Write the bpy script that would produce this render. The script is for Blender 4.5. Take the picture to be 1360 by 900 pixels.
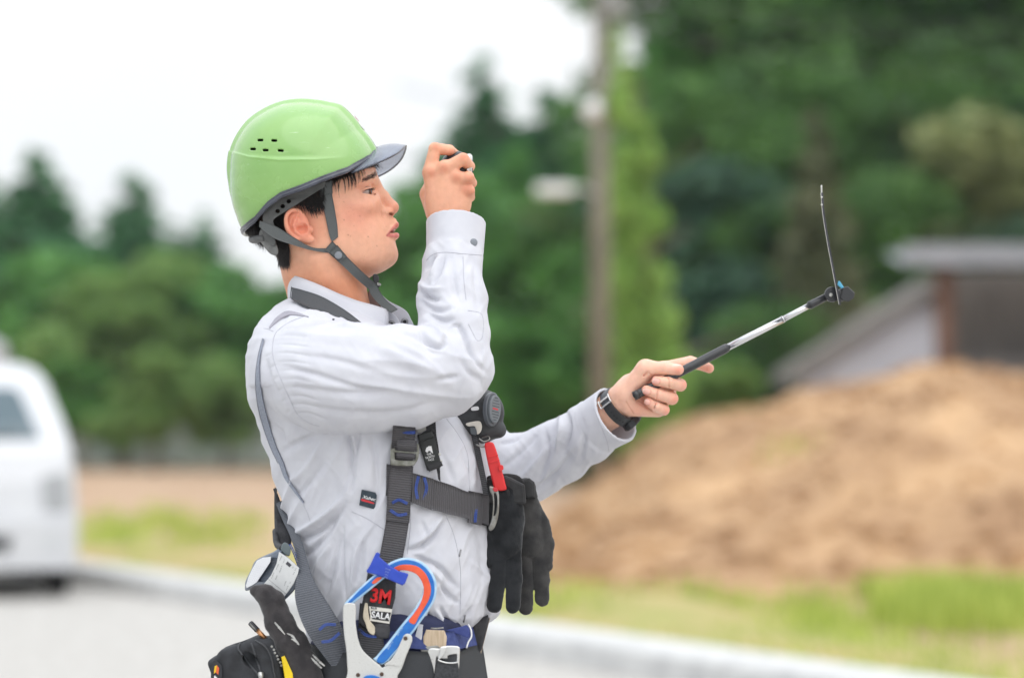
import bpy, math, random
import numpy as np
from mathutils import Vector, Matrix
from mathutils.bvhtree import BVHTree

for _o in list(bpy.data.objects):
    bpy.data.objects.remove(_o)
sc = bpy.context.scene
C = sc.collection
# ------------------------------------------------------------------ camera
S = 0.00115          # metres per photo pixel at the subject's distance
D = 4.0              # camera to subject
CH = 1.25            # camera height
HZ = 575.0           # photo row of the horizon
cam_d = bpy.data.cameras.new("camera")
cam = bpy.data.objects.new("camera", cam_d)
C.objects.link(cam)
cam.location = (0, -D, CH)
cam.rotation_euler = (math.radians(90), 0, 0)
cam_d.sensor_width = 36
cam_d.lens = 36 * D / (1360 * S)
cam_d.shift_y = (HZ - 450) / 1360
cam_d.clip_start = 0.1
cam_d.clip_end = 2000
cam_d.dof.use_dof = True
cam_d.dof.focus_distance = D - 0.07
cam_d.dof.aperture_fstop = 2.15
cam_d.dof.aperture_blades = 0
sc.camera = cam
# ------------------------------------------------------------------ light
SUN_EL, SUN_AZ = math.radians(58), math.radians(150)
w = bpy.data.worlds.new("World")
sc.world = w
w.use_nodes = True
nt = w.node_tree
nt.nodes.clear()
out = nt.nodes.new("ShaderNodeOutputWorld")
bg = nt.nodes.new("ShaderNodeBackground")
sky = nt.nodes.new("ShaderNodeTexSky")
sky.sky_type = 'NISHITA'
sky.sun_disc = False
sky.sun_elevation = SUN_EL
sky.sun_rotation = SUN_AZ
tc = nt.nodes.new("ShaderNodeTexCoord")
noi = nt.nodes.new("ShaderNodeTexNoise")
noi.inputs['Scale'].default_value = 1.6
noi.inputs['Detail'].default_value = 4
nt.links.new(tc.outputs['Generated'], noi.inputs['Vector'])
ramp = nt.nodes.new("ShaderNodeValToRGB")
ramp.color_ramp.elements[0].position = 0.36
ramp.color_ramp.elements[0].color = (.83, .89, .96, 1)
ramp.color_ramp.elements[1].position = 0.62
ramp.color_ramp.elements[1].color = (1.0, 1.0, 1.0, 1)
nt.links.new(noi.outputs['Fac'], ramp.inputs['Fac'])
vm = nt.nodes.new("ShaderNodeVectorMath")
vm.operation = 'SCALE'
# an overcast sky is brighter overhead than near the horizon
sx_ = nt.nodes.new("ShaderNodeSeparateXYZ")
nt.links.new(tc.outputs['Generated'], sx_.inputs[0])
gr = nt.nodes.new("ShaderNodeMapRange")
gr.inputs[1].default_value = 0.0; gr.inputs[2].default_value = 1.0
gr.inputs[3].default_value = 9.0; gr.inputs[4].default_value = 18.5
nt.links.new(sx_.outputs['Z'], gr.inputs[0])
nt.links.new(gr.outputs[0], vm.inputs['Scale'])
nt.links.new(ramp.outputs['Color'], vm.inputs[0])
mx = nt.nodes.new("ShaderNodeMix")
mx.data_type = 'RGBA'
mx.inputs['Factor'].default_value = 0.94
nt.links.new(sky.outputs['Color'], mx.inputs[6])
nt.links.new(vm.outputs[0], mx.inputs[7])
nt.links.new(mx.outputs[2], bg.inputs['Color'])
bg.inputs['Strength'].default_value = 0.1
nt.links.new(bg.outputs[0], out.inputs[0])
sun_d = bpy.data.lights.new("sun", 'SUN')
sun_d.energy = 1.1
sun_d.angle = math.radians(75)
sun_d.color = (1.0, 0.97, 0.93)
sun = bpy.data.objects.new("sun", sun_d)
C.objects.link(sun)
# sun stands to the front-right of the subject, a little towards the camera
sd = Vector((math.sin(SUN_AZ) * math.cos(SUN_EL), math.cos(SUN_AZ) * math.cos(SUN_EL), math.sin(SUN_EL)))
sun.rotation_euler = sd.to_track_quat('Z', 'Y').to_euler()
sc.view_settings.view_transform = 'Standard'
sc.view_settings.look = 'None'
sc.view_settings.gamma = 1
sc.view_settings.exposure = 0.15
sc.cycles.max_bounces = 6
sc.cycles.diffuse_bounces = 3
sc.cycles.glossy_bounces = 3
sc.cycles.transmission_bounces = 4
sc.cycles.transparent_max_bounces = 8
sc.cycles.caustics_reflective = False
sc.cycles.caustics_refractive = False
sc.cycles.use_denoising = True

# ------------------------------------------------------------------ helpers
rng = np.random.default_rng(7)
random.seed(7)

def W(u, v, y=0.0):
    """world point that the camera sees at photo pixel (u, v) in the plane y"""
    k = S * (D + y) / D
    return np.array([(u - 680) * k, y, CH + (HZ - v) * k])

def unW(P):
    k = S * (D + P[:, 1]) / D
    return P[:, 0] / k + 680, HZ - (P[:, 2] - CH) / k

def link(o, parent=None):
    C.objects.link(o)
    if parent is not None:
        o.parent = parent
    return o

def tag(o, label=None, cat=None, group=None, kind=None):
    if label: o['label'] = label
    if cat: o['category'] = cat
    if group: o['group'] = group
    if kind: o['kind'] = kind
    return o

def empty(name, loc=(0, 0, 0), rz=0.0):
    o = bpy.data.objects.new(name, None)
    o.empty_display_size = 0.05
    C.objects.link(o)
    o.location = loc
    o.rotation_euler = (0, 0, rz)
    return o

def mesh_obj(name, verts, faces, m=None, parent=None, smooth=True, local=True):
    """verts in world space; put under parent keeping place"""
    me = bpy.data.meshes.new(name)
    verts = np.asarray(verts, dtype=np.float32)
    if isinstance(faces, np.ndarray):
        n, kk = faces.shape
        me.vertices.add(len(verts)); me.vertices.foreach_set('co', verts.ravel())
        me.loops.add(n * kk); me.loops.foreach_set('vertex_index', faces.astype(np.int32).ravel())
        me.polygons.add(n); me.polygons.foreach_set('loop_start', np.arange(0, n * kk, kk, dtype=np.int32))
        me.update(calc_edges=True)
    else:
        me.from_pydata([tuple(map(float, v)) for v in verts], [], [tuple(map(int, f)) for f in faces])
        me.update()
    me.validate()
    if smooth:
        me.polygons.foreach_set('use_smooth', np.ones(len(me.polygons), dtype=bool))
    if m is not None:
        for q in (m if isinstance(m, (list, tuple)) else [m]):
            me.materials.append(q)
    o = bpy.data.objects.new(name, me)
    link(o, parent)
    if parent is not None and local:
        o.matrix_parent_inverse = Matrix.Translation(-Vector(parent.location)) if parent.type == 'EMPTY' and parent.rotation_euler.z == 0 else parent.matrix_world.inverted()
    return o

def rebase(o):
    """move the origin of a parentless mesh to its base centre"""
    me = o.data
    n = len(me.vertices)
    co = np.empty(n * 3, np.float32); me.vertices.foreach_get('co', co); co = co.reshape(-1, 3)
    c = np.array([(co[:, 0].min() + co[:, 0].max()) / 2, (co[:, 1].min() + co[:, 1].max()) / 2, co[:, 2].min()])
    me.vertices.foreach_set('co', (co - c).astype(np.float32).ravel()); me.update()
    o.location = c
    return o

# ------------------------------------------------------------------ materials
def mat(name, col, rough=0.6, metal=0.0, col2=None, nscale=20, bump=0.0, bscale=200, spec=0.5, sss=0.0,
        sssr=(1, .3, .15), coat=0.0, detail=4, coord='Object', dist=0.002, sheen=0.0, stretch=None, extra=None):
    m = bpy.data.materials.new(name)
    m.use_nodes = True
    nt = m.node_tree
    b = nt.nodes['Principled BSDF']
    b.inputs['Roughness'].default_value = rough
    b.inputs['Metallic'].default_value = metal
    b.inputs['Specular IOR Level'].default_value = spec
    b.inputs['Base Color'].default_value = (*col, 1)
    if coat: b.inputs['Coat Weight'].default_value = coat; b.inputs['Coat Roughness'].default_value = 0.06
    if sheen: b.inputs['Sheen Weight'].default_value = sheen
    if sss:
        b.inputs['Subsurface Weight'].default_value = sss
        b.inputs['Subsurface Radius'].default_value = sssr
        b.inputs['Subsurface Scale'].default_value = 0.006
    tc = nt.nodes.new('ShaderNodeTexCoord')
    src = tc.outputs[coord]
    if stretch:
        mp = nt.nodes.new('ShaderNodeMapping')
        mp.inputs['Scale'].default_value = stretch
        nt.links.new(src, mp.inputs['Vector']); src = mp.outputs[0]
    if col2 is not None:
        n = nt.nodes.new('ShaderNodeTexNoise')
        n.inputs['Scale'].default_value = nscale
        n.inputs['Detail'].default_value = detail
        nt.links.new(src, n.inputs['Vector'])
        r = nt.nodes.new('ShaderNodeValToRGB')
        r.color_ramp.elements[0].position = 0.35; r.color_ramp.elements[0].color = (*col, 1)
        r.color_ramp.elements[1].position = 0.65; r.color_ramp.elements[1].color = (*col2, 1)
        nt.links.new(n.outputs['Fac'], r.inputs['Fac'])
        nt.links.new(r.outputs['Color'], b.inputs['Base Color'])
    if bump:
        n2 = nt.nodes.new('ShaderNodeTexNoise')
        n2.inputs['Scale'].default_value = bscale
        n2.inputs['Detail'].default_value = 3
        nt.links.new(src, n2.inputs['Vector'])
        bp = nt.nodes.new('ShaderNodeBump')
        bp.inputs['Strength'].default_value = bump
        bp.inputs['Distance'].default_value = dist
        nt.links.new(n2.outputs['Fac'], bp.inputs['Height'])
        nt.links.new(bp.outputs[0], b.inputs['Normal'])
    if extra: extra(nt, b)
    return m

# ------------------------------------------------------------------ implicit surfaces
def sl(P, a, b, ra, rb):
    """distance to a tapered capsule"""
    a = np.asarray(a, np.float32); b = np.asarray(b, np.float32)
    ab = b - a
    t = np.clip(((P - a) @ ab) / float(ab @ ab), 0, 1)
    d = P - a - t[:, None] * ab
    return np.sqrt((d * d).sum(1)) - (ra + (rb - ra) * t)

def sph(P, c, r):
    d = P - np.asarray(c, np.float32)
    return np.sqrt((d * d).sum(1)) - r

def ell(P, c, r, R=None):
    d = P - np.asarray(c, np.float32)
    if R is not None: d = d @ np.asarray(R, np.float32)
    r = np.asarray(r, np.float32)
    k0 = np.sqrt(((d / r) ** 2).sum(1)) + 1e-6
    k1 = np.sqrt(((d / (r * r)) ** 2).sum(1)) + 1e-6
    return k0 * (k0 - 1) / k1

def smin(a, b, k):
    h = np.clip(0.5 + 0.5 * (b - a) / k, 0, 1)
    return b + (a - b) * h - k * h * (1 - h)

def smax(a, b, k):
    return -smin(-a, -b, k)

def chain(P, pts, rad, k=0.01):
    f = None
    for i in range(len(pts) - 1):
        g = sl(P, pts[i], pts[i + 1], rad[i], rad[i + 1])
        f = g if f is None else smin(f, g, k)
    return f

def near(P, f_cheap, thr):
    return f_cheap < thr

def implicit(f, lo, hi, h, project=2, B=8, lip=1.5):
    """surface-nets mesh of {f<0}; only blocks near the surface are evaluated"""
    lo = np.asarray(lo, float); hi = np.asarray(hi, float)
    nb = np.maximum(1, np.ceil((hi - lo) / (h * B)).astype(int))
    n = nb * B + 1
    # coarse corners
    ax = [lo[i] + h * B * np.arange(nb[i] + 1) for i in range(3)]
    G = np.stack(np.meshgrid(*ax, indexing='ij'), -1).reshape(-1, 3).astype(np.float32)
    fc = np.concatenate([f(G[i:i + 400000]) for i in range(0, len(G), 400000)]).reshape(nb + 1)
    mn = None; mxx = None; ab = None
    for dx in (0, 1):
        for dy in (0, 1):
            for dz in (0, 1):
                q = fc[dx:dx + nb[0], dy:dy + nb[1], dz:dz + nb[2]]
                ab = np.abs(q) if ab is None else np.minimum(ab, np.abs(q))
                mn = q.copy() if mn is None else np.minimum(mn, q)
                mxx = q.copy() if mxx is None else np.maximum(mxx, q)
    act = (ab < h * B * 0.9 * lip) | (mn * mxx < 0)
    F = np.empty(n, np.float32)
    sg = np.where(fc < 0, -1.0, 1.0).astype(np.float32)
    for i in range(3):
        sg = np.repeat(sg, B, axis=i) if i < 0 else sg
    big = np.where(mn < 0, -1.0, 1.0).astype(np.float32)
    F[:-1, :-1, :-1] = np.repeat(np.repeat(np.repeat(big, B, 0), B, 1), B, 2)
    F[-1] = F[-2]; F[:, -1] = F[:, -2]; F[:, :, -1] = F[:, :, -2]
    # set inactive sign from nearest; evaluate active
    bi = np.argwhere(act)
    off = np.stack(np.meshgrid(*[np.arange(B + 1)] * 3, indexing='ij'), -1).reshape(-1, 3)
    step = max(1, 600000 // len(off))
    for s in range(0, len(bi), step):
        idx = (bi[s:s + step, None, :] * B + off[None]).reshape(-1, 3)
        P = (lo + idx * h).astype(np.float32)
        F[idx[:, 0], idx[:, 1], idx[:, 2]] = f(P)
    I = F < 0
    # active cells
    c = np.zeros(tuple(n - 1), np.int8)
    for dx in (0, 1):
        for dy in (0, 1):
            for dz in (0, 1):
                c += I[dx:n[0] - 1 + dx, dy:n[1] - 1 + dy, dz:n[2] - 1 + dz]
    cell = np.argwhere((c > 0) & (c < 8))
    vid = np.full(tuple(n - 1), -1, np.int32)
    vid[cell[:, 0], cell[:, 1], cell[:, 2]] = np.arange(len(cell))
    corners = np.array([[dx, dy, dz] for dx in (0, 1) for dy in (0, 1) for dz in (0, 1)])
    vals = np.stack([F[cell[:, 0] + q[0], cell[:, 1] + q[1], cell[:, 2] + q[2]] for q in corners], 1)
    acc = np.zeros((len(cell), 3)); cnt = np.zeros(len(cell))
    for a in range(8):
        for b in range(a + 1, 8):
            if abs(corners[a] - corners[b]).sum() != 1: continue
            m = (vals[:, a] < 0) != (vals[:, b] < 0)
            t = vals[m, a] / (vals[m, a] - vals[m, b])
            acc[m] += corners[a] + t[:, None] * (corners[b] - corners[a]); cnt[m] += 1
    V = lo + h * (cell + acc / cnt[:, None])
    quads = []
    for axis in range(3):
        o1, o2 = [(1, 2), (2, 0), (0, 1)][axis]
        sl0 = [slice(None)] * 3; sl1 = [slice(None)] * 3
        sl0[axis] = slice(0, -1); sl1[axis] = slice(1, None)
        A = I[tuple(sl0)]; Bm = I[tuple(sl1)]
        e = np.argwhere(A != Bm)
        ok = (e[:, o1] > 0) & (e[:, o2] > 0) & (e[:, o1] < n[o1] - 1) & (e[:, o2] < n[o2] - 1)
        e = e[ok]
        ins = A[e[:, 0], e[:, 1], e[:, 2]]
        def vv(d1, d2):
            q = e.copy(); q[:, o1] += d1; q[:, o2] += d2
            return vid[q[:, 0], q[:, 1], q[:, 2]]
        Q = np.stack([vv(-1, -1), vv(0, -1), vv(0, 0), vv(-1, 0)], 1)
        Q[~ins] = Q[~ins][:, ::-1]
        quads.append(Q)
    Q = np.concatenate(quads)
    Q = Q[(Q >= 0).all(1)]
    V = V.astype(np.float32)
    for _ in range(project):
        g, f0 = grad(f, V, h * 0.3)
        gl = (g * g).sum(1) + 1e-9
        st = -(f0 / gl)[:, None] * g
        ln = np.sqrt((st * st).sum(1)) + 1e-12
        st *= np.minimum(1, 0.7 * h / ln)[:, None]
        V = V + st.astype(np.float32)
    return V, Q

def grad(f, V, e):
    g = np.empty(V.shape, np.float32)
    for i in range(3):
        d = np.zeros(3, np.float32); d[i] = e
        g[:, i] = (f(V + d) - f(V - d)) / (2 * e)
    return g, f(V)

def vnormals(V, Q):
    a = V[Q[:, 2]] - V[Q[:, 0]]; b = V[Q[:, 3 % Q.shape[1]]] - V[Q[:, 1]]
    fn = np.cross(a, b)
    N = np.zeros_like(V)
    for i in range(Q.shape[1]):
        np.add.at(N, Q[:, i], fn)
    return N / (np.linalg.norm(N, axis=1, keepdims=True) + 1e-12)

def poly_dist(u, v, pts):
    """distance (px) from many points to a polyline, and the arc fraction"""
    pts = np.asarray(pts, float)
    best = np.full(len(u), 1e9); frac = np.zeros(len(u)); side = np.zeros(len(u))
    L = np.r_[0, np.cumsum(np.linalg.norm(np.diff(pts, axis=0), axis=1))]
    for i in range(len(pts) - 1):
        a = pts[i]; d = pts[i + 1] - a; l2 = d @ d
        t = np.clip(((u - a[0]) * d[0] + (v - a[1]) * d[1]) / l2, 0, 1)
        ex = u - a[0] - t * d[0]; ey = v - a[1] - t * d[1]
        q = np.hypot(ex, ey)
        m = q < best
        best[m] = q[m]; frac[m] = ((L[i] + t * (L[i + 1] - L[i])) / L[-1])[m]
        side[m] = np.sign(d[0] * ey - d[1] * ex)[m]
    return best, frac, side

def spline(pts, n):
    """Catmull-Rom through pts (any dimension), n samples evenly by arc"""
    p = np.asarray(pts, float)
    if len(p) == 2:
        return p[0] + np.linspace(0, 1, n)[:, None] * (p[1] - p[0])
    q = np.vstack([2 * p[0] - p[1], p, 2 * p[-1] - p[-2]])
    r = []
    for i in range(len(p) - 1):
        a, b, c, d = q[i], q[i + 1], q[i + 2], q[i + 3]
        t = np.linspace(0, 1, 24, endpoint=False)[:, None]
        r.append(0.5 * ((2 * b) + (c - a) * t + (2 * a - 5 * b + 4 * c - d) * t ** 2 + (3 * b - a - 3 * c + d) * t ** 3))
    r = np.vstack(r + [p[-1:]])
    L = np.r_[0, np.cumsum(np.linalg.norm(np.diff(r, axis=0), axis=1))]
    s = np.linspace(0, L[-1], n)
    return np.stack([np.interp(s, L, r[:, i]) for i in range(r.shape[1])], 1)

def tube(name, pts, rad, m, parent=None, seg=10, n=None, cap=True, smoothpath=True):
    pts = np.asarray(pts, float)
    rad = np.broadcast_to(np.asarray(rad, float), (len(pts),))
    if n is None: n = max(2, len(pts) * 4)
    if smoothpath and len(pts) > 2:
        q = spline(np.c_[pts, rad], n)
    else:
        q = np.c_[pts, rad]
    p, r = q[:, :3], q[:, 3]
    n = len(p)
    T = np.gradient(p, axis=0); T /= np.linalg.norm(T, axis=1, keepdims=True) + 1e-12
    up = np.array([0, 0, 1.0]) if abs(T[0][2]) < .9 else np.array([1.0, 0, 0])
    X = np.cross(T[0], up); X /= np.linalg.norm(X)
    V = []
    for i in range(n):
        X = X - (X @ T[i]) * T[i]; X /= np.linalg.norm(X)
        Y = np.cross(T[i], X)
        a = np.linspace(0, 2 * math.pi, seg, endpoint=False)
        V.append(p[i] + r[i] * (np.cos(a)[:, None] * X + np.sin(a)[:, None] * Y))
    V = np.vstack(V)
    F = [(i * seg + j, i * seg + (j + 1) % seg, (i + 1) * seg + (j + 1) % seg, (i + 1) * seg + j) for i in range(n - 1) for j in range(seg)]
    if cap:
        F += [tuple(range(seg))[::-1], tuple((n - 1) * seg + j for j in range(seg))]
    o = mesh_obj(name, V, F, m, parent)
    return o

def box_vf(lo, hi):
    x0, y0, z0 = lo; x1, y1, z1 = hi
    V = [(x0, y0, z0), (x1, y0, z0), (x1, y1, z0), (x0, y1, z0), (x0, y0, z1), (x1, y0, z1), (x1, y1, z1), (x0, y1, z1)]
    F = [(0, 3, 2, 1), (4, 5, 6, 7), (0, 1, 5, 4), (1, 2, 6, 5), (2, 3, 7, 6), (3, 0, 4, 7)]
    return V, F

def bevel(o, wdt, seg=2):
    md = o.modifiers.new('bevel', 'BEVEL'); md.width = wdt; md.segments = seg; md.limit_method = 'ANGLE'
    md.angle_limit = math.radians(40)
    return o

def box(name, lo, hi, m, parent=None, bev=0.0, M=None, smooth=False):
    V, F = box_vf(lo, hi)
    V = np.array(V, float)
    if M is not None:
        V = np.array([tuple(M @ Vector(v)) for v in V])
    o = mesh_obj(name, V, F, m, parent, smooth=smooth)
    if bev: bevel(o, bev); 
    return o

class MB:
    """collects pieces into one mesh"""
    def __init__(s): s.v = []; s.f = []
    def add(s, V, F):
        k = len(s.v); s.v += [tuple(map(float, v)) for v in V]; s.f += [tuple(i + k for i in f) for f in F]
    def box(s, lo, hi): s.add(*box_vf(lo, hi))
    def build(s, name, m, parent=None, smooth=False): return mesh_obj(name, s.v, s.f, m, parent, smooth)

def plate(name, splines, yfun, thick, m, parent=None, bev=0.0006, smooth_outline=True, n=None):
    """solid slab cut to an outline given in photo pixels, lying at depth yfun(u,v); splines: outer + holes"""
    cu = bpy.data.curves.new('tmp', 'CURVE'); cu.dimensions = '2D'; cu.fill_mode = 'BOTH'
    ks = S
    for sp in splines:
        sp = np.asarray(sp, float)
        if smooth_outline:
            cl = np.vstack([sp, sp[:1]])
            q = spline(np.vstack([sp[-2:], sp, sp[:2]]), (len(sp) + 3) * (n or 6))
            # closed resample: take the middle turn
            p = np.vstack([sp[-1:], sp, sp[:2]])
            r = []
            for i in range(len(sp)):
                a, b, c, d = p[i], p[i + 1], p[i + 2], p[i + 3] if i + 3 < len(p) else sp[(i + 2) % len(sp)]
                t = np.linspace(0, 1, n or 6, endpoint=False)[:, None]
                r.append(0.5 * ((2 * b) + (c - a) * t + (2 * a - 5 * b + 4 * c - d) * t ** 2 + (3 * b - a - 3 * c + d) * t ** 3))
            q = np.vstack(r)
        else:
            q = sp
        s = cu.splines.new('POLY'); s.points.add(len(q) - 1)
        for i, (a, b) in enumerate(q):
            s.points[i].co = ((a - 680) * ks, -(b - HZ) * ks, 0, 1)
        s.use_cyclic_u = True
    cu.extrude = max(thick / 2 - bev, 0.00005); cu.bevel_depth = bev; cu.bevel_resolution = 1; cu.offset = -bev
    to = bpy.data.objects.new('tmp', cu); C.objects.link(to)
    dg = bpy.context.evaluated_depsgraph_get()
    me = bpy.data.meshes.new_from_object(to.evaluated_get(dg))
    bpy.data.objects.remove(to); bpy.data.curves.remove(cu)
    nn = len(me.vertices); co = np.empty(nn * 3, np.float32); me.vertices.foreach_get('co', co); co = co.reshape(-1, 3)
    u = co[:, 0] / ks + 680; v = HZ - co[:, 1] / ks
    y = np.array([yfun(a, b) for a, b in zip(u, v)]) if callable(yfun) else np.full(nn, yfun)
    y = y - co[:, 2]          # +z of the slab faces the camera
    k = S * (D + y) / D
    V = np.stack([(u - 680) * k, y, CH + (HZ - v) * k], 1)
    me.vertices.foreach_set('co', V.astype(np.float32).ravel())
    me.update()
    me.materials.clear(); me.materials.append(m)
    me.polygons.foreach_set('use_smooth', np.zeros(len(me.polygons), dtype=bool))
    me.name = name
    o = bpy.data.objects.new(name, me)
    link(o, parent)
    if parent is not None:
        o.matrix_parent_inverse = Matrix.Translation(-Vector(parent.location))
    return o

def text(name, body, u, v, size, y, m, parent=None, rot=0.0, thick=0.0006, bold=0.0, sx=1.0, shear=0.0, align='CENTER', nrm=None):
    """raised lettering; size = cap height in px; rot clockwise degrees; y number or plane function"""
    cu = bpy.data.curves.new('tmp', 'FONT'); cu.body = body; cu.align_x = align; cu.align_y = 'CENTER'
    cu.size = 1.0; cu.offset = bold; cu.shear = shear; cu.extrude = 0.0; cu.resolution_u = 3
    to = bpy.data.objects.new('tmp', cu); C.objects.link(to)
    dg = bpy.context.evaluated_depsgraph_get()
    me = bpy.data.meshes.new_from_object(to.evaluated_get(dg))
    bpy.data.objects.remove(to); bpy.data.curves.remove(cu)
    nn = len(me.vertices); co = np.empty(nn * 3, np.float32); me.vertices.foreach_get('co', co); co = co.reshape(-1, 3)
    sc_ = size / 0.72
    a = math.radians(rot)
    px = co[:, 0] * sc_ * sx; py = -co[:, 1] * sc_
    uu = u + px * math.cos(a) - py * math.sin(a); vv = v + px * math.sin(a) + py * math.cos(a)
    yy = np.array([y(p, q) for p, q in zip(uu, vv)]) if callable(y) else np.full(nn, y)
    k = S * (D + yy) / D
    V = np.stack([(uu - 680) * k, yy, CH + (HZ - vv) * k], 1)
    me.vertices.foreach_set('co', V.astype(np.float32).ravel()); me.update()
    me.materials.clear(); me.materials.append(m); me.name = name
    o = bpy.data.objects.new(name, me); link(o, parent)
    md = o.modifiers.new('thick', 'SOLIDIFY'); md.thickness = thick; md.offset = 0
    if parent is not None:
        o.matrix_parent_inverse = Matrix.Translation(-Vector(parent.location))
    return o
# ================================================================== SETTING
K0 = S / D                                  # metres per px per metre of distance
def at(u, v, d):
    return np.array([(u - 680) * K0 * d, d - D, CH + (HZ - v) * K0 * d])

M_gravel = mat('gravel', (.42, .40, .37), .95, col2=(.58, .56, .53), nscale=9, detail=8, bump=.8, bscale=60, dist=.02)
M_soil = mat('bare_soil', (.38, .24, .145), 1, col2=(.56, .40, .275), nscale=.7, detail=8, bump=.8, bscale=12, dist=.05)
M_grassbed = mat('grass_bed', (.30, .33, .09), 1, col2=(.50, .36, .19), nscale=.9, detail=6, bump=.6, bscale=30, dist=.03)
M_conc = mat('kerb_concrete', (.50, .50, .50), .9, col2=(.66, .66, .65), nscale=6, detail=6, bump=.4, bscale=40, dist=.01)

def sheet(name, pts, z, m):
    o = mesh_obj(name, [(x, y, z) for x, y in pts], [tuple(range(len(pts)))], m, smooth=False)
    return tag(o, kind='structure')

sheet('ground', [(-600, -60), (600, -60), (600, 900), (-600, 900)], 0, M_gravel)

# kerb line on the ground: through rows 755 (u=100) and 890 (u=1000)
def gxy(u, v):
    d = CH / ((v - HZ) * K0)
    return np.array([(u - 680) * K0 * d, d - D])
ka, kb = gxy(100, 776), gxy(650, 866)
kd = (kb - ka) / np.linalg.norm(kb - ka); kn = np.array([-kd[1], kd[0]])
if kn[1] < 0: kn = -kn                       # away from the camera
def kp(s, t): return ka + kd * s + kn * t
L0, L1 = -60, 22
kerb = tag(empty('kerb', (*kp(0, 0), 0)), kind='structure')
tile = 2.0
s = -40.0
i = 0
src = None
while s < L1:
    V = []
    prof = [(0, 0), (0.02, .13), (.04, .15), (.30, .15), (.32, .13), (.32, -.02), (0, -.02)]
    prof = [(0, -.03), (0, .125), (.025, .15), (.42, .15), (.45, .13), (.45, -.03)]
    for e in (0.006, tile - .006):
        for t, z in prof: V.append((*(kp(e, t) - kp(0, 0)), z))
    n = len(prof)
    F = [(j, (j + 1) % n, n + (j + 1) % n, n + j) for j in range(n)] + [tuple(range(n))[::-1], tuple(range(n, 2 * n))]
    if src is None:
        src = mesh_obj('kerb_stone', V, F, M_conc, kerb, smooth=False, local=False); o = src
    else:
        o = src.copy(); C.objects.link(o)
    o.location = (*(kp(s, 0) - kp(0, 0)), 0); o.rotation_euler = (0, 0, 0)
    s += tile; i += 1

def strip(t0, t1, s0=-160, s1=60): return [kp(s0, t0), kp(s1, t0), kp(s1, t1), kp(s0, t1)]
sheet('dirt_field', strip(0.45, 400, -400, 300), .008, M_soil)

# grass verge bed and its tufts
def bumpy(s, t): return .10 * math.sin(s * .9 + 1.3 * t) * math.sin(t * .7) + .04 * math.sin(2.3 * s)
ns, nt_ = 160, 20
V = []; F = []
for i in range(ns + 1):
    for j in range(nt_ + 1):
        s_ = -60 + i * (82 / ns); wd = 1.9 + .8 * math.sin(s_ * .35) + (1.6 if s_ < 1 else 0)
        t_ = .46 + (j / nt_) * wd
        p = kp(s_, t_)
        edge = math.sin(math.pi * j / nt_)
        V.append((p[0], p[1], .012 + edge * (.07 + max(0, bumpy(s_, t_)))))
for i in range(ns):
    for j in range(nt_):
        a = i * (nt_ + 1) + j
        F.append((a, a + nt_ + 1, a + nt_ + 2, a + 1))
tag(mesh_obj('grass_verge', V, F, M_grassbed), kind='structure')

def leafmat(name, c1, c2, nscale=2.0, tr=.35):
    m = bpy.data.materials.new(name); m.use_nodes = True
    nt = m.node_tree; b = nt.nodes['Principled BSDF']; b.inputs['Roughness'].default_value = .55
    b.inputs['Specular IOR Level'].default_value = .35
    g = nt.nodes.new('ShaderNodeNewGeometry')
    r = nt.nodes.new('ShaderNodeValToRGB')
    r.color_ramp.elements[0].color = (*c1, 1); r.color_ramp.elements[1].color = (*c2, 1)
    tcn = nt.nodes.new('ShaderNodeTexCoord')
    n = nt.nodes.new('ShaderNodeTexNoise'); n.inputs['Scale'].default_value = nscale; n.inputs['Detail'].default_value = 2
    nt.links.new(tcn.outputs['Object'], n.inputs['Vector'])
    mth = nt.nodes.new('ShaderNodeMath'); mth.operation = 'MULTIPLY_ADD'
    nt.links.new(g.outputs['Random Per Island'], mth.inputs[0]); mth.inputs[1].default_value = .55
    mm = nt.nodes.new('ShaderNodeMath'); mm.operation = 'MULTIPLY_ADD'; mm.inputs[1].default_value = 1.3; mm.inputs[2].default_value = -.42
    nt.links.new(n.outputs['Fac'], mm.inputs[0]); nt.links.new(mm.outputs[0], mth.inputs[2])
    nt.links.new(mth.outputs[0], r.inputs['Fac']); nt.links.new(r.outputs['Color'], b.inputs['Base Color'])
    t = nt.nodes.new('ShaderNodeBsdfTranslucent'); nt.links.new(r.outputs['Color'], t.inputs['Color'])
    ms = nt.nodes.new('ShaderNodeMixShader'); ms.inputs[0].default_value = tr
    o = nt.nodes['Material Output']
    nt.links.new(b.outputs[0], ms.inputs[1]); nt.links.new(t.outputs[0], ms.inputs[2]); nt.links.new(ms.outputs[0], o.inputs[0])
    return m

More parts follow.
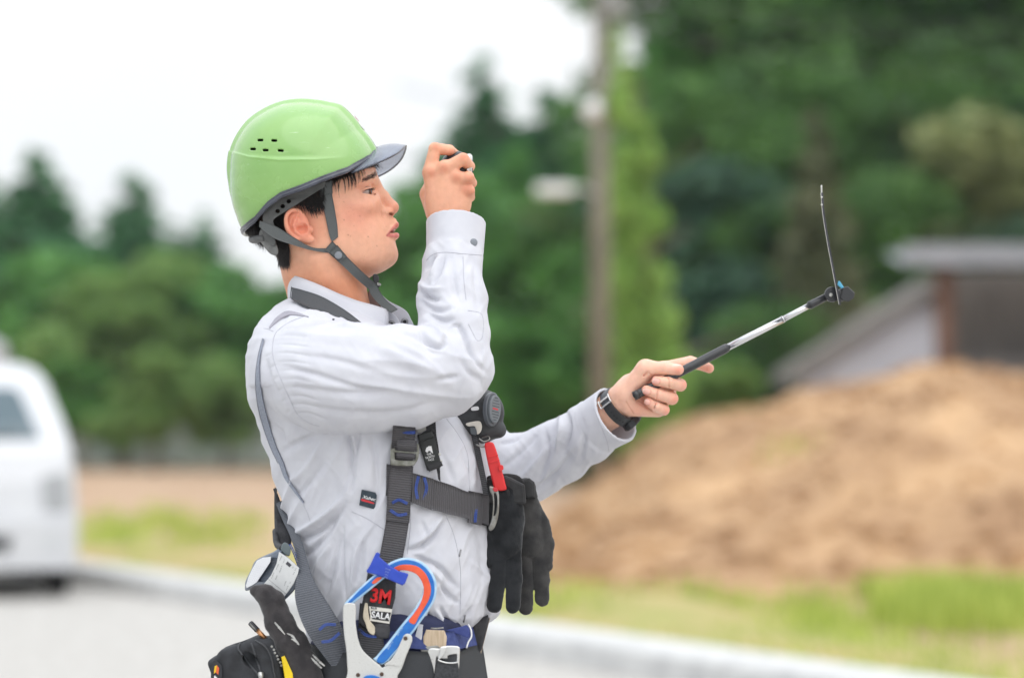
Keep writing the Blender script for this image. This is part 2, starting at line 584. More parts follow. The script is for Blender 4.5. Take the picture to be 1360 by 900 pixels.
M_blade = leafmat('grass_blades', (.26, .36, .05), (.66, .74, .20), 1.6, .45)
def blades(name, P, hgt, wid, m, kind='stuff', lean=.35, r=rng):
    n = len(P)
    a = r.uniform(0, 2 * math.pi, n); hh = hgt * r.uniform(.45, 1.25, n); ww = wid * r.uniform(.6, 1.3, n)
    dx, dy = np.cos(a), np.sin(a); l = lean * r.uniform(.2, 1, n) * hh; b = r.uniform(0, 2 * math.pi, n)
    base1 = P + np.stack([dx * ww, dy * ww, 0 * ww], 1); base0 = P - np.stack([dx * ww, dy * ww, 0 * ww], 1)
    m1 = P + np.stack([np.cos(b) * l * .4 + dx * ww * .7, np.sin(b) * l * .4 + dy * ww * .7, hh * .6], 1)
    m0 = m1 - np.stack([dx * ww * 1.4, dy * ww * 1.4, 0 * ww], 1)
    tp = P + np.stack([np.cos(b) * l, np.sin(b) * l, hh], 1)
    V = np.stack([base0, base1, m1, m0, tp], 1).reshape(-1, 3)
    k = (np.arange(n) * 5)[:, None]
    F = np.vstack([k + np.array([[0, 1, 2]]), k + np.array([[0, 2, 3]]), k + np.array([[3, 2, 4]])])
    return tag(mesh_obj(name, V, F, m, smooth=False), kind=kind)

n = 30000
s_ = rng.uniform(-30, 16, n); t_ = .5 + rng.uniform(0, 1, n) ** 1.1 * (2.2 + .8 * np.sin(s_ * .35) + np.where(s_ < 1, 1.9, 0))
dens = np.sin(s_ * 1.3 + t_ * 2) + np.sin(s_ * .45 + 1) + rng.uniform(-1.2, 1.2, n) + .8 * np.sin(2.7 * s_ + .7) * np.sin(3.3 * t_) - np.where(s_ < 1, .8 + 1.0 * np.sin(s_ * 1.9 + 3 * t_) + 3 * (t_ < 1.3), 0)
k = dens > -.9
P = np.array([[*kp(a, b), .05] for a, b in zip(s_[k], t_[k])])
blades('grass', P, .085, .009, M_blade)

# mound of excavated soil
def mound_h(X, Y):
    """height of the soil heap"""
    # ridge line: photo (760,690)->(1000,560)->(1270,487)->(1360,510) at ~27 m
    xs = np.array([-.6, .10, .45, .90, 1.27, 1.64, 2.39, 2.77, 3.14, 3.51, 3.89, 4.41, 4.71, 5.08, 5.76, 8])
    hs = np.array([0, .14, .34, .76, 1.06, 1.25, 1.47, 1.62, 1.70, 1.77, 1.87, 1.94, 1.85, 1.72, 1.36, 0])
    ridge = np.interp(X, xs, hs)
    yc = 22.0 + 0 * X
    w_ = np.where(Y < 22, 6.6, 5.3)
    f = np.clip(1 - np.abs(Y - yc) / w_, 0, 1)
    f = np.sin(f * math.pi / 2) ** 1.15
    n1 = .10 * np.sin(1.7 * X + .8 * Y) + .08 * np.sin(3.1 * X - 2.2 * Y + 1) + .05 * np.sin(6.1 * X + 4 * Y) + .03 * np.sin(11 * X - 9 * Y)
    h = ridge * f
    h = np.where(f > 0, h + (.5 * n1) * np.clip(h * 2, 0, 1) * (.4 + f) * .8, 0)
    return h
gx = np.linspace(-3, 11, 220); gy = np.linspace(13.5, 31.5, 220)
X, Y = np.meshgrid(gx, gy, indexing='ij')
Z = mound_h(X, Y)
rr = np.random.default_rng(3)
Z = Z + rr.uniform(-.02, .02, Z.shape) * (Z > .02)
V = np.stack([X.ravel(), Y.ravel(), Z.ravel() - .01], 1)
idx = np.arange(220 * 220).reshape(220, 220)
F = np.stack([idx[:-1, :-1].ravel(), idx[1:, :-1].ravel(), idx[1:, 1:].ravel(), idx[:-1, 1:].ravel()], 1)
M_mound = mat('excavated_soil', (.33, .195, .105), 1, col2=(.56, .36, .20), nscale=1.1, detail=9, bump=1, bscale=5, dist=.12)
F = F[(Z.ravel()[F] > .002).any(1)]
tag(mesh_obj('soil_mound', V, F, M_mound), kind='structure')
# clods on the heap
MC = MB()
for i in range(1500):
    x = rr.uniform(-.5, 8); y = rr.uniform(16, 25); h = float(mound_h(np.array(x), np.array(y)))
    if h < .05: 
        if rr.uniform() < .6: continue
    r = rr.uniform(.02, .07) * (1.6 if h < .5 else 1)
    vs = []
    for a in range(5):
        for e in (-.5, .5):
            vs.append((x + r * rr.uniform(.7, 1.2) * math.cos(a * 1.256), y + r * rr.uniform(.7, 1.2) * math.sin(a * 1.256), h + r * e * rr.uniform(.6, 1.2)))
    F_ = [(2 * a, 2 * ((a + 1) % 5), 2 * ((a + 1) % 5) + 1, 2 * a + 1) for a in range(5)] + [(1, 3, 5, 7, 9), (8, 6, 4, 2, 0)]
    MC.add(vs, F_)
tag(MC.build('soil_clods', M_mound), kind='stuff')
# weeds on and at the foot of the heap
def weeds(name, cx, cy, cz, n, rad, hgt, wid, m):
    a = rng.uniform(0, 2 * math.pi, n); r_ = rad * np.sqrt(rng.uniform(0, 1, n))
    X_ = cx + r_ * np.cos(a); Y_ = cy + r_ * np.sin(a)
    Z_ = np.maximum(mound_h(X_, Y_), 0) + cz
    return np.stack([X_, Y_, Z_], 1)
Pw = []
for (u, v, d, nn, rd) in [(1250, 665, 19.5, 90, .12), (1160, 680, 19.6, 120, .15), (1050, 570, 23, 25, .3)]:
    p = at(u, v, d); Pw.append(weeds('', p[0], p[1], 0, nn, rd, .15, .01, None))
blades('weeds', np.vstack(Pw), .13, .012, M_blade)
# tall weeds at the lower right, and by the grass on the left
Pt = []
for i in range(60):
    u = rng.uniform(1180, 1390) if i < 52 else rng.uniform(680, 1100); g = gxy(u, rng.uniform(800, 850))
    k = 40
    Pt.append(np.c_[g[0] + rng.normal(0, .12, k), g[1] + rng.normal(0, .15, k), np.full(k, .03)])
for i in range(18):
    g = gxy(rng.uniform(110, 345), rng.uniform(688, 735)); k = 40
    Pt.append(np.c_[g[0] + rng.normal(0, .2, k), g[1] + rng.normal(0, .3, k), np.full(k, .03)])
blades('tall_weeds', np.vstack(Pt), .24, .013, M_blade)

# ------------------------------------------------------------------ trees
M_bark = mat('tree_bark', (.10, .075, .055), .95, col2=(.18, .14, .10), nscale=6, bump=.5, bscale=15, dist=.03)
LM = {
 'dark': leafmat('cedar_needles', (.018, .060, .038), (.06, .15, .075), .5, .3),
 'mid': leafmat('broad_leaves', (.05, .18, .04), (.20, .46, .10), .5, .4),
 'teal': leafmat('cedar_foliage', (.035, .145, .060), (.12, .34, .12), .5, .3),
 'deep': leafmat('deep_leaves', (.024, .085, .022), (.14, .30, .055), .45, .3),
 'bright': leafmat('young_leaves', (.16, .31, .07), (.32, .48, .15), .6, .45),
 'olive': leafmat('olive_leaves', (.18, .21, .08), (.34, .38, .15), .5, .3),
 'brown': leafmat('dry_leaves', (.085, .115, .05), (.20, .20, .10), .6, .3),
}
def leaf_cloud(centres, radii, n, size, seed=0, flat=1.0, droop=0.0):
    r = np.random.default_rng(seed)
    centres = np.asarray(centres, float); radii = np.asarray(radii, float)
    vol = radii ** 2; pick = r.choice(len(centres), n, p=vol / vol.sum())
    d = r.normal(size=(n, 3)); d /= np.linalg.norm(d, axis=1, keepdims=True)
    rad = r.uniform(.45, 1.08, n) ** .6
    P = centres[pick] + d * (radii[pick] * rad)[:, None] * np.array([1, 1, flat])
    N = d * .7 + r.normal(size=(n, 3)) * .6 + np.array([0, 0, .5]); N /= np.linalg.norm(N, axis=1, keepdims=True)
    T = np.cross(N, r.normal(size=(n, 3))); T /= np.linalg.norm(T, axis=1, keepdims=True)
    Bv = np.cross(N, T)
    s_ = size * r.uniform(.5, 1.4, n)[:, None]
    V = np.stack([P - T * s_, P + Bv * s_ * .55 + T * s_ * .1, P + T * s_, P - Bv * s_ * .55 - T * s_ * .1], 1).reshape(-1, 3)
    F = np.arange(4 * n).reshape(n, 4)
    return V, F
def trunk_vf(h, r0, seed, limbs=8, z0=.25):
    r = random.Random(seed); mb = MB()
    def seg(p, q, a, b, k=6):
        p = np.array(p, float); q = np.array(q, float); t = q - p; t /= np.linalg.norm(t)
        X = np.cross(t, [.3, .9, .1]); X /= np.linalg.norm(X); Y_ = np.cross(t, X)
        V = [c + rr_ * (math.cos(2 * math.pi * i / k) * X + math.sin(2 * math.pi * i / k) * Y_) for c, rr_ in ((p, a), (q, b)) for i in range(k)]
        mb.add(V, [(i, (i + 1) % k, k + (i + 1) % k, k + i) for i in range(k)])
    zs = [0, .2, .45, .7, .95]; pts = [(0, 0, -.1)] + [(r.uniform(-.02, .02) * h, r.uniform(-.02, .02) * h, z * h) for z in zs[1:]]
    rs = [r0 * 1.25, r0, r0 * .75, r0 * .45, r0 * .12]
    for i in range(4): seg(pts[i], pts[i + 1], rs[i], rs[i + 1])
    tips = []
    for i in range(limbs):
        z = z0 + (0.92 - z0) * (i + .5) / limbs; a = i * 2.4 + r.uniform(-.4, .4)
        j = min(3, int(z / .25)); base = np.array([pts[j][0], pts[j][1], z * h])
        ln = h * (.26 * (1.05 - z) + .05) * r.uniform(.7, 1.2)
        q = base + np.array([math.cos(a) * ln, math.sin(a) * ln, ln * .35]); seg(base, q, r0 * .4 * (1.1 - z), r0 * .1); tips.append(q)
    return mb, tips
def proto_tree(kind, h, seed, n, size, lm):
    """returns (trunk mesh data, crown mesh data) in tree space"""
    mb, tips = trunk_vf(h, h * .022, seed, 10 if kind != 'conifer' else 14, .22 if kind != 'conifer' else .12)
    r = random.Random(seed + 9)
    cs, rs = [], []
    if kind == 'conifer':
        for i in range(40):
            z = .08 + .91 * (i / 39) ** .95; w_ = h * .205 * (1.03 - z) ** .85
            for kx in range(3):
                a = r.uniform(0, 6.28); q = w_ * r.uniform(.1, .9)
                cs.append((math.cos(a) * q, math.sin(a) * q, z * h + r.uniform(-.2, .2))); rs.append(max(.13, w_ * r.uniform(.42, .7)))
    elif kind == 'column':
        for i in range(60):
            z = i / 59; w_ = h * .16 * (1 - .45 * z)
            a = r.uniform(0, 6.28); q = w_ * r.uniform(.0, .7)
            cs.append((math.cos(a) * q, math.sin(a) * q, z * h * .98 + .2)); rs.append(w_ * r.uniform(.35, .6))
    else:
        for t in tips:
            for kx in range(3):
                cs.append(tuple(t + np.array([r.uniform(-1, 1), r.uniform(-1, 1), r.uniform(-.6, .9)]) * h * .09)); rs.append(h * r.uniform(.06, .13))
        for i in range(12):
            a = r.uniform(0, 6.28); q = h * .16 * r.uniform(0, 1)
            cs.append((math.cos(a) * q, math.sin(a) * q, h * r.uniform(.3, .98))); rs.append(h * r.uniform(.07, .13))
    V, F = leaf_cloud(cs, rs, n * (2 if kind == 'conifer' else 1), size * (1.25 if kind == 'conifer' else 1), seed, .8)
    a = mb.build('trunk', M_bark); b = mesh_obj('crown', V, F, LM[lm], smooth=False)
    return a, b
protos = {}
def tree(kind, u, vtop, d, lm, label, h=None, name='tree', n=5200, size=.22, seed=0, cat='tree', group='trees behind the site', wx=1.0, vbase=None):
    top = at(u, vtop, d)
    h = top[2] if h is None else h
    key = (kind, lm, seed)
    if key not in protos:
        protos[key] = (proto_tree(kind, 12.0, seed, n, size * 12 / max(h, 6), lm), [0])
    (ta, tb), cnt = protos[key]
    e = empty(name, (top[0], top[1], top[2] - h if h < top[2] else 0), random.uniform(0, 6.28))
    s_ = h / 12.0
    for src_ in (ta, tb):
        o = src_ if cnt[0] == 0 else src_.copy()
        if cnt[0] > 0: C.objects.link(o)
        o.parent = e; o.scale = (s_ * wx, s_ * wx, s_)
    cnt[0] += 1
    return tag(e, label, cat, group)

# left: the far wood
G1 = 'conifers of the far left treeline'
tree('conifer', 48, 196, 105, 'teal', 'tall dark conifer standing at the left edge, behind the van', name='conifer_tree', seed=1, group=G1, wx=2.0)
tree('conifer', -25, 220, 100, 'teal', 'dark conifer cut by the left edge of the view above the van', name='conifer_tree', seed=2, group=G1, wx=1.8)
tree('conifer', 178, 228, 110, 'teal', 'pointed conifer rising alone between the van and the green helmet', name='conifer_tree', seed=1, group=G1, wx=1.9)
tree('conifer', 275, 285, 108, 'teal', 'lower pointed conifer just left of the man\'s back', name='conifer_tree', seed=2, group=G1, wx=1.9)
tree('conifer', 112, 312, 112, 'teal', 'short dark conifer in the dip between two taller ones', name='conifer_tree', seed=1, group=G1, wx=2.2)
tree('conifer', 228, 300, 114, 'teal', 'squat dark conifer filling the gap left of the helmet', name='conifer_tree', seed=2, group=G1, wx=2.2)
G2 = 'broadleaf trees of the far left treeline'
for i, (u, vt, d, lm, lb) in enumerate([
  (95, 340, 96, 'mid', 'round mid green broadleaf tree right behind the white van'),
  (165, 355, 92, 'bright', 'bright green bushy tree below the lone pointed conifer'),
  (240, 375, 95, 'mid', 'mid green bushy tree left of the man\'s shoulder'),
  (315, 400, 93, 'mid', 'mid green bushy tree half hidden behind the man\'s back'),
  (350, 370, 99, 'mid', 'green broadleaf tree rising behind the man\'s neck'),
  (20, 380, 98, 'mid', 'dark green bushy tree directly above the van roof'),
  (205, 470, 84, 'bright', 'low bright green shrub tree at the foot of the left treeline'),
  (300, 480, 86, 'bright', 'low bright shrub tree beside the man\'s upper arm'),
  (110, 480, 88, 'mid', 'low green shrub tree just right of the van window'),
  (400, 430, 97, 'mid', 'green tree hidden mostly behind the man\'s chest'),
  (470, 380, 98, 'mid', 'green tree seen between the man\'s chin and collar'),
  (545, 310, 97, 'mid', 'soft green tree seen between the man\'s face and his raised fist')]):
    tree('round', u, vt, d, lm, lb, name='broadleaf_tree', seed=11 + i % 3, group=G2, wx=1.35)
# middle: trees behind the raised hand
G3 = 'conifers behind the raised hand'
tree('conifer', 638, 78, 88, 'teal', 'tall pointed conifer directly behind the raised fist', name='conifer_tree', seed=3, group=G3, wx=1.7)
tree('conifer', 728, 112, 90, 'teal', 'tall conifer between the raised fist and the utility pole', name='conifer_tree', seed=1, group=G3, wx=1.8)
tree('conifer', 690, 180, 86, 'mid', 'greener conifer in the notch left of the utility pole', name='conifer_tree', seed=4, group=G3, wx=1.5)
tree('conifer', 788, 175, 84, 'mid', 'green conifer directly behind the utility pole', name='conifer_tree', seed=4, group=G3, wx=1.4)
tree('round', 590, 235, 82, 'mid', 'broad green tree left of and below the raised fist', name='broadleaf_tree', seed=11, group=G2, wx=1.3)
tree('round', 665, 290, 76, 'mid', 'broad green tree behind the raised forearm', name='broadleaf_tree', seed=12, group=G2, wx=1.4)
tree('round', 740, 330, 72, 'mid', 'broad green tree at the foot of the utility pole', name='broadleaf_tree', seed=13, group=G2, wx=1.4)
tree('round', 560, 400, 80, 'mid', 'low green tree behind the man\'s elbow crook', name='broadleaf_tree', seed=12, group=G2, wx=1.6)
tree('round', 690, 430, 60, 'mid', 'low green tree over the far forearm', name='broadleaf_tree', seed=11, group=G2, wx=1.6)
SHL = ['low bright shrub behind the far fence, just right of the van', 'low green shrub behind the fence, second one right of the van', 'low green shrub behind the fence, midway between van and man', 'low bright shrub behind the fence, second one left of the man', 'low green shrub behind the fence, just left of the man\'s back', 'low green shrub behind the fence, hidden by the man\'s back', 'low bright shrub behind the fence, hidden by the man\'s chest', 'low green shrub behind the fence, behind the chest reel', 'low green shrub behind the fence, just under the far forearm', 'low bright shrub behind the fence, hidden by the far elbow', 'low green shrub behind the fence, nearest to the utility pole']
G5 = 'low shrubs along the far fence'
for i_, u_ in enumerate(range(60, 700, 62)):
    tree('round', u_, 505 + (i_ * 37) % 22, 118, 'bright' if i_ % 3 == 0 else 'mid', SHL[i_], name='shrub', cat='shrub', seed=11 + i_ % 3, group=G5, wx=2.6)
# right: the high wooded slope
G4 = 'trees of the wooded slope on the right'
def hill(X, Y): return np.clip((Y - 62) * .42, 0, 16) * np.clip((X - 4) / 8, 0, 1)
hx = np.linspace(0, 60, 40); hy = np.linspace(58, 130, 40)
X, Y = np.meshgrid(hx, hy, indexing='ij'); Z = hill(X, Y) + .3 * np.sin(X * .8) * np.sin(Y * .5)
idx = np.arange(1600).reshape(40, 40)
F = np.stack([idx[:-1, :-1].ravel(), idx[1:, :-1].ravel(), idx[1:, 1:].ravel(), idx[:-1, 1:].ravel()], 1)
tag(mesh_obj('wooded_slope', np.stack([X.ravel(), Y.ravel(), Z.ravel() - .4], 1), F, mat('forest_floor', (.05, .07, .03), 1, col2=(.10, .09, .05), nscale=.5)), kind='structure')
slope = [
 (925, -70, 74, 'deep', 'round', 'tall green tree just right of the utility pole top'),
 (905, -60, 68, 'mid', 'conifer', 'slim green conifer above the vine tower, cut by the top edge'),
 (1000, -150, 70, 'deep', 'round', 'broad green tree at the top above the mirror'),
 (1085, -160, 76, 'dark', 'round', 'dark crown at the top, straight above the upright mirror'),
 (1160, -170, 74, 'deep', 'round', 'green crown at the top right of the mirror'),
 (1240, -160, 72, 'mid', 'round', 'lighter green crown at the top near the right corner'),
 (1330, -150, 75, 'dark', 'round', 'dark crown in the top right corner'),
 (1400, -120, 70, 'deep', 'round', 'green crown cut by the right edge at the top'),
 (955, 90, 64, 'deep', 'round', 'mid green tree right of the bright vine tower'),
 (1030, 150, 60, 'deep', 'round', 'deep green round tree left of the upright mirror'),
 (1085, 150, 54, 'brown', 'conifer', 'brownish thinning tree behind the mirror\'s upper tip'),
 (1185, 90, 63, 'deep', 'round', 'green tree above the left end of the metal roof'),
 (1262, 120, 65, 'dark', 'round', 'dark tree above the middle of the metal roof'),
 (1345, 190, 60, 'olive', 'round', 'olive yellow tree over the right end of the metal roof'),
 (940, 230, 60, 'dark', 'round', 'dark low tree right of the vine tower\'s middle'),
 (1000, 270, 58, 'deep', 'round', 'green low tree above the aluminium stick'),
 (1075, 290, 59, 'dark', 'round', 'dark low tree around the mirror joint'),
 (1140, 240, 58, 'deep', 'round', 'green low tree between mirror and metal roof'),
 (1215, 230, 60, 'deep', 'round', 'green tree peeking over the metal roof'),
 (945, 360, 54, 'dark', 'round', 'dark shrub tree behind the hand with the stick'),
 (1010, 400, 52, 'deep', 'round', 'green shrub tree left of the grey gable roof'),
 (1300, 300, 58, 'dark', 'round', 'dark shrub tree seen under the metal roof'),
 (900, 470, 50, 'bright', 'round', 'low bright shrub behind the stick hand'),
 (965, 490, 48, 'bright', 'round', 'low bright shrub at the left foot of the gable roof'),
]
for i, (u, vt, d, lm, kd_, lb) in enumerate(slope):
    top = at(u, vt, d)
    bz = float(hill(top[0], top[1]))
    tree(kd_, u, vt, d, lm, lb, h=top[2] - max(0, bz - .5), name='conifer_tree' if kd_ == 'conifer' else 'broadleaf_tree', seed=(11 + i % 3) if kd_ == 'round' else 3,
         group=G4, wx=1.45 if vt < 60 else (.85 if lm == 'brown' else 1.35))
# vine-covered tree beside the pole
top = at(852, 55, 46)
e = empty('vine_covered_tree', (top[0], top[1], 0))
mb, tips = trunk_vf(top[2], .2, 5, 8)
mb.build('trunk', M_bark, None); o = bpy.context.scene.objects['trunk'] if False else None
tr_ = [q for q in C.objects if q.name.startswith('trunk')][-1]; tr_.parent = e
cs, rs = [], []
r_ = random.Random(4)
vv = [(45, 820, 14), (100, 822, 20), (150, 828, 28), (200, 834, 32), (250, 840, 36), (300, 845, 38), (350, 850, 40), (400, 854, 42), (450, 856, 44), (500, 858, 46), (550, 858, 50), (590, 858, 52)]
for k_ in range(len(vv) - 1):
    for q in range(9):
        t = r_.random(); v = vv[k_][0] + t * 50; uc = vv[k_][1] * (1 - t) + vv[k_ + 1][1] * t; hw = vv[k_][2] * (1 - t) + vv[k_ + 1][2] * t
        u = uc + r_.uniform(-.75, .75) * hw
        p = at(u, v, 46); cs.append((p[0] - top[0], r_.uniform(-.3, .3) - (1.9 if u < 818 and v < 340 else 0), p[2])); rs.append(hw * K0 * 46 * r_.uniform(.35, .6))
V, F = leaf_cloud(cs, rs, 9000, .10, 77)
mesh_obj('vine', V, F, leafmat('vine_leaves', (.24, .46, .08), (.46, .64, .20), .8, .45), e, smooth=False, local=False)
tag(e, 'tall slim tree wrapped in bright green vines right of the utility pole', 'tree')

# ------------------------------------------------------------------ utility pole
M_pole = mat('pole_concrete', (.17, .155, .12), .9, col2=(.23, .21, .165), nscale=3, bump=.2)
M_grey = mat('painted_steel', (.55, .57, .58), .5, col2=(.62, .64, .65), nscale=5)
pt = at(797, -60, 44)
e = empty('utility_pole', (pt[0], pt[1], 0))
tube('pole', [(pt[0], pt[1], -.2), (pt[0], pt[1], pt[2])], [.20, .12], M_pole, e, 14, smoothpath=False)
for v, l in ((-52, .9), (-40, .7)):
    p = at(797, v, 44); box('crossarm', (p[0] - l, p[1] - .16, p[2] - .05), (p[0] + l, p[1] - .1, p[2] + .05), M_grey, e, .01)
    for sx in (-.8, -.3, .4, .8):
        tube('insulator', [(p[0] + sx * l, p[1] - .13, p[2] + .05), (p[0] + sx * l, p[1] - .13, p[2] + .2)], [.04, .03], M_grey, e, 8, smoothpath=False)
M_drum = mat('transformer_paint', (.22, .23, .22), .5, col2=(.28, .29, .28), nscale=4)
p = at(815, -5, 44)
o = tube('transformer', [(p[0], p[1] - .15, p[2] - .42), (p[0], p[1] - .15, p[2] + .42)], [.2, .2], M_drum, e, 16, smoothpath=False); bevel(o, .03)
tag(e, 'grey concrete utility pole with crossarms left of the vine-covered tree', 'utility pole')
# the two pale lamps hung on the pole
p = at(785, 149, 43)
e = empty('pole_lamp', (p[0], p[1], p[2]))
V = []; F = []
for i in range(9):
    a = math.pi * i / 8
    for j in range(16):
        b_ = 2 * math.pi * j / 16; V.append((p[0] + .16 * math.sin(a) * math.cos(b_), p[1] - .28 + .16 * math.sin(a) * math.sin(b_), p[2] + .16 * math.cos(a)))
F = [(i * 16 + j, i * 16 + (j + 1) % 16, (i + 1) * 16 + (j + 1) % 16, (i + 1) * 16 + j) for i in range(8) for j in range(16)]
M_white = mat('white_enamel', (.85, .86, .87), .3, col2=(.78, .79, .8), nscale=8)
mesh_obj('globe', V, F, M_white, e); box('bracket', (p[0] - .02, p[1] - .3, p[2] + .12), (p[0] + .14, p[1] + .95, p[2] + .18), M_grey, e)
tag(e, 'round white globe lamp bracketed on the utility pole', 'lamp')
p = at(737, 251, 43)
e = empty('street_lamp', (p[0], p[1], p[2]))
o = box('lamp_head', (p[0] - .32, p[1] - .14, p[2] - .10), (p[0] + .30, p[1] + .14, p[2] + .07), M_white, e, .05)
tube('arm', [(p[0] + .25, p[1], p[2]), (p[0] + .5, p[1] + .4, p[2] + .05), (p[0] + .72, p[1] + .9, p[2] - .02)], .03, M_grey, e, 8)
tag(e, 'long white street lamp head held out left of the utility pole', 'lamp')

# wires
M_wire = mat('black_cable', (.02, .02, .02), .6)
for i, (v0, v1) in enumerate([(-18, 30), (-5, 60), (30, 95)]):
    a = at(797, v0, 44); b = at(1480, v1, 50); mid = (a + b) / 2; mid[2] -= .35
    o = tube('power_cable', [a, mid, b], .022, M_wire, None, 6, 24)
    tag(rebase(o), ['topmost', 'middle', 'lowest'][i] + ' of the three dark power cables running right from the utility pole', 'cable', 'power cables')

# ------------------------------------------------------------------ shed with metal roof, and gable house
M_tin = mat('galvanised_roof', (.26, .28, .31), .5, metal=.2, col2=(.36, .38, .42), nscale=3)
M_rust = mat('rusty_steel', (.13, .070, .050), .9, col2=(.19, .11, .08), nscale=6)
M_darkin = mat('weathered_board', (.10, .095, .09), .9, col2=(.17, .16, .15), nscale=2, stretch=(6, 6, .5))
a0 = at(1196, 352, 44); b1 = at(1500, 352, 44)
e = empty('open_shed', (a0[0] + 2, a0[1] + 2, 0))
zt = a0[2]; rib = []
for i in range(60):
    x0 = a0[0] + i * .11
    V = [(x0, a0[1] - .3, zt), (x0 + .055, a0[1] - .3, zt + .03), (x0 + .11, a0[1] - .3, zt), (x0, a0[1] + 1.8, zt + .32), (x0 + .055, a0[1] + 1.8, zt + .35), (x0 + .11, a0[1] + 1.8, zt + .32)]
    rib.append(V)
mbr = MB()
for V in rib: mbr.add(V, [(0, 1, 4, 3), (1, 2, 5, 4)])
o = mbr.build('roof', M_tin, e)
md = o.modifiers.new('s', 'SOLIDIFY'); md.thickness = .01
mf = MB()
for i in range(42):
    x0 = a0[0] + i * .16
    mf.box((x0, a0[1] - .33, zt - .02), (x0 + .08, a0[1] - .31, zt + .32)); mf.box((x0 + .08, a0[1] - .315, zt - .02), (x0 + .16, a0[1] - .29, zt + .32))
mf.build('fascia', M_tin, e)
for u in (1254, 1400):
    p = at(u, 400, 44.5); w_ = .13 if u == 1254 else .1
    box('post', (p[0] - w_, p[1] - .1, -.1), (p[0] + w_, p[1] + .1, zt - .02), M_rust, e)
mw = MB()
box('back_wall', (a0[0] + 1.0, a0[1] + 2.5, -.1), (a0[0] + 7, a0[1] + 2.6, zt + .05), M_darkin, e)
box('half_wall', (a0[0] + 1.15, a0[1] + 1.2, -.1), (a0[0] + 7, a0[1] + 1.3, 2.55), mat('grey_sheet', (.13, .13, .135), .8, col2=(.17, .17, .175), nscale=2), e)
tag(e, 'open shed with pale corrugated metal roof on rusty posts at the right', 'shed')
# gable house: roof slope rising to the right
M_roof = mat('slate_roof', (.20, .185, .175), .85, col2=(.28, .265, .25), nscale=3)
M_wall = mat('grey_siding', (.56, .57, .64), .8, col2=(.62, .63, .70), nscale=2)
p0, p1 = at(1040, 505, 49), at(1222, 388, 49)
e = empty('gable_house', (p1[0], p1[1] + 2, 0))
dx = p1[0] - p0[0]; dz = p1[2] - p0[2]
dd = 2.4
zr = p1[2]
xr = p1[0] + .2
V = [(p0[0] + .35, p0[1] + .25, -.1), (2 * xr - p0[0] - .3, p0[1] + .25, -.1), (2 * xr - p0[0] - .3, p0[1] + .25, p0[2] + .05), (xr, p0[1] + .25, zr - .1), (p0[0] + .35, p0[1] + .25, p0[2] + .1)]
V2 = [(x, y + dd, z) for x, y, z in V]
F = [(0, 1, 2, 3, 4), (9, 8, 7, 6, 5), (0, 5, 6, 1), (1, 6, 7, 2), (2, 7, 8, 3), (3, 8, 9, 4), (4, 9, 5, 0)]
mesh_obj('wall', V + V2, F, M_wall, e, smooth=False)
th = .26
for sgn in (0, 1):
    xa = p0[0] if sgn == 0 else 2 * xr - p0[0]
    V = [(xa, p0[1] - .15, p0[2] - .1), (xr, p0[1] - .15, zr + .0), (xr, p0[1] - .15, zr + th), (xa, p0[1] - .15, p0[2] + th - .1)]
    V2 = [(x, y + dd + .3, z) for x, y, z in V]
    F = [(0, 1, 2, 3), (7, 6, 5, 4), (0, 4, 5, 1), (1, 5, 6, 2), (2, 6, 7, 3), (3, 7, 4, 0)]
    mesh_obj('roof', V + V2, F, M_roof, e, smooth=False)
tag(e, 'low grey walled house with dark gable roof behind the soil mound', 'house')

# ------------------------------------------------------------------ far fence, left
M_net = mat('fence_steel', (.55, .66, .62), .6, col2=(.62, .72, .68), nscale=4)
pf = at(70, 600, 92)
e = empty('mesh_fence', (pf[0] + 8, pf[1], 0))
x0, x1 = at(60, 600, 90)[0], at(1020, 600, 90)[0]
y_ = 86.0
nposts = 0
src = None
xx = x0
while xx < x1:
    V, F = box_vf((-.04, -.04, 0), (.04, .04, 2.0))
    if src is None: src = mesh_obj('post', V, F, M_net, e, smooth=False, local=False); o = src
    else: o = src.copy(); C.objects.link(o)
    o.location = (xx - e.location.x, 0, 0); nposts += 1
    xx += 1.5
mn = MB()
xx = x0
while xx < x1:
    mn.box((xx - e.location.x, -.006, .1), (xx + .026 - e.location.x, .006, 1.95)); xx += .045
for z in (.1, .3, .5, .7, .9, 1.1, 1.3, 1.5, 1.7, 1.94): mn.box((x0 - e.location.x, -.012, z), (x1 - e.location.x, -.002, z + .025))
o = mn.build('wire_mesh', M_net, None); o.parent = e; tag(o, kind='stuff')
tag(e, 'long pale green mesh fence in front of the far treeline', 'fence')

# ------------------------------------------------------------------ van
M_van = mat('van_paint', (.60, .61, .64), .25, coat=.5, col2=(.64, .65, .67), nscale=2)
M_glass = mat('van_glass', (.06, .10, .12), .08, spec=.8)
M_blk = mat('black_plastic', (.03, .03, .033), .6)
M_tyre = mat('tyre_rubber', (.022, .022, .024), .85)
M_lens = mat('headlight_lens', (.34, .35, .36), .1, coat=.6)
dv = 19.6; kv = K0 * dv
xc = (-35 - 680) * kv; yf = dv - D
e = empty('white_van', (xc, yf + 1.6, 0))
e.rotation_euler = (0, 0, 0)
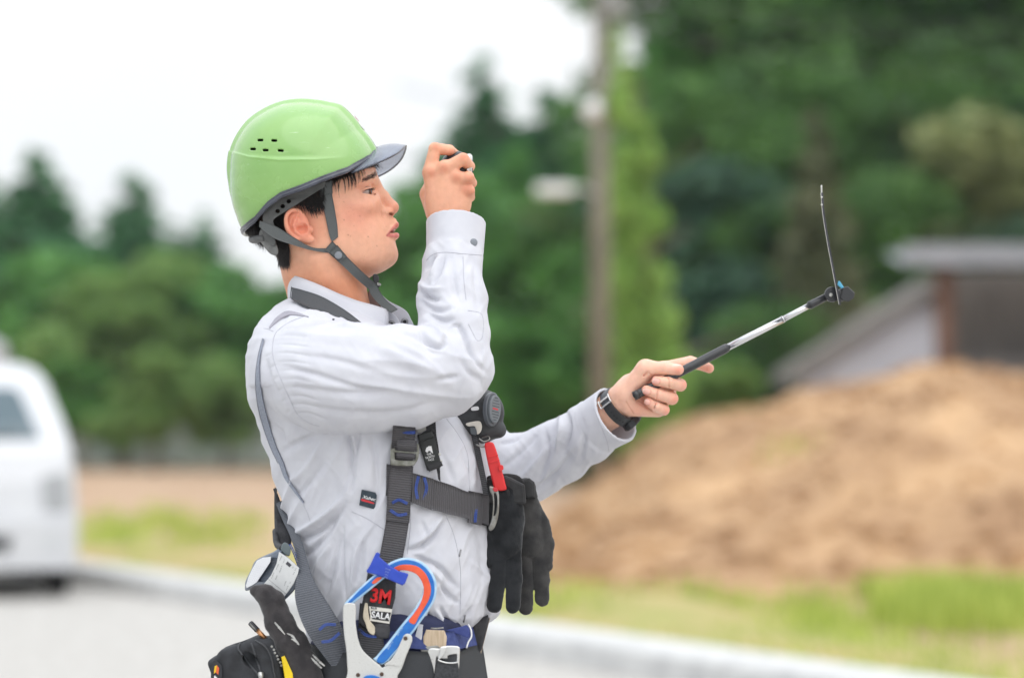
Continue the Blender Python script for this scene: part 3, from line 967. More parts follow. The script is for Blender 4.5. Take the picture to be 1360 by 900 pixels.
# body: stations from front (y=0) to the tail; half-width by height from the photo's outline
rows = [(754, 132), (740, 136), (690, 137), (640, 133), (600, 128), (560, 118), (530, 106), (505, 98), (488, 86), (478, 66)]
def vrow(v): return CH + (HZ - v) * kv
prof = [(hw * kv, vrow(v)) for v, hw in rows]
yoff = [0, -.02, -.03, 0, .06, .30, .50, .66, .82, .98]          # nose slopes back towards the roof
V = []; F = []
VAN_Y = .95
m_ = len(prof)
stations = [(0, 1.0), (.05, 1.01), (.4, 1.02), (2.6, 1.02), (3.25, 1.0), (3.3, .95)]
ring = 2 * m_
for si, (ys, sc_) in enumerate(stations):
    for j, (hw, z) in enumerate(prof):
        yy = yf + (yoff[j] if si == 0 else (max(yoff[j] + .06, ys + (0 if si < 2 else 0)) if si < 3 else ys))
        q = hw * (.97 if si == 0 else sc_ * (1 - .0 * si))
        V.append((xc + q, yy + ys * 0, z))
    for j, (hw, z) in reversed(list(enumerate(prof))):
        yy = yf + (yoff[j] if si == 0 else (max(yoff[j] + .06, ys) if si < 3 else ys))
        q = hw * (.97 if si == 0 else sc_ * (1 - .0 * si))
        V.append((xc - q, yy, z))
for si in range(len(stations) - 1):
    for j in range(ring):
        a = si * ring + j; b = si * ring + (j + 1) % ring
        F.append((a, b, b + ring, a + ring))
for j in range(m_ - 1):
    F.append((j, ring - 1 - j, ring - 2 - j, j + 1)); k_ = (len(stations) - 1) * ring
    F.append((k_ + j + 1, k_ + ring - 2 - j, k_ + ring - 1 - j, k_ + j))
o = mesh_obj('body', V, F, M_van, e, smooth=False); bevel(o, .03, 3)
def vp(u, v, dy=0): return ((u - 680) * kv, yf + dy, vrow(v))
# windscreen lies on the sloping nose
def slopey(v): return float(np.interp(-v, [-r[0] for r in rows], yoff))
def panel(name, uv, m, out_=.012, th=.02):
    c = [( (u - 680) * kv, yf + slopey(v) - out_, vrow(v)) for u, v in uv]; b_ = [(x, y + th, z) for x, y, z in c]; n = len(c)
    return bevel(mesh_obj(name, c + b_, [tuple(range(n))[::-1], tuple(range(n, 2 * n))] + [(j, (j + 1) % n, n + (j + 1) % n, n + j) for j in range(n)], m, e, smooth=False), .006)
panel('windscreen', [(-35 - 90, 583), (-35 + 90, 583), (-35 + 80, 560), (-35 + 64, 520), (-35 + 56, 512), (-35 - 56, 512), (-35 - 64, 520), (-35 - 80, 560)], M_glass, .02)
for sx in (-1, 1):
    panel('headlight', [(-35 + sx * 88, 634), (-35 + sx * 122, 626), (-35 + sx * 126, 655), (-35 + sx * 122, 680), (-35 + sx * 92, 676)][::sx], M_lens, .02)
    panel('bumper_lamp', [(-35 + sx * 92, 712), (-35 + sx * 112, 712), (-35 + sx * 112, 722), (-35 + sx * 92, 722)][::sx], M_grey, .045)
panel('bumper', [(-35 - 134, 690), (-35 + 134, 690), (-35 + 131, 757), (-35 - 131, 757)], M_van, .04, .06)
panel('grille', [(-35 - 50, 712), (-35 + 50, 712), (-35 + 46, 731), (-35 - 46, 731)], M_blk, .05, .03)
panel('number_plate', [(-35 - 28, 740), (-35 + 28, 740), (-35 + 28, 758), (-35 - 28, 758)], M_white, .055, .01)
for sx in (-1, 1):
    panel('wiper', [(-35 + sx * 10, 584), (-35 + sx * 60, 578), (-35 + sx * 60, 575), (-35 + sx * 10, 580)][::sx], M_blk, .03, .01)
    for yy in (.55, 2.7):
        x_ = xc + sx * .64; r0 = .27
        wh = tube('wheel', [(x_ - .08, yf + yy, r0), (x_ + .08, yf + yy, r0)], [r0, r0], M_tyre, e, 24, smoothpath=False); bevel(wh, .03)
        tube('rim', [(x_ + sx * .05, yf + yy, r0), (x_ + sx * .09, yf + yy, r0)], [.17, .15], M_grey, wh, 16, smoothpath=False)
        if yy < 1: pass
box('undertray', (xc - .6, yf + .25, .18), (xc + .6, yf + 3.1, .32), M_blk, e)
for q in list(e.children):
    q.matrix_parent_inverse = Matrix.Translation(-Vector((xc, yf, 0)))
e.location = (xc, yf, 0); e.rotation_euler.z = math.radians(12.2)
tag(e, 'white kei van facing the camera at the left edge, partly out of view', 'van')
# pale object just over the van roof
p = at(-8, 458, 24)
e = empty('vehicle_behind_van', (p[0], p[1] + 1, 0))
box('cargo_box', (p[0] - 2.2, p[1], .9), (p[0] - .12, p[1] + 1.4, p[2] + .1), mat('pale_grey_paint', (.50, .51, .56), .5, col2=(.55, .56, .6), nscale=2), e, .12)
box('chassis', (p[0] - 2.1, p[1] + .1, .45), (p[0] - .2, p[1] + 1.3, .9), M_blk, e, .03)
for sx in (-1.8, -.5):
    tube('wheel', [(p[0] + sx - .1, p[1] + .6, .35), (p[0] + sx + .1, p[1] + .6, .35)], [.35, .35], M_tyre, e, 20, smoothpath=False)
tag(e, 'pale grey truck body showing just above the white van roof', 'truck')
# ================================================================== PERSON
def vcol(o, name, col):
    """colour attribute per vertex (n,3) linear"""
    a = o.data.color_attributes.new(name, 'FLOAT_COLOR', 'POINT')
    c = np.ones((len(o.data.vertices), 4), np.float32); c[:, :3] = col
    a.data.foreach_set('color', c.ravel())

def skin_material():
    m = bpy.data.materials.new('skin'); m.use_nodes = True
    nt = m.node_tree; b = nt.nodes['Principled BSDF']
    at_ = nt.nodes.new('ShaderNodeAttribute'); at_.attribute_name = 'tone'
    tc = nt.nodes.new('ShaderNodeTexCoord')
    n = nt.nodes.new('ShaderNodeTexNoise'); n.inputs['Scale'].default_value = 110; n.inputs['Detail'].default_value = 6
    nt.links.new(tc.outputs['Object'], n.inputs['Vector'])
    r = nt.nodes.new('ShaderNodeValToRGB')
    r.color_ramp.elements[0].position = .3; r.color_ramp.elements[0].color = (.93, .87, .85, 1)
    r.color_ramp.elements[1].position = .62; r.color_ramp.elements[1].color = (1.06, 1.04, 1.02, 1)
    nt.links.new(n.outputs['Fac'], r.inputs['Fac'])
    mu = nt.nodes.new('ShaderNodeMix'); mu.data_type = 'RGBA'; mu.blend_type = 'MULTIPLY'; mu.inputs['Factor'].default_value = .6
    nt.links.new(at_.outputs['Color'], mu.inputs[6]); nt.links.new(r.outputs['Color'], mu.inputs[7])
    nt.links.new(mu.outputs[2], b.inputs['Base Color'])
    b.inputs['Roughness'].default_value = .47
    b.inputs['Specular IOR Level'].default_value = .42
    b.inputs['Subsurface Weight'].default_value = .28
    b.inputs['Subsurface Radius'].default_value = (1, .35, .18)
    b.inputs['Subsurface Scale'].default_value = .006
    v = nt.nodes.new('ShaderNodeTexVoronoi'); v.inputs['Scale'].default_value = 900
    n2 = nt.nodes.new('ShaderNodeTexNoise'); n2.inputs['Scale'].default_value = 260; n2.inputs['Detail'].default_value = 4
    nt.links.new(tc.outputs['Object'], v.inputs['Vector']); nt.links.new(tc.outputs['Object'], n2.inputs['Vector'])
    ad = nt.nodes.new('ShaderNodeMath'); ad.operation = 'ADD'
    nt.links.new(v.outputs['Distance'], ad.inputs[0]); nt.links.new(n2.outputs['Fac'], ad.inputs[1])
    bp = nt.nodes.new('ShaderNodeBump'); bp.inputs['Strength'].default_value = .4; bp.inputs['Distance'].default_value = .0006
    nt.links.new(ad.outputs[0], bp.inputs['Height']); nt.links.new(bp.outputs[0], b.inputs['Normal'])
    return m
M_skin = skin_material()

# ---- base of the head: y^2 = F(x,z), F interpolated through (u, v, half-width in mm)
HEADP = [
 # silhouette (half-width 0)
 (499.5, 226, 0), (501, 234, 0), (502.5, 241, 0), (503, 247, 0), (503.5, 256, 0), (506, 268, 0), (510, 279, 0), (515.5, 288, 0), (519.5, 295, 0), (521, 303, 0), (521.8, 312, 0), (525.2, 321, 0), (526.0, 329, 0), (526.5, 336, 0),
 (525.8, 342, 0), (523.4, 347.8, 0), (519, 353.2, 0), (513, 358, 0), (504, 362.6, 0), (495, 365, 0), (484, 367, 0), (472, 370, 0), (455, 370, 0), (438, 368, 0), (420, 366, 0), (400, 362, 0), (384, 350, 0), (364, 330, 0),
 (346, 310, 0), (335, 285, 0), (328, 262, 0), (327, 235, 0), (332, 210, 0), (345, 188, 0), (365, 170, 0), (390, 161, 0), (420, 158, 0), (450, 164, 0), (472, 178, 0), (488, 196, 0), (496, 213, 0),
 # forehead / brow
 (496, 226, 22), (490, 226, 34), (480, 226, 46), (466, 224, 58), (450, 222, 66), (430, 218, 71), (400, 216, 75), (370, 220, 72), (345, 230, 52), (420, 190, 62), (390, 190, 64), (450, 192, 50), (360, 195, 48), (475, 205, 34),
 (499, 238, 16), (495, 238, 29), (487, 238, 42), (476, 239, 51), (462, 241, 60), (445, 245, 67),
 # orbit
 (499, 249, 13), (495, 251, 20), (489, 252, 30), (481, 254, 42), (472, 256, 51), (460, 258, 60),
 # cheek
 (503, 266, 16), (498.5, 267, 26), (490, 269, 36.5), (482, 271, 45), (470, 274, 54), (455, 277, 62), (440, 280, 66), (420, 285, 69), (395, 285, 70), (365, 280, 62), (345, 270, 45),
 (508, 286, 17), (504, 287, 26), (497, 290, 36), (487, 293, 46), (472, 296, 54), (455, 300, 60), (435, 305, 64),
 (517, 303, 17), (513, 307, 26), (507, 309, 34), (496, 314, 44), (480, 317, 51), (460, 320, 57), (440, 322, 61), (415, 318, 63), (385, 312, 56), (360, 305, 42),
 (523, 327, 15), (519, 328, 24), (511, 330, 34), (500, 333, 42), (484, 336, 48), (465, 337, 54), (445, 337, 58), (425, 334, 58), (395, 330, 50),
 (524, 338, 14), (520, 343, 20), (512, 348, 27), (500, 352, 34), (486, 354, 39), (468, 351, 47), (450, 346, 53), (433, 342, 54),
]
def tps_field():
    p = np.array(HEADP, float)
    X = p[:, :2] * S * 1000; w2 = p[:, 2] ** 2
    # interior points are seen at their own depth: undo the perspective
    kk = (D * 1000 - p[:, 2]) / (D * 1000)
    X[:, 0] = ((p[:, 0] - 680) * kk + 680) * S * 1000
    X[:, 1] = ((p[:, 1] - HZ) * kk + HZ) * S * 1000
    def U(r2): return r2 * np.log(r2 + 1e-9)
    n = len(p)
    d2 = ((X[:, None] - X[None]) ** 2).sum(2)
    sc_ = 1e4
    A = np.zeros((n + 3, n + 3)); A[:n, :n] = U(d2 / sc_) + np.eye(n) * .004
    A[:n, n] = 1; A[:n, n + 1:] = X / 100; A[n, :n] = 1; A[n + 1:, :n] = X.T / 100
    sol = np.linalg.solve(A, np.r_[w2, 0, 0, 0])
    u0, v0 = 300 * S * 1000, 130 * S * 1000
    g = 0.7
    nu, nv = int(260 * S * 1000 / g), int(260 * S * 1000 / g)
    gu = u0 + g * np.arange(nu); gv = v0 + g * np.arange(nv)
    GX, GY = np.meshgrid(gu, gv, indexing='ij'); Q = np.stack([GX.ravel(), GY.ravel()], 1)
    F = np.zeros(len(Q))
    for i in range(0, len(Q), 40000):
        q = Q[i:i + 40000]; d = ((q[:, None] - X[None]) ** 2).sum(2)
        F[i:i + 40000] = U(d / sc_) @ sol[:n] + sol[n] + q @ sol[n + 1:] / 100
    F = F.reshape(nu, nv)
    # outside the silhouette polygon F must be negative
    poly = np.array([(a, b) for a, b, c in HEADP if c == 0]) * S * 1000
    inside = np.zeros(len(Q), bool)
    j = len(poly) - 1
    for i in range(len(poly)):
        xi, yi = poly[i]; xj, yj = poly[j]
        c = ((yi > Q[:, 1]) != (yj > Q[:, 1])) & (Q[:, 0] < (xj - xi) * (Q[:, 1] - yi) / (yj - yi + 1e-12) + xi)
        inside ^= c; j = i
    ins = inside.reshape(nu, nv)
    dd, _, _ = poly_dist(Q[:, 0], Q[:, 1], np.vstack([poly, poly[:1]])); dd = dd.reshape(nu, nv)
    F = np.where(ins, np.maximum(F, dd * 6), np.minimum(F, -dd * 30))
    return F, u0, v0, g
HF, _u0, _v0, _g = tps_field()
_gx, _gy = np.gradient(HF, _g)
HG = np.sqrt(_gx ** 2 + _gy ** 2)
def bil(A, x, y):
    x = np.clip(x, 0, A.shape[0] - 1.001); y = np.clip(y, 0, A.shape[1] - 1.001)
    i = x.astype(int); j = y.astype(int); a = x - i; b = y - j
    return (A[i, j] * (1 - a) + A[i + 1, j] * a) * (1 - b) + (A[i, j + 1] * (1 - a) + A[i + 1, j + 1] * a) * b
def base_head(P):
    mu = (P[:, 0] / S + 680) * S * 1000; mv = (HZ - (P[:, 2] - CH) / S) * S * 1000
    x = (mu - _u0) / _g; y = (mv - _v0) / _g
    F = bil(HF, x, y); G = bil(HG, x, y)
    Y = P[:, 1] * 1000
    out_ = np.maximum(0, np.maximum(np.maximum(-x, x - HF.shape[0] + 1), np.maximum(-y, y - HF.shape[1] + 1))) * _g
    return ((Y * Y - F) / np.sqrt(4 * Y * Y + G * G + 60) + out_).astype(np.float32) / 1000
def Hm(u, v, ymm):
    """point on the near (right) half of the head seen at pixel (u, v), y in mm from the mid plane (negative = near)"""
    return W(u, v, ymm / 1000)
def mir(P):
    Q = P.copy(); Q[:, 1] = -np.abs(Q[:, 1]); return Q
EYE = Hm(482.8, 255.6, -33)
EYER = .0122
NECK_A = W(425, 330, 0); NECK_B = W(432, 425, 0)
def eye_angles(P):
    q = P - EYE
    az = np.degrees(np.arctan2(-q[:, 1], q[:, 0]))      # 0 = forward, 90 = outward
    el = np.degrees(np.arctan2(q[:, 2], np.hypot(q[:, 0], q[:, 1])))
    return az, el, np.sqrt((q * q).sum(1))
def lid_open(az):
    """upper and lower lid elevation, by azimuth"""
    t = np.clip((az + 42) / 152, 0, 1)
    up = -3 + 26 * np.sin(math.pi * t ** .85) ** .75 - 9 * t
    lo_ = -6 - 8 * np.sin(math.pi * t) ** .8 - 8 * t
    return up, lo_
def head_field(P0):
    P = mir(P0)                                            # both halves alike
    f = base_head(P)
    # nose
    n = sl(P, Hm(498.6, 244, 0), Hm(510.2, 260, 0), .0060, .0066)
    n = smin(n, sl(P, Hm(511, 260, 0), Hm(520.3, 275, 0), .0060, .0096), .006)
    n = smin(n, sph(P, Hm(520.6, 275.4, -1.5), .0098), .004)
    n = smin(n, ell(P, Hm(514.2, 280.8, -12), (.0088, .0064, .0062)), .004)     # wing
    n = smin(n, sl(P, Hm(519.5, 284.5, 0), Hm(512, 287.5, 0), .0042, .004), .003)
    f = smin(f, n, .012)
    # cheek fold beside the wing
    f = smax(f, -sl(P, Hm(506.0, 282, -21), Hm(507.8, 288.5, -21), .0010, .0012), .003)
    # nostril
    f = smax(f, -ell(P, Hm(519.0, 284.2, -9.5), (.0048, .0085, .0023), roty(math.radians(18))), .0012)
    # muzzle and lips
    mz = ell(P, Hm(508, 306, 0), (.0185, .020, .020))
    f = smin(f, mz, .010)
    ul = chain(P, [Hm(525.6, 297.8, -1), Hm(524.6, 298.2, -7), Hm(520.5, 303.0, -16), Hm(514.2, 311.5, -23)], [.0047, .0044, .0028, .0012], .003)
    ul = smin(ul, sl(P, Hm(523.2, 292.5, -4.5), Hm(522, 295, -7), .0034, .004), .004)
    ll = chain(P, [Hm(526.0, 312.6, 0), Hm(524.2, 312.8, -8), Hm(519.6, 313.0, -16), Hm(514.4, 312.6, -23)], [.0050, .0046, .0031, .0012], .003)
    f = smin(f, ul, .0035); f = smin(f, ll, .0035)
    # mouth opening, a shallow wedge between the lips
    mo = chain(P, [Hm(529, 306.2, 0), Hm(524, 306.6, -9), Hm(519, 309.0, -16.5), Hm(514, 312.4, -24)], [.0034, .0028, .0013, .0006], .001)
    mo = smin(mo, chain(P, [Hm(521, 306, 0), Hm(518, 306.8, -9)], [.0062, .0046], .001), .002)
    f = smax(f, -mo, .0012)
    # groove under the lower lip
    # chin
    f = smin(f, sph(P, Hm(515.6, 338.5, -3), .0118), .012)
    # philtrum
    f = smax(f, -sl(P, Hm(523.8, 288.5, 0), Hm(527.0, 292.5, 0), .0012, .0014), .003)
    # eye: hollow, eyeball cover (lids), slit
    az, el, r = eye_angles(P)
    f = smax(f, -ell(P, Hm(497.5, 253.5, -27), (.0060, .0105, .0070)), .008)
    lid = r - (EYER + .0020)
    f = smin(f, ell(P, Hm(494, 268, -27), (.012, .0095, .013)), .016)
    f = smin(f, lid, .0045)
    up, lo_ = lid_open(az)
    slit = np.maximum(np.maximum((el - up), (lo_ - el)) * math.pi / 180 * EYER, np.maximum(-24 - az, az - 108) * math.pi / 180 * EYER)
    slit = np.maximum(slit, r - EYER * 1.5)
    f = smax(f, -slit.astype(np.float32), .0007)
    f = np.maximum(f, -(r - (EYER - .0006)))
    # lid crease
    cre = chain(P, spline([Hm(477.5, 252.0, -47), Hm(484, 248.4, -44.5), Hm(491.5, 247.6, -37), Hm(496, 249.5, -26)], 12), np.linspace(.0005, .0010, 12), .001)
    f = smax(f, -cre, .003)
    # brow ridge
    f = smin(f, chain(P, [Hm(496.5, 236.8, -12), Hm(492.5, 236.5, -26), Hm(484, 238, -39), Hm(475, 242, -48)], [.0042, .0050, .0046, .003], .004), .010)
    # cheekbone
    f = smin(f, ell(P, Hm(476, 273, -44), (.020, .011, .011)), .016)
    # jaw muscle
    f = smin(f, ell(P, Hm(444, 322, -47), (.018, .011, .024)), .014)
    # ear
    bb = (np.abs(P[:, 0] - Hm(398, 300, -78)[0]) < .045) & (np.abs(P[:, 2] - Hm(398, 300, -78)[2]) < .045)
    if bb.any():
        Q = P[bb]
        ear = ear_field(Q, f[bb])
        f = f.copy(); f[bb] = ear
    # neck
    neck = chain(P, [W(418, 318, 0), W(428, 360, 0), W(437, 400, 0), W(444, 440, 0)], [.060, .0565, .055, .064], .02)
    sc_ = chain(P, [Hm(410, 335, -52), Hm(436, 372, -46), Hm(462, 402, -30)], [.013, .014, .012], .01)
    neck = smin(neck, sc_, .012)
    f = smin(f, neck, .020)
    return f
def ep(u, v, y): return Hm(u + .5, v + .8, y)
EARO = [(403.5, 291, -76), (401, 284.5, -80), (395.5, 279.2, -84), (388.5, 278.6, -87), (381.8, 283, -89.5), (379.2, 291, -90), (380.4, 299, -89), (384, 307, -87), (388.8, 313.2, -84), (394.5, 317.2, -81)]
def ear_field(Q, f):
    # skull under the ear, then the plate, rim, antihelix, lobe, tragus and the hollows
    plate_ = ell(Q, ep(393.5, 298, -80), (.0185, .0062, .0235), rot_ear)
    body = smin(f, plate_, .004)
    rs_ = spline(np.c_[np.array([ep(*p) for p in EARO]), np.array([.0022, .0026, .0030, .0031, .0030, .0029, .0029, .0030, .0034, .0042])], 26)
    rim = chain(Q, rs_[:, :3], rs_[:, 3], .0006)
    lobe = ell(Q, ep(405.5, 314.6, -77), (.0135, .0040, .0066), rot_lobe)
    body = smax(body, -ell(Q, ep(401.2, 303, -87), (.0092, .0105, .0082), rot_ear), .003)     # concha
    body = smax(body, -ell(Q, ep(396.5, 288, -88.5), (.0060, .0050, .0048)), .003)             # fossa
    body = smax(body, -chain(Q, [ep(399, 284.8, -86.5), ep(388.5, 283.4, -91), ep(384.2, 291, -92.5), ep(386.5, 301.5, -91)], [.0016, .0021, .0021, .0015], .002), .002)
    anti = chain(Q, [ep(396, 291, -83), ep(391.2, 292.2, -86), ep(389.8, 299, -87), ep(391.6, 306.5, -85), ep(396.8, 310.6, -83.5)], [.0014, .0022, .0024, .0024, .0020], .002)
    anti = smin(anti, chain(Q, [ep(391.2, 292.2, -86), ep(394.5, 285.4, -84.5)], [.0018, .0014], .001), .002)
    trag = ell(Q, ep(411.6, 304.0, -75.5), (.0042, .0040, .0056))
    crus = chain(Q, [ep(403.5, 293, -78), ep(400.5, 297.5, -81), ep(397, 299, -82)], [.0022, .002, .0014], .002)
    g = smin(body, rim, .0022); g = smin(g, anti, .0022); g = smin(g, lobe, .0045); g = smin(g, trag, .0035); g = smin(g, crus, .002)
    return g
def roty(a):
    c, s = math.cos(a), math.sin(a); return np.array([[c, 0, s], [0, 1, 0], [-s, 0, c]])
rot_ear = roty(math.radians(-20)); rot_lobe = roty(math.radians(14))
def lin(r, g, b): return tuple((c / 255) ** 2.2 for c in (r, g, b))
def blob(V, c, r, p=2):
    d = (V - np.asarray(c)) / np.asarray(r); return np.exp(-(np.abs(d) ** p).sum(1))
def head_tone(V):
    M = mir(V)
    base = np.array(lin(230, 176, 147)); n = len(V)
    col = np.tile(base, (n, 1))
    def mixin(w_, c):
        nonlocal col
        w_ = np.clip(w_, 0, 1)[:, None]; col = col * (1 - w_) + np.array(lin(*c)) * w_
    mixin(.55 * blob(M, Hm(470, 285, -50), (.035, .04, .028)), (232, 150, 128))
    mixin(.55 * blob(M, Hm(523, 276, 0), (.010, .02, .012)), (226, 138, 118))
    mixin(.15 * blob(M, Hm(500, 268, -20), (.016, .02, .016)), (228, 150, 130))
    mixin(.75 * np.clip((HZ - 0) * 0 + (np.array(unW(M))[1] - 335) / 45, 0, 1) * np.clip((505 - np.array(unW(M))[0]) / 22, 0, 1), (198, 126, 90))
    mixin(.7 * blob(M, Hm(397, 299, -85), (.024, .02, .028), 4), (222, 128, 104))
    mixin(.55 * blob(M, Hm(425, 300, -60), (.02, .03, .03)), (214, 142, 112))
    mixin(.45 * blob(M, Hm(482, 247, -42), (.018, .02, .008)), (216, 140, 116))
    u, v = unW(M)
    # lips
    d1, f1, _ = poly_dist(u, v, [(529, 298.3), (525, 301), (520, 306), (514.5, 311.6)])
    d2, f2, _ = poly_dist(u, v, [(530, 311.6), (524, 312.8), (514.5, 312.8)])
    lw = np.exp(-(np.maximum(0, d1 - (2.6 - 2.2 * f1)) / .9) ** 2)
    lw = np.maximum(lw, np.exp(-(np.maximum(0, d2 - (3.4 - 2.4 * f2)) / .9) ** 2))
    lw *= (u > 511) & (v > 292) & (v < 320)
    mixin(.75 * lw, (206, 112, 112))
    dark = np.exp(-(poly_dist(u, v, [(521, 306.5), (513.8, 312.6)])[0] / 1.0) ** 2) * (u < 523)  # darkness between the lips, put into the skin tone
    mixin(.6 * dark, (120, 50, 46))
    gap = np.exp(-(poly_dist(u, v, [(530, 305.3), (524.5, 306.2), (519.5, 308.2)])[0] / 1.25) ** 2) * (u > 517); mixin(.92 * gap, (52, 16, 16))  # shade inside the parted mouth, painted into the tone
    # eyelid line, nostril
    ns_ = blob(M, Hm(519.2, 284.4, -9), (.0040, .009, .0019)); mixin(.8 * ns_, (90, 40, 32))
    az, el, r = eye_angles(M); up, lo_ = lid_open(az)
    el_w = np.exp(-((el - up - 2) / 3.0) ** 2) * (r < EYER + .0028) * (az > -40) * (az < 112)
    mixin(.6 * el_w, (110, 66, 54))
    lw2 = np.exp(-((el - lo_ + 3) / 3.5) ** 2) * (r < EYER + .0028) * (az > -40) * (az < 105); mixin(.5 * lw2, (200, 120, 104))
    # scalp under the hair
    sc1 = np.clip((np.interp(u, [300, 372, 384, 400, 428, 445, 480, 500, 540], [300, 298, 276, 274, 278, 243, 228, 222, 218]) - v) / 3, 0, 1)
    sc2 = np.clip((384.5 - u) / 2, 0, 1) * np.clip((358 - v) / 6, 0, 1)
    mixin(.93 * np.maximum(sc1, sc2) * (r > .03) * (~((np.abs(u - 396) < 21) & (v > 275) & (V[:, 1] < -.0805))), (34, 28, 28))
    # beard shadow and freckles
    mixin(.18 * blob(M, Hm(516, 338, -10), (.02, .03, .016)), (180, 140, 128))
    rf = np.random.default_rng(12)
    spots = [(462.5, 312, .9, .6), (465.5, 313.5, .7, .5), (489, 314.4, .8, .6), (457, 292, .7, .6), (456.5, 268, .7, .5), (500.5, 326.5, .8, .5), (470, 300, .6, .4), (478, 287, .6, .4), (452, 330, .6, .4), (466, 276, .5, .4), (513, 301, .6, .3), (427, 376, .7, .5), (437, 372, .5, .4)]
    spots += [(rf.uniform(448, 500), rf.uniform(266, 350), rf.uniform(.3, .5), rf.uniform(.08, .25)) for _ in range(46)]
    for (a, b, s_, k_) in spots:
        m_ = np.exp(-(((u - a) ** 2 + (v - b) ** 2) / (s_ * 1.1) ** 2)) * k_ * (V[:, 1] < 0)
        mixin(m_, (120, 62, 44))
    return col

hl, hh_ = W(312, 440, 0), W(540, 150, 0)
if 'FASTHEAD' in globals(): hres = .0025
else: hres = .00115
Vh, Qh = implicit(head_field, (W(318, 440)[0], -.105, W(318, 432)[2]), (W(538, 440)[0], .105, W(400, 150)[2]), hres, lip=1.3)
# ---- hands and forearms (part of the one body)
def finger(P, pts, rad, k=.0015):
    return chain(P, [W(*p) for p in pts], rad, k)
def rhand_field(P):
    """raised right hand, back of the hand to the camera"""
    wr = W(595, 306, -.040)
    f = sl(P, W(592, 345, -.055), wr, .030, .0262)
    mc = [((573, 232, -.036), .0128), ((588, 227, -.043), .0126), ((603, 238, -.042), .0120), ((615, 254, -.035), .0112)]
    for (p, r) in mc:
        a = W(594 + (p[0] - 594) * .35, 296, -.038)
        f = smin(f, sl(P, a, W(*p), .0185, r), .010)
    f = smin(f, ell(P, W(596, 268, -.034), (.034, .014, .034)), .010)
    kn = [((572, 226, -.043), .0080), ((590, 220, -.051), .0082), ((606, 233, -.050), .0080), ((618, 250, -.043), .0072)]
    for p, r in kn: f = smin(f, sph(P, W(*p), r), .008)
    fi = finger(P, [(571, 228, -.038), (577.5, 197.5, -.040), (597, 199.5, -.030), (606, 206, -.010)], [.0108, .0092, .0080, .0070])
    fm = finger(P, [(589, 226, -.044), (615, 211.5, -.050), (623.5, 221, -.030), (618, 232, -.010)], [.0108, .0094, .0082, .0072])
    fr = finger(P, [(603, 238, -.043), (622, 235.5, -.050), (626.5, 243, -.028), (618, 250, -.010)], [.0100, .0088, .0078, .0070])
    fl = finger(P, [(613, 254, -.037), (623.5, 253, -.043), (624.5, 262, -.024), (614, 266, -.010)], [.0092, .0080, .0070, .0064])
    th = finger(P, [(580, 282, -.025), (570, 258, -.008), (577, 236, .012), (590, 220, .022)], [.017, .0145, .0105, .0088])
    g = smin(smin(fi, fm, .0030), smin(fr, fl, .0026), .0026)
    f = smin(f, g, .0055)
    f = smin(f, th, .007)
    # tendons and knuckle dimples
    for (p, r) in kn: 
        f = smin(f, sl(P, W(594 + (p[0] - 594) * .4, 285, -.050), W(p[0], p[1] + 6, p[2] + .003), .0022, .0026), .008)
    return f
LT = dict(th=[(836, 517, .048), (857, 489, .036), (884, 489.5, .028), (903, 490.5, .026)])
def lhand_field(P):
    """far left hand, palm to the camera, closed round the stick"""
    f = chain(P, [W(776, 569, .10), W(808, 547, .074), W(830, 528, .060)], [.026, .0255, .0255], .01)
    for p, r in [((880, 491, .072), .0125), ((892, 508, .074), .0125), ((888, 526, .074), .0120), ((876, 541, .070), .0115)]:
        a = W(838, 520 + (p[1] - 516) * .35, .064)
        f = smin(f, sl(P, a, W(*p), .0180, r), .010)
    f = smin(f, chain(P, [W(835, 521, .050), W(858, 490, .037)], [.0190, .0145], .01), .010)          # thenar
    f = smin(f, chain(P, [W(838, 540, .052), W(874, 544, .052)], [.0150, .0115], .01), .008)          # heel
    f = smax(f, -sl(P, W(852, 522, .022), W(880, 512, .030), .009, .010), .008)                       # hollow of the palm
    th = finger(P, [(857, 490, .037), (884, 489, .028), (901, 490.8, .026)], [.0140, .0098, .0084])
    fi = finger(P, [(880, 490, .074), (917, 480.5, .078), (936, 486, .068), (942, 489, .062)], [.0115, .0092, .0082, .0074])
    fm = finger(P, [(893, 508, .070), (903.5, 511, .044), (887, 507.5, .026), (871.5, 505.6, .020)], [.0110, .0098, .0086, .0074])
    fr = finger(P, [(890, 527, .070), (892.5, 529, .044), (874, 523.5, .026), (858.5, 518, .021)], [.0105, .0096, .0086, .0074])
    fl = finger(P, [(880, 542, .068), (881.5, 544, .046), (871, 540, .030), (861, 533.5, .026)], [.0098, .0088, .0078, .0068])
    f = smin(f, th, .006)
    f = smin(f, fi, .006)
    for g in (fm, fr, fl): f = smin(f, g, .0014)
    # creases of the bent joints and of the palm
    for a, b in [((887, 499, .020), (889, 516, .022)), ((874, 514, .018), (872, 532, .018)), ((871, 533, .024), (868, 547, .024))]:
        f = smax(f, -sl(P, W(*a), W(*b), .0009, .0009), .0030)
    for a, b in [((862, 494.5, .020), (852, 500, .030)), ((832, 533, .030), (842, 549, .034)), ((845, 530, .036), (866, 545, .040))]:
        f = smax(f, -sl(P, W(*a), W(*b), .0012, .0012), .004)
    return f
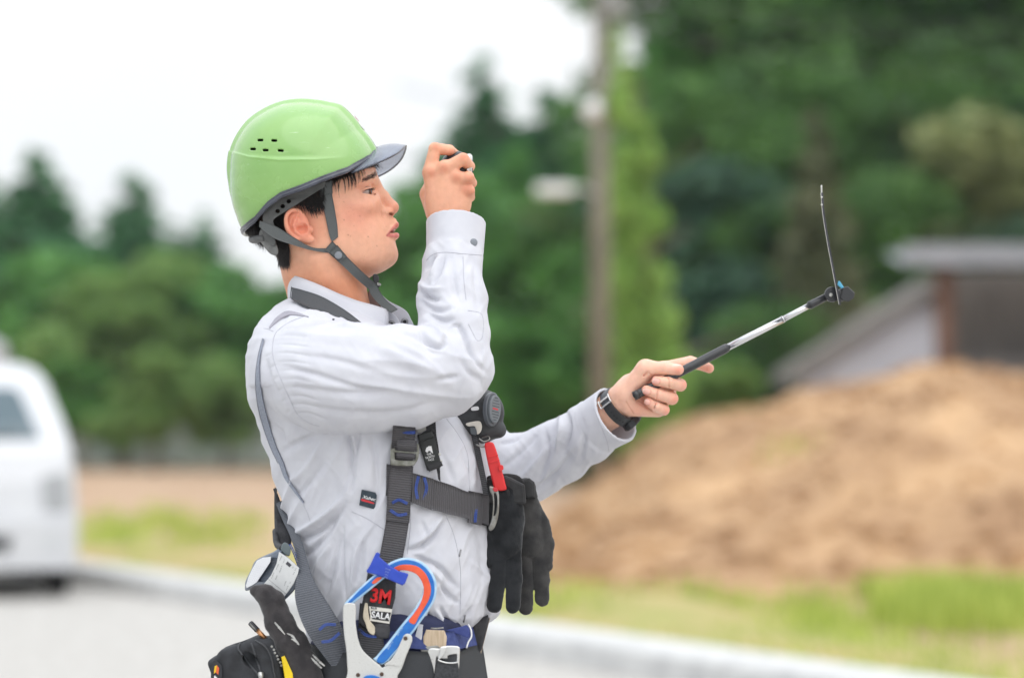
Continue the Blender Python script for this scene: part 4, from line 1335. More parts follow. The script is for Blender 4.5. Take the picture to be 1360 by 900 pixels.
def hand_tone(V, left):
    u, v = unW(V); n = len(V)
    base = lin(236, 188, 165) if left else lin(228, 171, 142)
    col = np.tile(np.array(base), (n, 1))
    def mixin(w_, c):
        nonlocal col
        w_ = np.clip(w_, 0, 1)[:, None]; col = col * (1 - w_) + np.array(lin(*c)) * w_
    def sp(a, b, r, k, c): mixin(k * np.exp(-((u - a) ** 2 + (v - b) ** 2) / (r * r)), c)
    if left:
        for a, b in ((902, 491), (941, 490), (868, 507), (855, 519), (858, 534), (912, 511), (898, 530), (888, 546)): sp(a, b, 7, .6, (228, 140, 120))
        sp(850, 540, 14, .4, (230, 160, 136))
        for a, b, rx, ry, an in ((871, 506, 5.4, 4.2, 8), (858.5, 519.3, 5.6, 4.2, 14), (859.5, 533.6, 4.2, 3.9, 30)):
            t = math.radians(an); x = (u - a) * math.cos(t) + (v - b) * math.sin(t); y = -(u - a) * math.sin(t) + (v - b) * math.cos(t)
            q = (np.abs(x / rx) ** 2.6 + np.abs(y / ry) ** 2.6) ** (1 / 2.6)
            nail = np.clip((1.0 - q) * 5, 0, 1) * (V[:, 1] < .032)
            rim = np.exp(-((q - 1.06) / .10) ** 2) * (V[:, 1] < .032)
            mixin(.5 * rim, (178, 100, 84)); mixin(.75 * nail, (238, 190, 180)); mixin(.6 * nail * (x < -rx * .62), (248, 224, 214))
        t = np.exp(-(poly_dist(u, v, [(894, 485), (905, 483.6)])[0] / 1.4) ** 2) * (V[:, 1] < .03); mixin(.7 * t, (246, 214, 204))
        for ln in ([(887.5, 500), (889, 506), (888.5, 515)], [(874.5, 516), (872.5, 523), (872, 530)], [(871.5, 535), (869, 541)], [(862, 494.5), (866, 497.5), (880, 500.5)], [(832, 533), (836, 540), (842, 549)], [(846, 531), (856, 537), (866, 545)]):
            mixin(.45 * np.exp(-(poly_dist(u, v, ln)[0] / .9) ** 2) * (V[:, 1] < .05), (176, 96, 72))
    else:
        for a, b in ((573, 230), (590, 224), (606, 236), (618, 251), (579, 193), (616, 207), (626, 236), (628, 253)): sp(a, b, 7, .55, (214, 132, 104))
        sp(592, 290, 22, .3, (214, 150, 120))
        for a, b, s_ in ((572, 200, .8), (587.5, 222, .6)): sp(a, b, s_, .4, (120, 60, 44))
    return col
hres = .0025 if 'FASTHEAD' in globals() else .0012
VR, QR = implicit(rhand_field, W(548, 350, -.10), W(640, 180, .06), hres, lip=1.2)
VL, QL = implicit(lhand_field, W(775, 585, -.0), W(955, 462, .115), hres, lip=1.2)
# ---- the rest of the body, under the clothes
def leg_pts(s): return [W(508 - 14 * s, 900, .10 * s), W(505 - 18 * s, 1120, .115 * s), W(500 - 20 * s, 1560, .12 * s)]
def body_field(P):
    f = chain(P, [W(445, 462, 0), W(455, 490, 0), W(470, 600, 0), W(505, 760, 0), W(505, 860, 0)], [.045, .09, .115, .105, .115], .03)
    f = smin(f, chain(P, [W(448, 482, -.06), W(405, 500, -.155), W(600, 490, -.150), W(594, 345, -.06)], [.045, .045, .036, .026], .02), .03)
    f = smin(f, chain(P, [W(470, 482, .06), W(555, 520, .165), W(622, 598, .172), W(698, 624, .170), W(796, 560, .086)], [.045, .040, .032, .030, .025], .02), .03)
    for s in (-1, 1):
        p = leg_pts(s)
        f = smin(f, chain(P, p, [.085, .058, .040], .02), .04)
    return f
VB, QB = implicit(body_field, (-.55, -.28, .02), (.25, .28, 1.45), .008, lip=1.2)
person = empty('person', (W(500, 900)[0], 0, 0))
off = 0; Vs, Qs, Ts = [], [], []
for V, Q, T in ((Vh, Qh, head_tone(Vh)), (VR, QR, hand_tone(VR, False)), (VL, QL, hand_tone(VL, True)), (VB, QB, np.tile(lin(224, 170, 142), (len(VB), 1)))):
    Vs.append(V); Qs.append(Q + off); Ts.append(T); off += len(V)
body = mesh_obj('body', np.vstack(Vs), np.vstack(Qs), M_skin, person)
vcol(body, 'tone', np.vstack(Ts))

def eye_material():
    m = bpy.data.materials.new('eye'); m.use_nodes = True
    nt = m.node_tree; b = nt.nodes['Principled BSDF']; a = nt.nodes.new('ShaderNodeAttribute'); a.attribute_name = 'tone'
    nt.links.new(a.outputs['Color'], b.inputs['Base Color']); b.inputs['Roughness'].default_value = .08; b.inputs['Coat Weight'].default_value = .6
    return m
M_eye = eye_material()
def make_eye(side, parent=None):
    c = EYE * np.array([1, 1, 1]); ga = math.radians(16)
    g = np.array([math.cos(ga), -math.sin(ga), 0.02])
    n1, n2 = 40, 48; V = []
    X = np.cross(g, [0, 0, 1]); X /= np.linalg.norm(X); Z_ = np.cross(X, g)
    th = []
    for i in range(n1 + 1):
        t = math.pi * (i / n1) ** 1.5
        for j in range(n2):
            p = 2 * math.pi * j / n2; r = EYER * (1 + .085 * math.exp(-(t / .42) ** 4))
            V.append(c + r * (math.cos(t) * g + math.sin(t) * (math.cos(p) * X + math.sin(p) * Z_))); th.append(t)
    V = np.array(V); th = np.degrees(np.array(th))
    if side > 0: V[:, 1] *= -1
    F = [(i * n2 + j, i * n2 + (j + 1) % n2, (i + 1) * n2 + (j + 1) % n2, (i + 1) * n2 + j) for i in range(n1) for j in range(n2)]
    if side > 0: F = [f[::-1] for f in F]
    o = mesh_obj('eye', V, F, M_eye, parent)
    col = np.tile(lin(172, 150, 142), (len(V), 1))  # white of the eye toned down, the lids' shade is in its colour
    ir = (th < 29); col[ir] = lin(88, 48, 30); col[(th < 30) & (th > 25)] = lin(40, 22, 16); col[th < 12] = (.004, .003, .003)
    vcol(o, 'tone', col)
    return o
_tv, _tq = implicit(lambda P: smax(ell(P, Hm(515.5, 305.2, 0), (.0105, .0135, .0042)), P[:, 2] * 0 + (Hm(0, 306.2, 0)[2] - P[:, 2]), .001).astype(np.float32), Hm(500, 312, 0) + [0, -.02, 0], Hm(530, 298, 0) + [0, .02, 0], .0012)
mesh_obj('teeth', _tv, _tq, mat('tooth_enamel', (.70, .66, .58), .25), person)
make_eye(-1, person); make_eye(1, person)

M_lash = mat('lash_and_crease_shade', (.018, .012, .010), .6)
def lashes(side, parent=None):
    pts = []; rd = []
    for az in np.linspace(-22, 106, 22):
        up, _ = lid_open(np.array(az)); e = math.radians(float(up) + .5); a = math.radians(az); r = EYER + .0013
        pts.append(EYE + r * np.array([math.cos(e) * math.cos(a), -math.cos(e) * math.sin(a), math.sin(e)])); rd.append(.00055 if az < 85 else .0004)
    pts.append(Hm(477.6, 257.4, -44.6)); rd.append(.0002)  # tail past the outer corner: the lid crease's shadow drawn as a dark line
    pts = np.array(pts)
    r_ = random.Random(3); mb = MB()
    for k in range(34):
        t = k / 33; i = min(len(pts) - 3, int(t * (len(pts) - 3))); p = pts[i] + (pts[i + 1] - pts[i]) * r_.random(); d = (p - EYE); d /= np.linalg.norm(d)
        l = .0065 * (1 - .5 * abs(t - .5)); tip = p + l * (d * .8 + np.array([.45, 0, .02 + .15 * r_.random()])); w_ = np.array([0, 0, .00022]); q = np.array([.0002, .0002, 0])
        mb.add([p - w_, p + w_, p + q, tip], [(0, 1, 3), (1, 2, 3), (2, 0, 3)])
    if side > 0: pts[:, 1] *= -1; mb.v = [(x, -y, z) for x, y, z in mb.v]
    o = tube('eyelid_line', pts, rd, M_lash, parent, 6, 60)
    me = mb.build('eyelashes', M_lash, parent); return o
lashes(-1, person); lashes(1, person)
# ================================================================== SHIRT
_lat = np.random.default_rng(5).uniform(-1, 1, (32, 32, 32)).astype(np.float32)
def vnoise(P):
    """smooth lattice noise, -1..1"""
    i = np.floor(P).astype(int); f = P - i; f = f * f * (3 - 2 * f); r = 0
    for dx in (0, 1):
        for dy in (0, 1):
            for dz in (0, 1):
                w_ = (f[:, 0] if dx else 1 - f[:, 0]) * (f[:, 1] if dy else 1 - f[:, 1]) * (f[:, 2] if dz else 1 - f[:, 2])
                r = r + w_ * _lat[(i[:, 0] + dx) % 32, (i[:, 1] + dy) % 32, (i[:, 2] + dz) % 32]
    return r
# v, left edge, right edge, half breadth of the trunk
TR = np.array([(385, 404, 462, .055), (400, 388, 482, .070), (412, 366, 500, .105), (425, 354, 528, .145), (440, 342, 563, .180), (455, 336, 572, .197), (475, 332, 583, .205), (500, 331, 594, .208), (530, 334, 607, .208), (545, 337, 613, .196), (560, 340, 620, .182),
  (585, 347, 632, .174), (610, 355, 640, .170), (650, 367, 646, .168), (690, 381, 650, .168), (730, 394, 655, .170), (770, 401, 659, .172), (795, 404, 660, .172), (815, 406, 656, .170), (830, 408, 642, .166), (850, 410, 630, .162), (900, 410, 642, .165)])
YAW = math.radians(27)
def trunk_field(P, grow=0.0):
    v = HZ - (P[:, 2] - CH) / S
    uL = np.interp(v, TR[:, 0], TR[:, 1]); uR = np.interp(v, TR[:, 0], TR[:, 2]); a = np.interp(v, TR[:, 0], TR[:, 3])
    uL = uL + np.interp(v, [400, 440, 620, 680], [2, 9, 9, 7]); uR = uR + np.interp(v, [440, 600, 640, 720, 800], [0, 4, 7, 5, 1])
    cx = ((uL + uR) / 2 - 680) * S; hw = (uR - uL) / 2 * S
    c, s = math.cos(YAW), math.sin(YAW)
    a = np.minimum(a, hw * .93 / s)
    b = np.sqrt(np.maximum(hw * hw - (a * s) ** 2, .0009)) / c
    x = P[:, 0] - cx; y = P[:, 1]
    la = (-s * x - c * y) / (a + grow); fw = (c * x - s * y) / (b + grow)
    r = (np.abs(la) ** 2.25 + np.abs(fw) ** 2.25) ** (1 / 2.25)
    return ((r - 1) * np.minimum(a, b)).astype(np.float32)
RS = [W(394, 497, -.145), W(430, 501, -.170), W(480, 503, -.178), W(540, 500, -.172), W(592, 494, -.158), W(604, 488, -.150)]
RSR = [.058, .0735, .0745, .0700, .0585, .0520]
RF = [W(604, 486, -.150), W(603, 440, -.130), W(600, 395, -.100), W(602, 350, -.068), W(604.5, 330, -.055)]
RFR = [.0515, .0500, .0490, .0425, .0425]
LU = [W(555, 510, .165), W(618, 592, .172), W(690, 628, .170), W(712, 617, .165)]
LUR = [.070, .056, .046, .0480]
LF = [W(708, 617, .168), W(740, 601, .150), W(782, 574, .105), W(796, 564.5, .091)]
LFR = [.0490, .0480, .0425, .0420]
RC0, RC1 = W(604, 338, -.060), W(605.5, 296, -.040)
LC0, LC1 = W(791, 567, .095), W(818, 550.5, .070)
def flatcyl(P, a, b, ra, rb, t=.0026, both=True):
    """open cuff: a hollow cone between a and b"""
    ab = b - a; L = np.linalg.norm(ab); d = ab / L
    q = P - a; h = q @ d; rad = np.sqrt(np.maximum(((q * q).sum(1)) - h * h, 0)); r = ra + (rb - ra) * np.clip(h / L, 0, 1)
    return np.maximum(np.abs(rad - r) - t, np.abs(h - L / 2) - L / 2), rad - r, h, L
def shirt_field(P):
    f = trunk_field(P)
    v = HZ - (P[:, 2] - CH) / S; u = P[:, 0] / S + 680
    vb = 847 + np.clip((610 - u), 0, 220) * .12
    f = smax(f, (v - vb) * S * .8, .012)
    f = smax(f, (388 - v) * S, .01)
    arm = chain(P, RS, RSR, .02)
    f = smin(f, arm, np.where(v > 515, .006, .018))
    fr = chain(P, RF, RFR, .012)
    f = smin(f, fr, .012)
    la = smin(chain(P, LU, LUR, .02), chain(P, LF, LFR, .015), .018)
    f = smin(f, la, .016)
    # cuffs: stand a little proud, open at the wrist
    for a, b, ra, rb in ((RC0, RC1, .0415, .0435), (LC0, LC1, .0425, .0450)):
        w_, side, h, L = flatcyl(P, a, b, ra, rb)
        f = np.where((h > 0) & (side < .012), np.maximum(w_, -1), f) if False else f
        d_in = np.maximum(side + .0030, np.maximum(-h - .004, h - L - .03))
        solid = np.maximum(np.maximum(side - .0016, h - L), -h - .001)
        f = smin(f, solid, .0015)
        f = np.maximum(f, np.where(side < .03, h - L, -1))     # nothing of the sleeve beyond the cuff edge
        f = np.maximum(f, -d_in)
    # neck opening
    f = smax(f, -chain(P, [W(436, 370, 0), W(440, 400, 0), W(447, 422, 0)], [.062, .058, .045], .01), .004)
    f = smax(f, -chain(P, [W(462, 392, 0), W(498, 404, 0), W(520, 404, 0)], [.034, .024, .018], .01), .006)
    return f.astype(np.float32)

FOLDS = [ # (polyline in px, width px, height mm)
 ([(368, 434), (389, 424), (419, 419), (452, 427)], 5, 4), ([(374, 441), (410, 430), (446, 433), (480, 440)], 4, -4),
 ([(386, 511), (446, 520), (512, 523)], 6, -2.5), ([(371, 484), (419, 496), (476, 514), (530, 520)], 5, -3), ([(400, 470), (450, 478), (520, 500)], 6, -2.2),
 ([(395, 535), (450, 545), (530, 546), (590, 530)], 7, -2.2), ([(500, 460), (548, 481), (578, 499)], 9, 4), ([(578, 503), (594, 501), (608, 499)], 4, -4),
 ([(596, 440), (608, 430), (623, 460), (633, 481), (645, 494)], 4, -5.5), ([(556, 437), (566, 450), (578, 459), (587, 460), (590, 452)], 4, -8), ([(566, 434), (580, 440), (592, 452)], 4, 6),
 ([(530, 442), (556, 449), (572, 466), (590, 470)], 5, -4), ([(610, 470), (622, 492), (640, 505)], 5, -3.5), ([(520, 452), (560, 474), (600, 512)], 7, 2.5),
 ([(578, 339), (573, 349), (564, 360)], 3.2, -5), ([(591, 341), (583, 364), (575, 378)], 3.2, -5), ([(584, 341), (578, 358), (570, 368)], 3, 4),
 ([(553, 384), (568, 394), (584, 397)], 4, -6), ([(554, 374), (570, 384), (588, 382)], 4, 4), ([(556, 398), (575, 410), (600, 410)], 5, -5), ([(560, 412), (585, 424), (606, 425)], 5, -4.5),
 ([(600, 345), (604, 380), (612, 410)], 5, -2.5), ([(630, 345), (632, 380), (636, 420)], 4, -2),
 ([(458, 570), (467, 595), (464, 640)], 4.5, -6), ([(480, 571), (471, 610), (467, 650)], 4, -5), ([(469, 575), (470, 610), (462, 660)], 4, 4),
 ([(374, 600), (400, 585), (430, 574)], 6, -3.5), ([(385, 709), (409, 700), (441, 676), (458, 655)], 5, 6), ([(393, 718), (419, 709), (443, 691), (462, 668)], 5, -6),
 ([(409, 739), (430, 715), (447, 692)], 5, -5), ([(430, 800), (441, 761), (454, 713)], 5, -4.5), ([(457, 700), (458, 767), (462, 805)], 3, -3), ([(475, 771), (480, 745), (483, 715)], 5, -4),
 ([(418, 770), (428, 742), (440, 722)], 4, 3.5), ([(466, 790), (470, 760), (474, 730)], 4, 3), ([(538, 732), (567, 721), (592, 690)], 4, -6), ([(545, 722), (565, 712), (588, 686)], 4, 4.5),
 ([(547, 737), (580, 750), (607, 779)], 4, -5), ([(552, 750), (576, 762), (590, 790)], 5, 3.5), ([(578, 768), (594, 786), (610, 802)], 4, -4.5), ([(600, 832), (614, 820), (622, 806)], 3.5, -5),
 ([(586, 806), (592, 818), (602, 832)], 3, -4.5), ([(570, 812), (575, 824), (580, 834)], 3, -4.5), ([(555, 808), (560, 822), (562, 834)], 3, -4), ([(578, 808), (584, 820), (590, 834)], 3, 3.5),
 ([(632, 700), (640, 740), (636, 790)], 5, -3), ([(625, 745), (646, 765), (655, 790)], 4, 3), ([(560, 690), (566, 708), (562, 730)], 4, -2.5),
 ([(380, 640), (400, 630), (420, 600), (432, 580)], 6, 3), ([(392, 660), (412, 640), (430, 612)], 5, -3), ([(360, 560), (374, 575), (384, 600)], 5, -2.5),
 ([(350, 520), (362, 545), (378, 560)], 5, -2.5), ([(352, 470), (360, 500), (372, 530)], 5, -2), ([(495, 575), (500, 620), (500, 660)], 5, -3), ([(580, 590), (596, 620), (604, 650)], 5, -3),
 ([(612, 600), (624, 630), (628, 648)], 3, -2.5), ([(500, 690), (480, 720), (470, 750)], 5, 3),
 ([(751, 540), (757, 570), (750, 602)], 4, -6), ([(742, 548), (747, 570), (738, 600)], 4, 5), ([(667, 622), (693, 598), (713, 575)], 5, -4), ([(680, 640), (705, 622), (735, 585)], 6, 3),
 ([(700, 655), (735, 632), (760, 600)], 5, -3.5), ([(770, 545), (778, 575), (772, 612)], 4, -4), ([(664, 590), (680, 585), (694, 578)], 4, -4), ([(724, 570), (728, 600), (716, 640)], 5, -3.5), ([(785, 540), (796, 565), (790, 600)], 4, 3),
 ([(400, 415), (440, 424), (480, 438)], 4, 2.5),
]
for k_ in range(10):
    a_ = (366 + k_ * k_ * .28, 446 + k_ * 11.5)
    FOLDS.append(([a_, (a_[0] + 20, a_[1] - 1), (a_[0] + 46, a_[1] + 2 + k_ * .5)], 1.9, -1.0))
for k_ in range(6):
    FOLDS.append(([(362 + k_ * 5, 470 + k_ * 15), (354 + k_ * 5, 474 + k_ * 15)], 1.8, -.9))
def fold_height(V, N):
    u, v = unW(V)
    h = np.zeros(len(V)); facing = np.clip(-N[:, 1] * 1.6, 0, 1) + .35 * (N[:, 1] >= -.2)
    facing = np.clip(facing, 0, 1)
    far = V[:, 1] > .1
    for pts, w_, amp in FOLDS:
        w_ = w_ * .78
        p = np.array(pts, float); leftarm = p[:, 0].min() > 658
        lo_ = p.min(0) - 4 * w_; hi_ = p.max(0) + 4 * w_
        m = (u > lo_[0]) & (u < hi_[0]) & (v > lo_[1]) & (v < hi_[1])
        if not m.any(): continue
        q = spline(p, 10)
        d, fr_, sd = poly_dist(u[m], v[m], q)
        tp = np.sin(np.clip(fr_, .02, .98) * math.pi) ** .6
        e = np.where(sd > 0, w_ * 1.25, w_ * .8)
        h[m] += amp * tp * np.exp(-(d / e) ** 2) * facing[m] * (V[m, 1] < .02 if not leftarm else True)
    # free wrinkles of the cloth
    X = V.copy()
    def ridged(ax, ang, s1, s2, off):
        c, s = math.cos(ang), math.sin(ang)
        a = (X[:, 0] * c + X[:, 2] * s); b = (-X[:, 0] * s + X[:, 2] * c)
        return vnoise(np.stack([a / s1 + off, b / s2 + off, X[:, 1] / (s1 * 1.2) + off], 1))
    armw = np.clip((575 - v) / 20, 0, 1) * (u < 640) * (V[:, 1] < -.03) * np.clip((v - 425) / 15, 0, 1)
    fore = np.clip((448 - v) / 18, 0, 1) * np.clip((u - 540) / 8, 0, 1)
    la = (V[:, 1] > .03) & (u > 655)
    n1 = ridged(0, math.radians(62), .11, .022, 3.3); n2 = ridged(0, math.radians(-70), .12, .026, 9.1)
    n3 = ridged(0, math.radians(-8), .13, .020, 5.7); n4 = ridged(0, math.radians(30), .05, .028, 1.7); n5 = ridged(0, math.radians(80), .03, .018, 7.7)
    t_ = (1.7 * (1 - np.abs(n1) * 2) + 1.3 * n2 + .5 * n5)
    h += np.where(la, 1.0 * n2 + .5 * n5, fore * (1.1 * n2 + .8 * n5) + (1 - fore) * (t_ * (1 - armw) + armw * (1.5 * (1 - np.abs(n3) * 1.7) + .5 * n2))) * 1.15
    # gather above the belt
    g = np.exp(-((v - 822) / 16) ** 2); h += g * 2.2 * vnoise(np.stack([X[:, 0] / .013, X[:, 1] / .013, X[:, 2] / .08], 1))
    h += (.55 * (1 - 2 * np.abs(ridged(0, math.radians(66), .05, .0105, 2.2))) + .35 * (1 - 2 * np.abs(ridged(0, math.radians(-50), .04, .012, 6.2)))) * (1 - .6 * armw)
    # cuffs stay flatter
    for a, b in ((RC0, RC1), (LC0, LC1)):
        ab = b - a; L = np.linalg.norm(ab); hh = (V - a) @ (ab / L); rr_ = np.linalg.norm(V - a - hh[:, None] * (ab / L), axis=1)
        h *= 1 - .85 * np.clip(hh / .006, 0, 1) * (rr_ < .06)
    return h * .00165
M_shirt = mat('shirt_cloth', (.555, .56, .61), .82, col2=(.60, .605, .65), nscale=30, bump=.15, bscale=900, dist=.0006, sheen=.15, spec=.25)
shres = .004 if 'FASTHEAD' in globals() else .0023
Vt, Qt = implicit(shirt_field, (-.43, -.27, .86), (.20, .25, 1.60), shres, lip=1.2)
Nt = vnormals(Vt, Qt)
Vt = (Vt + Nt * fold_height(Vt, Nt)[:, None]).astype(np.float32)
shirt = mesh_obj('shirt', Vt, Qt, M_shirt, person)
_ct = trunk_field(Vt[Qt].mean(1)); _tq = Qt[(_ct < .0085)]
SHT = BVHTree.FromPolygons([tuple(map(float, p)) for p in Vt], [tuple(map(int, q)) for q in _tq])
SH = BVHTree.FromPolygons([tuple(map(float, p)) for p in Vt], [tuple(map(int, q)) for q in Qt])
BO = BVHTree.FromPolygons([tuple(map(float, p)) for p in Vh], [tuple(map(int, q)) for q in Qh])
CAMP = Vector((0, -D, CH))
def hit(u, v, trees=None, default=None):
    """depth y of the first surface seen at (u, v)"""
    d = Vector(W(u, v, 0)) - CAMP; d.normalize(); best = None
    for t in (trees or (SH, BO)):
        loc, n, i, dist_ = t.ray_cast(CAMP, d)
        if loc is not None and (best is None or loc.y < best): best = loc.y
    return default if best is None else best
def on(u, v, off=.002, trees=None, default=-.1):
    return W(u, v, hit(u, v, trees, default) - off)
def thread(name, px, m, r=.0005, off=.0004, parent=None, trees=None, n=None):
    q = spline(px, n or max(8, int(4 + len(px) * 8)))
    P = np.array([on(a, b, off, trees) for a, b in q])
    return tube(name, P, r, m, parent, 5, len(P))
M_thread = mat('shirt_thread', (.42, .42, .47), .9)
for px in ([(407, 419), (388, 426), (372, 436), (364, 447), (362, 469), (367, 488), (374, 505), (386, 532), (396, 551), (410, 561), (424, 566)],
           [(593, 556), (606, 573), (617, 592), (622, 610), (623, 640), (624, 650)],
           [(592, 684), (600, 702), (606, 722), (611, 750), (612, 780), (611, 815)],
           [(467, 679), (485, 687), (500, 696), (509, 702)], [(545, 668), (545, 700), (541, 735)],
           [(566, 346), (575, 338), (590, 335), (615, 337), (640, 339)], [(615, 340), (616, 370), (619, 398)],
           [(621, 412), (640, 418), (641, 446), (634, 452), (627, 440), (622, 430)], [(363, 440), (356, 437), (350, 436)],
           [(403, 669), (408, 680), (412, 692)], [(788, 541), (797, 562), (806, 585), (809, 600)]):
    thread('seam', px, M_thread, .00045, .0002, shirt)

# ---------------------------------------------------------------- webbing ribbons
def uvmat(name, col, col2, ribs=560, cross=0, rough=.75, bump=.6):
    m = bpy.data.materials.new(name); m.use_nodes = True
    nt = m.node_tree; b = nt.nodes['Principled BSDF']; b.inputs['Roughness'].default_value = rough; b.inputs['Specular IOR Level'].default_value = .35
    uv = nt.nodes.new('ShaderNodeUVMap'); uv.uv_map = 'UVMap'
    w_ = nt.nodes.new('ShaderNodeTexWave'); w_.wave_type = 'BANDS'; w_.bands_direction = 'X'; w_.inputs['Scale'].default_value = ribs / 6.283 * 1.0; w_.inputs['Distortion'].default_value = .6; w_.inputs['Detail'].default_value = 2; w_.inputs['Detail Scale'].default_value = 3
    nt.links.new(uv.outputs[0], w_.inputs['Vector'])
    r = nt.nodes.new('ShaderNodeValToRGB'); r.color_ramp.elements[0].color = (*col, 1); r.color_ramp.elements[1].color = (*col2, 1)
    nt.links.new(w_.outputs['Fac'], r.inputs['Fac']); 
    n = nt.nodes.new('ShaderNodeTexNoise'); n.inputs['Scale'].default_value = 90; n.inputs['Detail'].default_value = 5
    mu = nt.nodes.new('ShaderNodeMix'); mu.data_type = 'RGBA'; mu.blend_type = 'MULTIPLY'; mu.inputs['Factor'].default_value = .5
    nt.links.new(r.outputs[0], mu.inputs[6]); nt.links.new(n.outputs['Fac'], mu.inputs[7])
    sc2 = nt.nodes.new('ShaderNodeVectorMath'); sc2.operation = 'SCALE'; sc2.inputs['Scale'].default_value = 1.35
    nt.links.new(mu.outputs[2], sc2.inputs[0]); nt.links.new(sc2.outputs[0], b.inputs['Base Color'])
    bp = nt.nodes.new('ShaderNodeBump'); bp.inputs['Strength'].default_value = bump; bp.inputs['Distance'].default_value = .0012
    nt.links.new(w_.outputs['Fac'], bp.inputs['Height']); nt.links.new(bp.outputs[0], b.inputs['Normal'])
    return m
M_web = uvmat('grey_webbing', (.058, .055, .060), (.105, .101, .108))
M_web2 = uvmat('blue_grey_webbing', (.08, .087, .102), (.135, .143, .165))
M_chin = uvmat('chin_strap_webbing', (.07, .078, .078), (.155, .165, .165), ribs=2200, bump=.35)
M_dark = mat('black_fabric', (.018, .018, .020), .8, col2=(.035, .035, .038), nscale=60, bump=.3, bscale=500)
M_blue_th = mat('blue_thread', (.035, .07, .30), .7, col2=(.06, .12, .42), nscale=300)
M_metal = mat('worn_steel', (.42, .42, .40), .38, metal=.85, col2=(.22, .21, .19), nscale=60, bump=.3, bscale=200)
def ribbon(name, left, right, m, parent=None, off=.003, thick=.0018, n=None, mcross=6, ys=None, trees=None, smooth=4, crown=.0, edge=True):
    """strap between two pixel edge lines, laid over whatever surface lies behind it, or at given depths ys"""
    n = n or max(12, len(left) * 7)
    A = spline(left, n); B = spline(right, n)
    t = np.linspace(0, 1, mcross + 1)
    U = A[:, None, :] * (1 - t)[None, :, None] + B[:, None, :] * t[None, :, None]
    if ys is None:
        Y = np.array([[hit(U[i, j, 0], U[i, j, 1], trees, np.nan) for j in range(mcross + 1)] for i in range(n)], float)
        if np.isnan(Y).all(): Y[:] = -.1
        # fill gaps, keep the outermost over a window so the strap stays taut
        for j in range(mcross + 1):
            c = Y[:, j]; k = ~np.isnan(c)
            if k.any(): Y[:, j] = np.interp(np.arange(n), np.arange(n)[k], c[k])
            else: Y[:, j] = np.nanmean(Y)
        Z = Y.copy()
        for i in range(n):
            a, b = max(0, i - smooth), min(n, i + smooth + 1); Z[i] = .5 * Y[a:b].min(0) + .5 * Y[i]
        Z = .35 * Z.min(1, keepdims=True) + .65 * Z if False else Z
        for _ in range(smooth * 2):
            Z[1:-1] = (Z[:-2] + 2 * Z[1:-1] + Z[2:]) / 4
            Z[:, 1:-1] = (Z[:, :-2] + 2 * Z[:, 1:-1] + Z[:, 2:]) / 4
        Y = np.minimum(Z, Y + .002)
    else:
        yy = spline(np.c_[np.arange(len(ys)), np.array(ys, float)], n)[:, 1] if len(ys) > 1 else np.full(n, ys[0])
        Y = np.repeat(yy[:, None], mcross + 1, 1)
    Y = Y - off - crown * np.sin(math.pi * t)[None]
    P = np.array([[W(U[i, j, 0], U[i, j, 1], Y[i, j]) for j in range(mcross + 1)] for i in range(n)])
    # front and back faces with closed edges
    du = np.gradient(P, axis=0); dv = np.gradient(P, axis=1); Nn = np.cross(du, dv); Nn /= np.linalg.norm(Nn, axis=2, keepdims=True) + 1e-12
    if Nn[..., 1].mean() > 0: Nn = -Nn
    Bk = P - Nn * thick
    k = mcross + 1
    V = np.vstack([P.reshape(-1, 3), Bk.reshape(-1, 3)]); o_ = n * k
    F = []
    flip = np.cross(du, dv)[..., 1].mean() > 0
    for i in range(n - 1):
        for j in range(mcross):
            a = i * k + j; q = (a, a + k, a + k + 1, a + 1)
            F.append(q[::-1] if flip else q); q2 = tuple(x + o_ for x in q); F.append(q2 if flip else q2[::-1])
    ring = [j for j in range(k)] + [i * k + mcross for i in range(1, n)] + [(n - 1) * k + j for j in range(mcross - 1, -1, -1)] + [i * k for i in range(n - 2, 0, -1)]
    for a, b in zip(ring, ring[1:] + ring[:1]):
        q = (a, b, b + o_, a + o_); F.append(q if flip else q[::-1])
    o = mesh_obj(name, V, F, m, parent, smooth=False)
    # uv in metres along the strap
    L = np.r_[0, np.cumsum(np.linalg.norm(np.diff(P[:, mcross // 2], axis=0), axis=1))]
    uvs = np.array([[L[i], t[j] * .04] for i in range(n) for j in range(k)] * 2, np.float32)
    me = o.data; ul = me.uv_layers.new(name='UVMap'); li = np.empty(len(me.loops), np.int32); me.loops.foreach_get('vertex_index', li)
    ul.data.foreach_set('uv', uvs[li].ravel())
    me.polygons.foreach_set('use_smooth', np.array([len(f) == 4 for f in F][:len(me.polygons)], bool))
    o['gridn'] = n
    if len(o.keys()): del o['gridn']
    return o
# ================================================================== HARD HAT
HC = (402.0, 236.0)
HO = [(305, 244), (303, 224), (306, 200), (316, 178), (330, 160), (350, 146), (370, 137), (394, 132.5), (418, 133.2), (438, 136.5), (455, 140.5), (466, 151), (482, 171.5), (499, 194), (505, 206), (511, 232), (510, 262), (495, 292), (460, 318), (415, 330), (370, 330), (340, 322), (323, 306), (315.5, 287), (309, 265)]
_a = np.array([math.atan2(b - HC[1], a - HC[0]) for a, b in HO]); _r = np.array([math.hypot(a - HC[0], b - HC[1]) for a, b in HO])
_o = np.argsort(_a); _a = _a[_o]; _r = _r[_o]
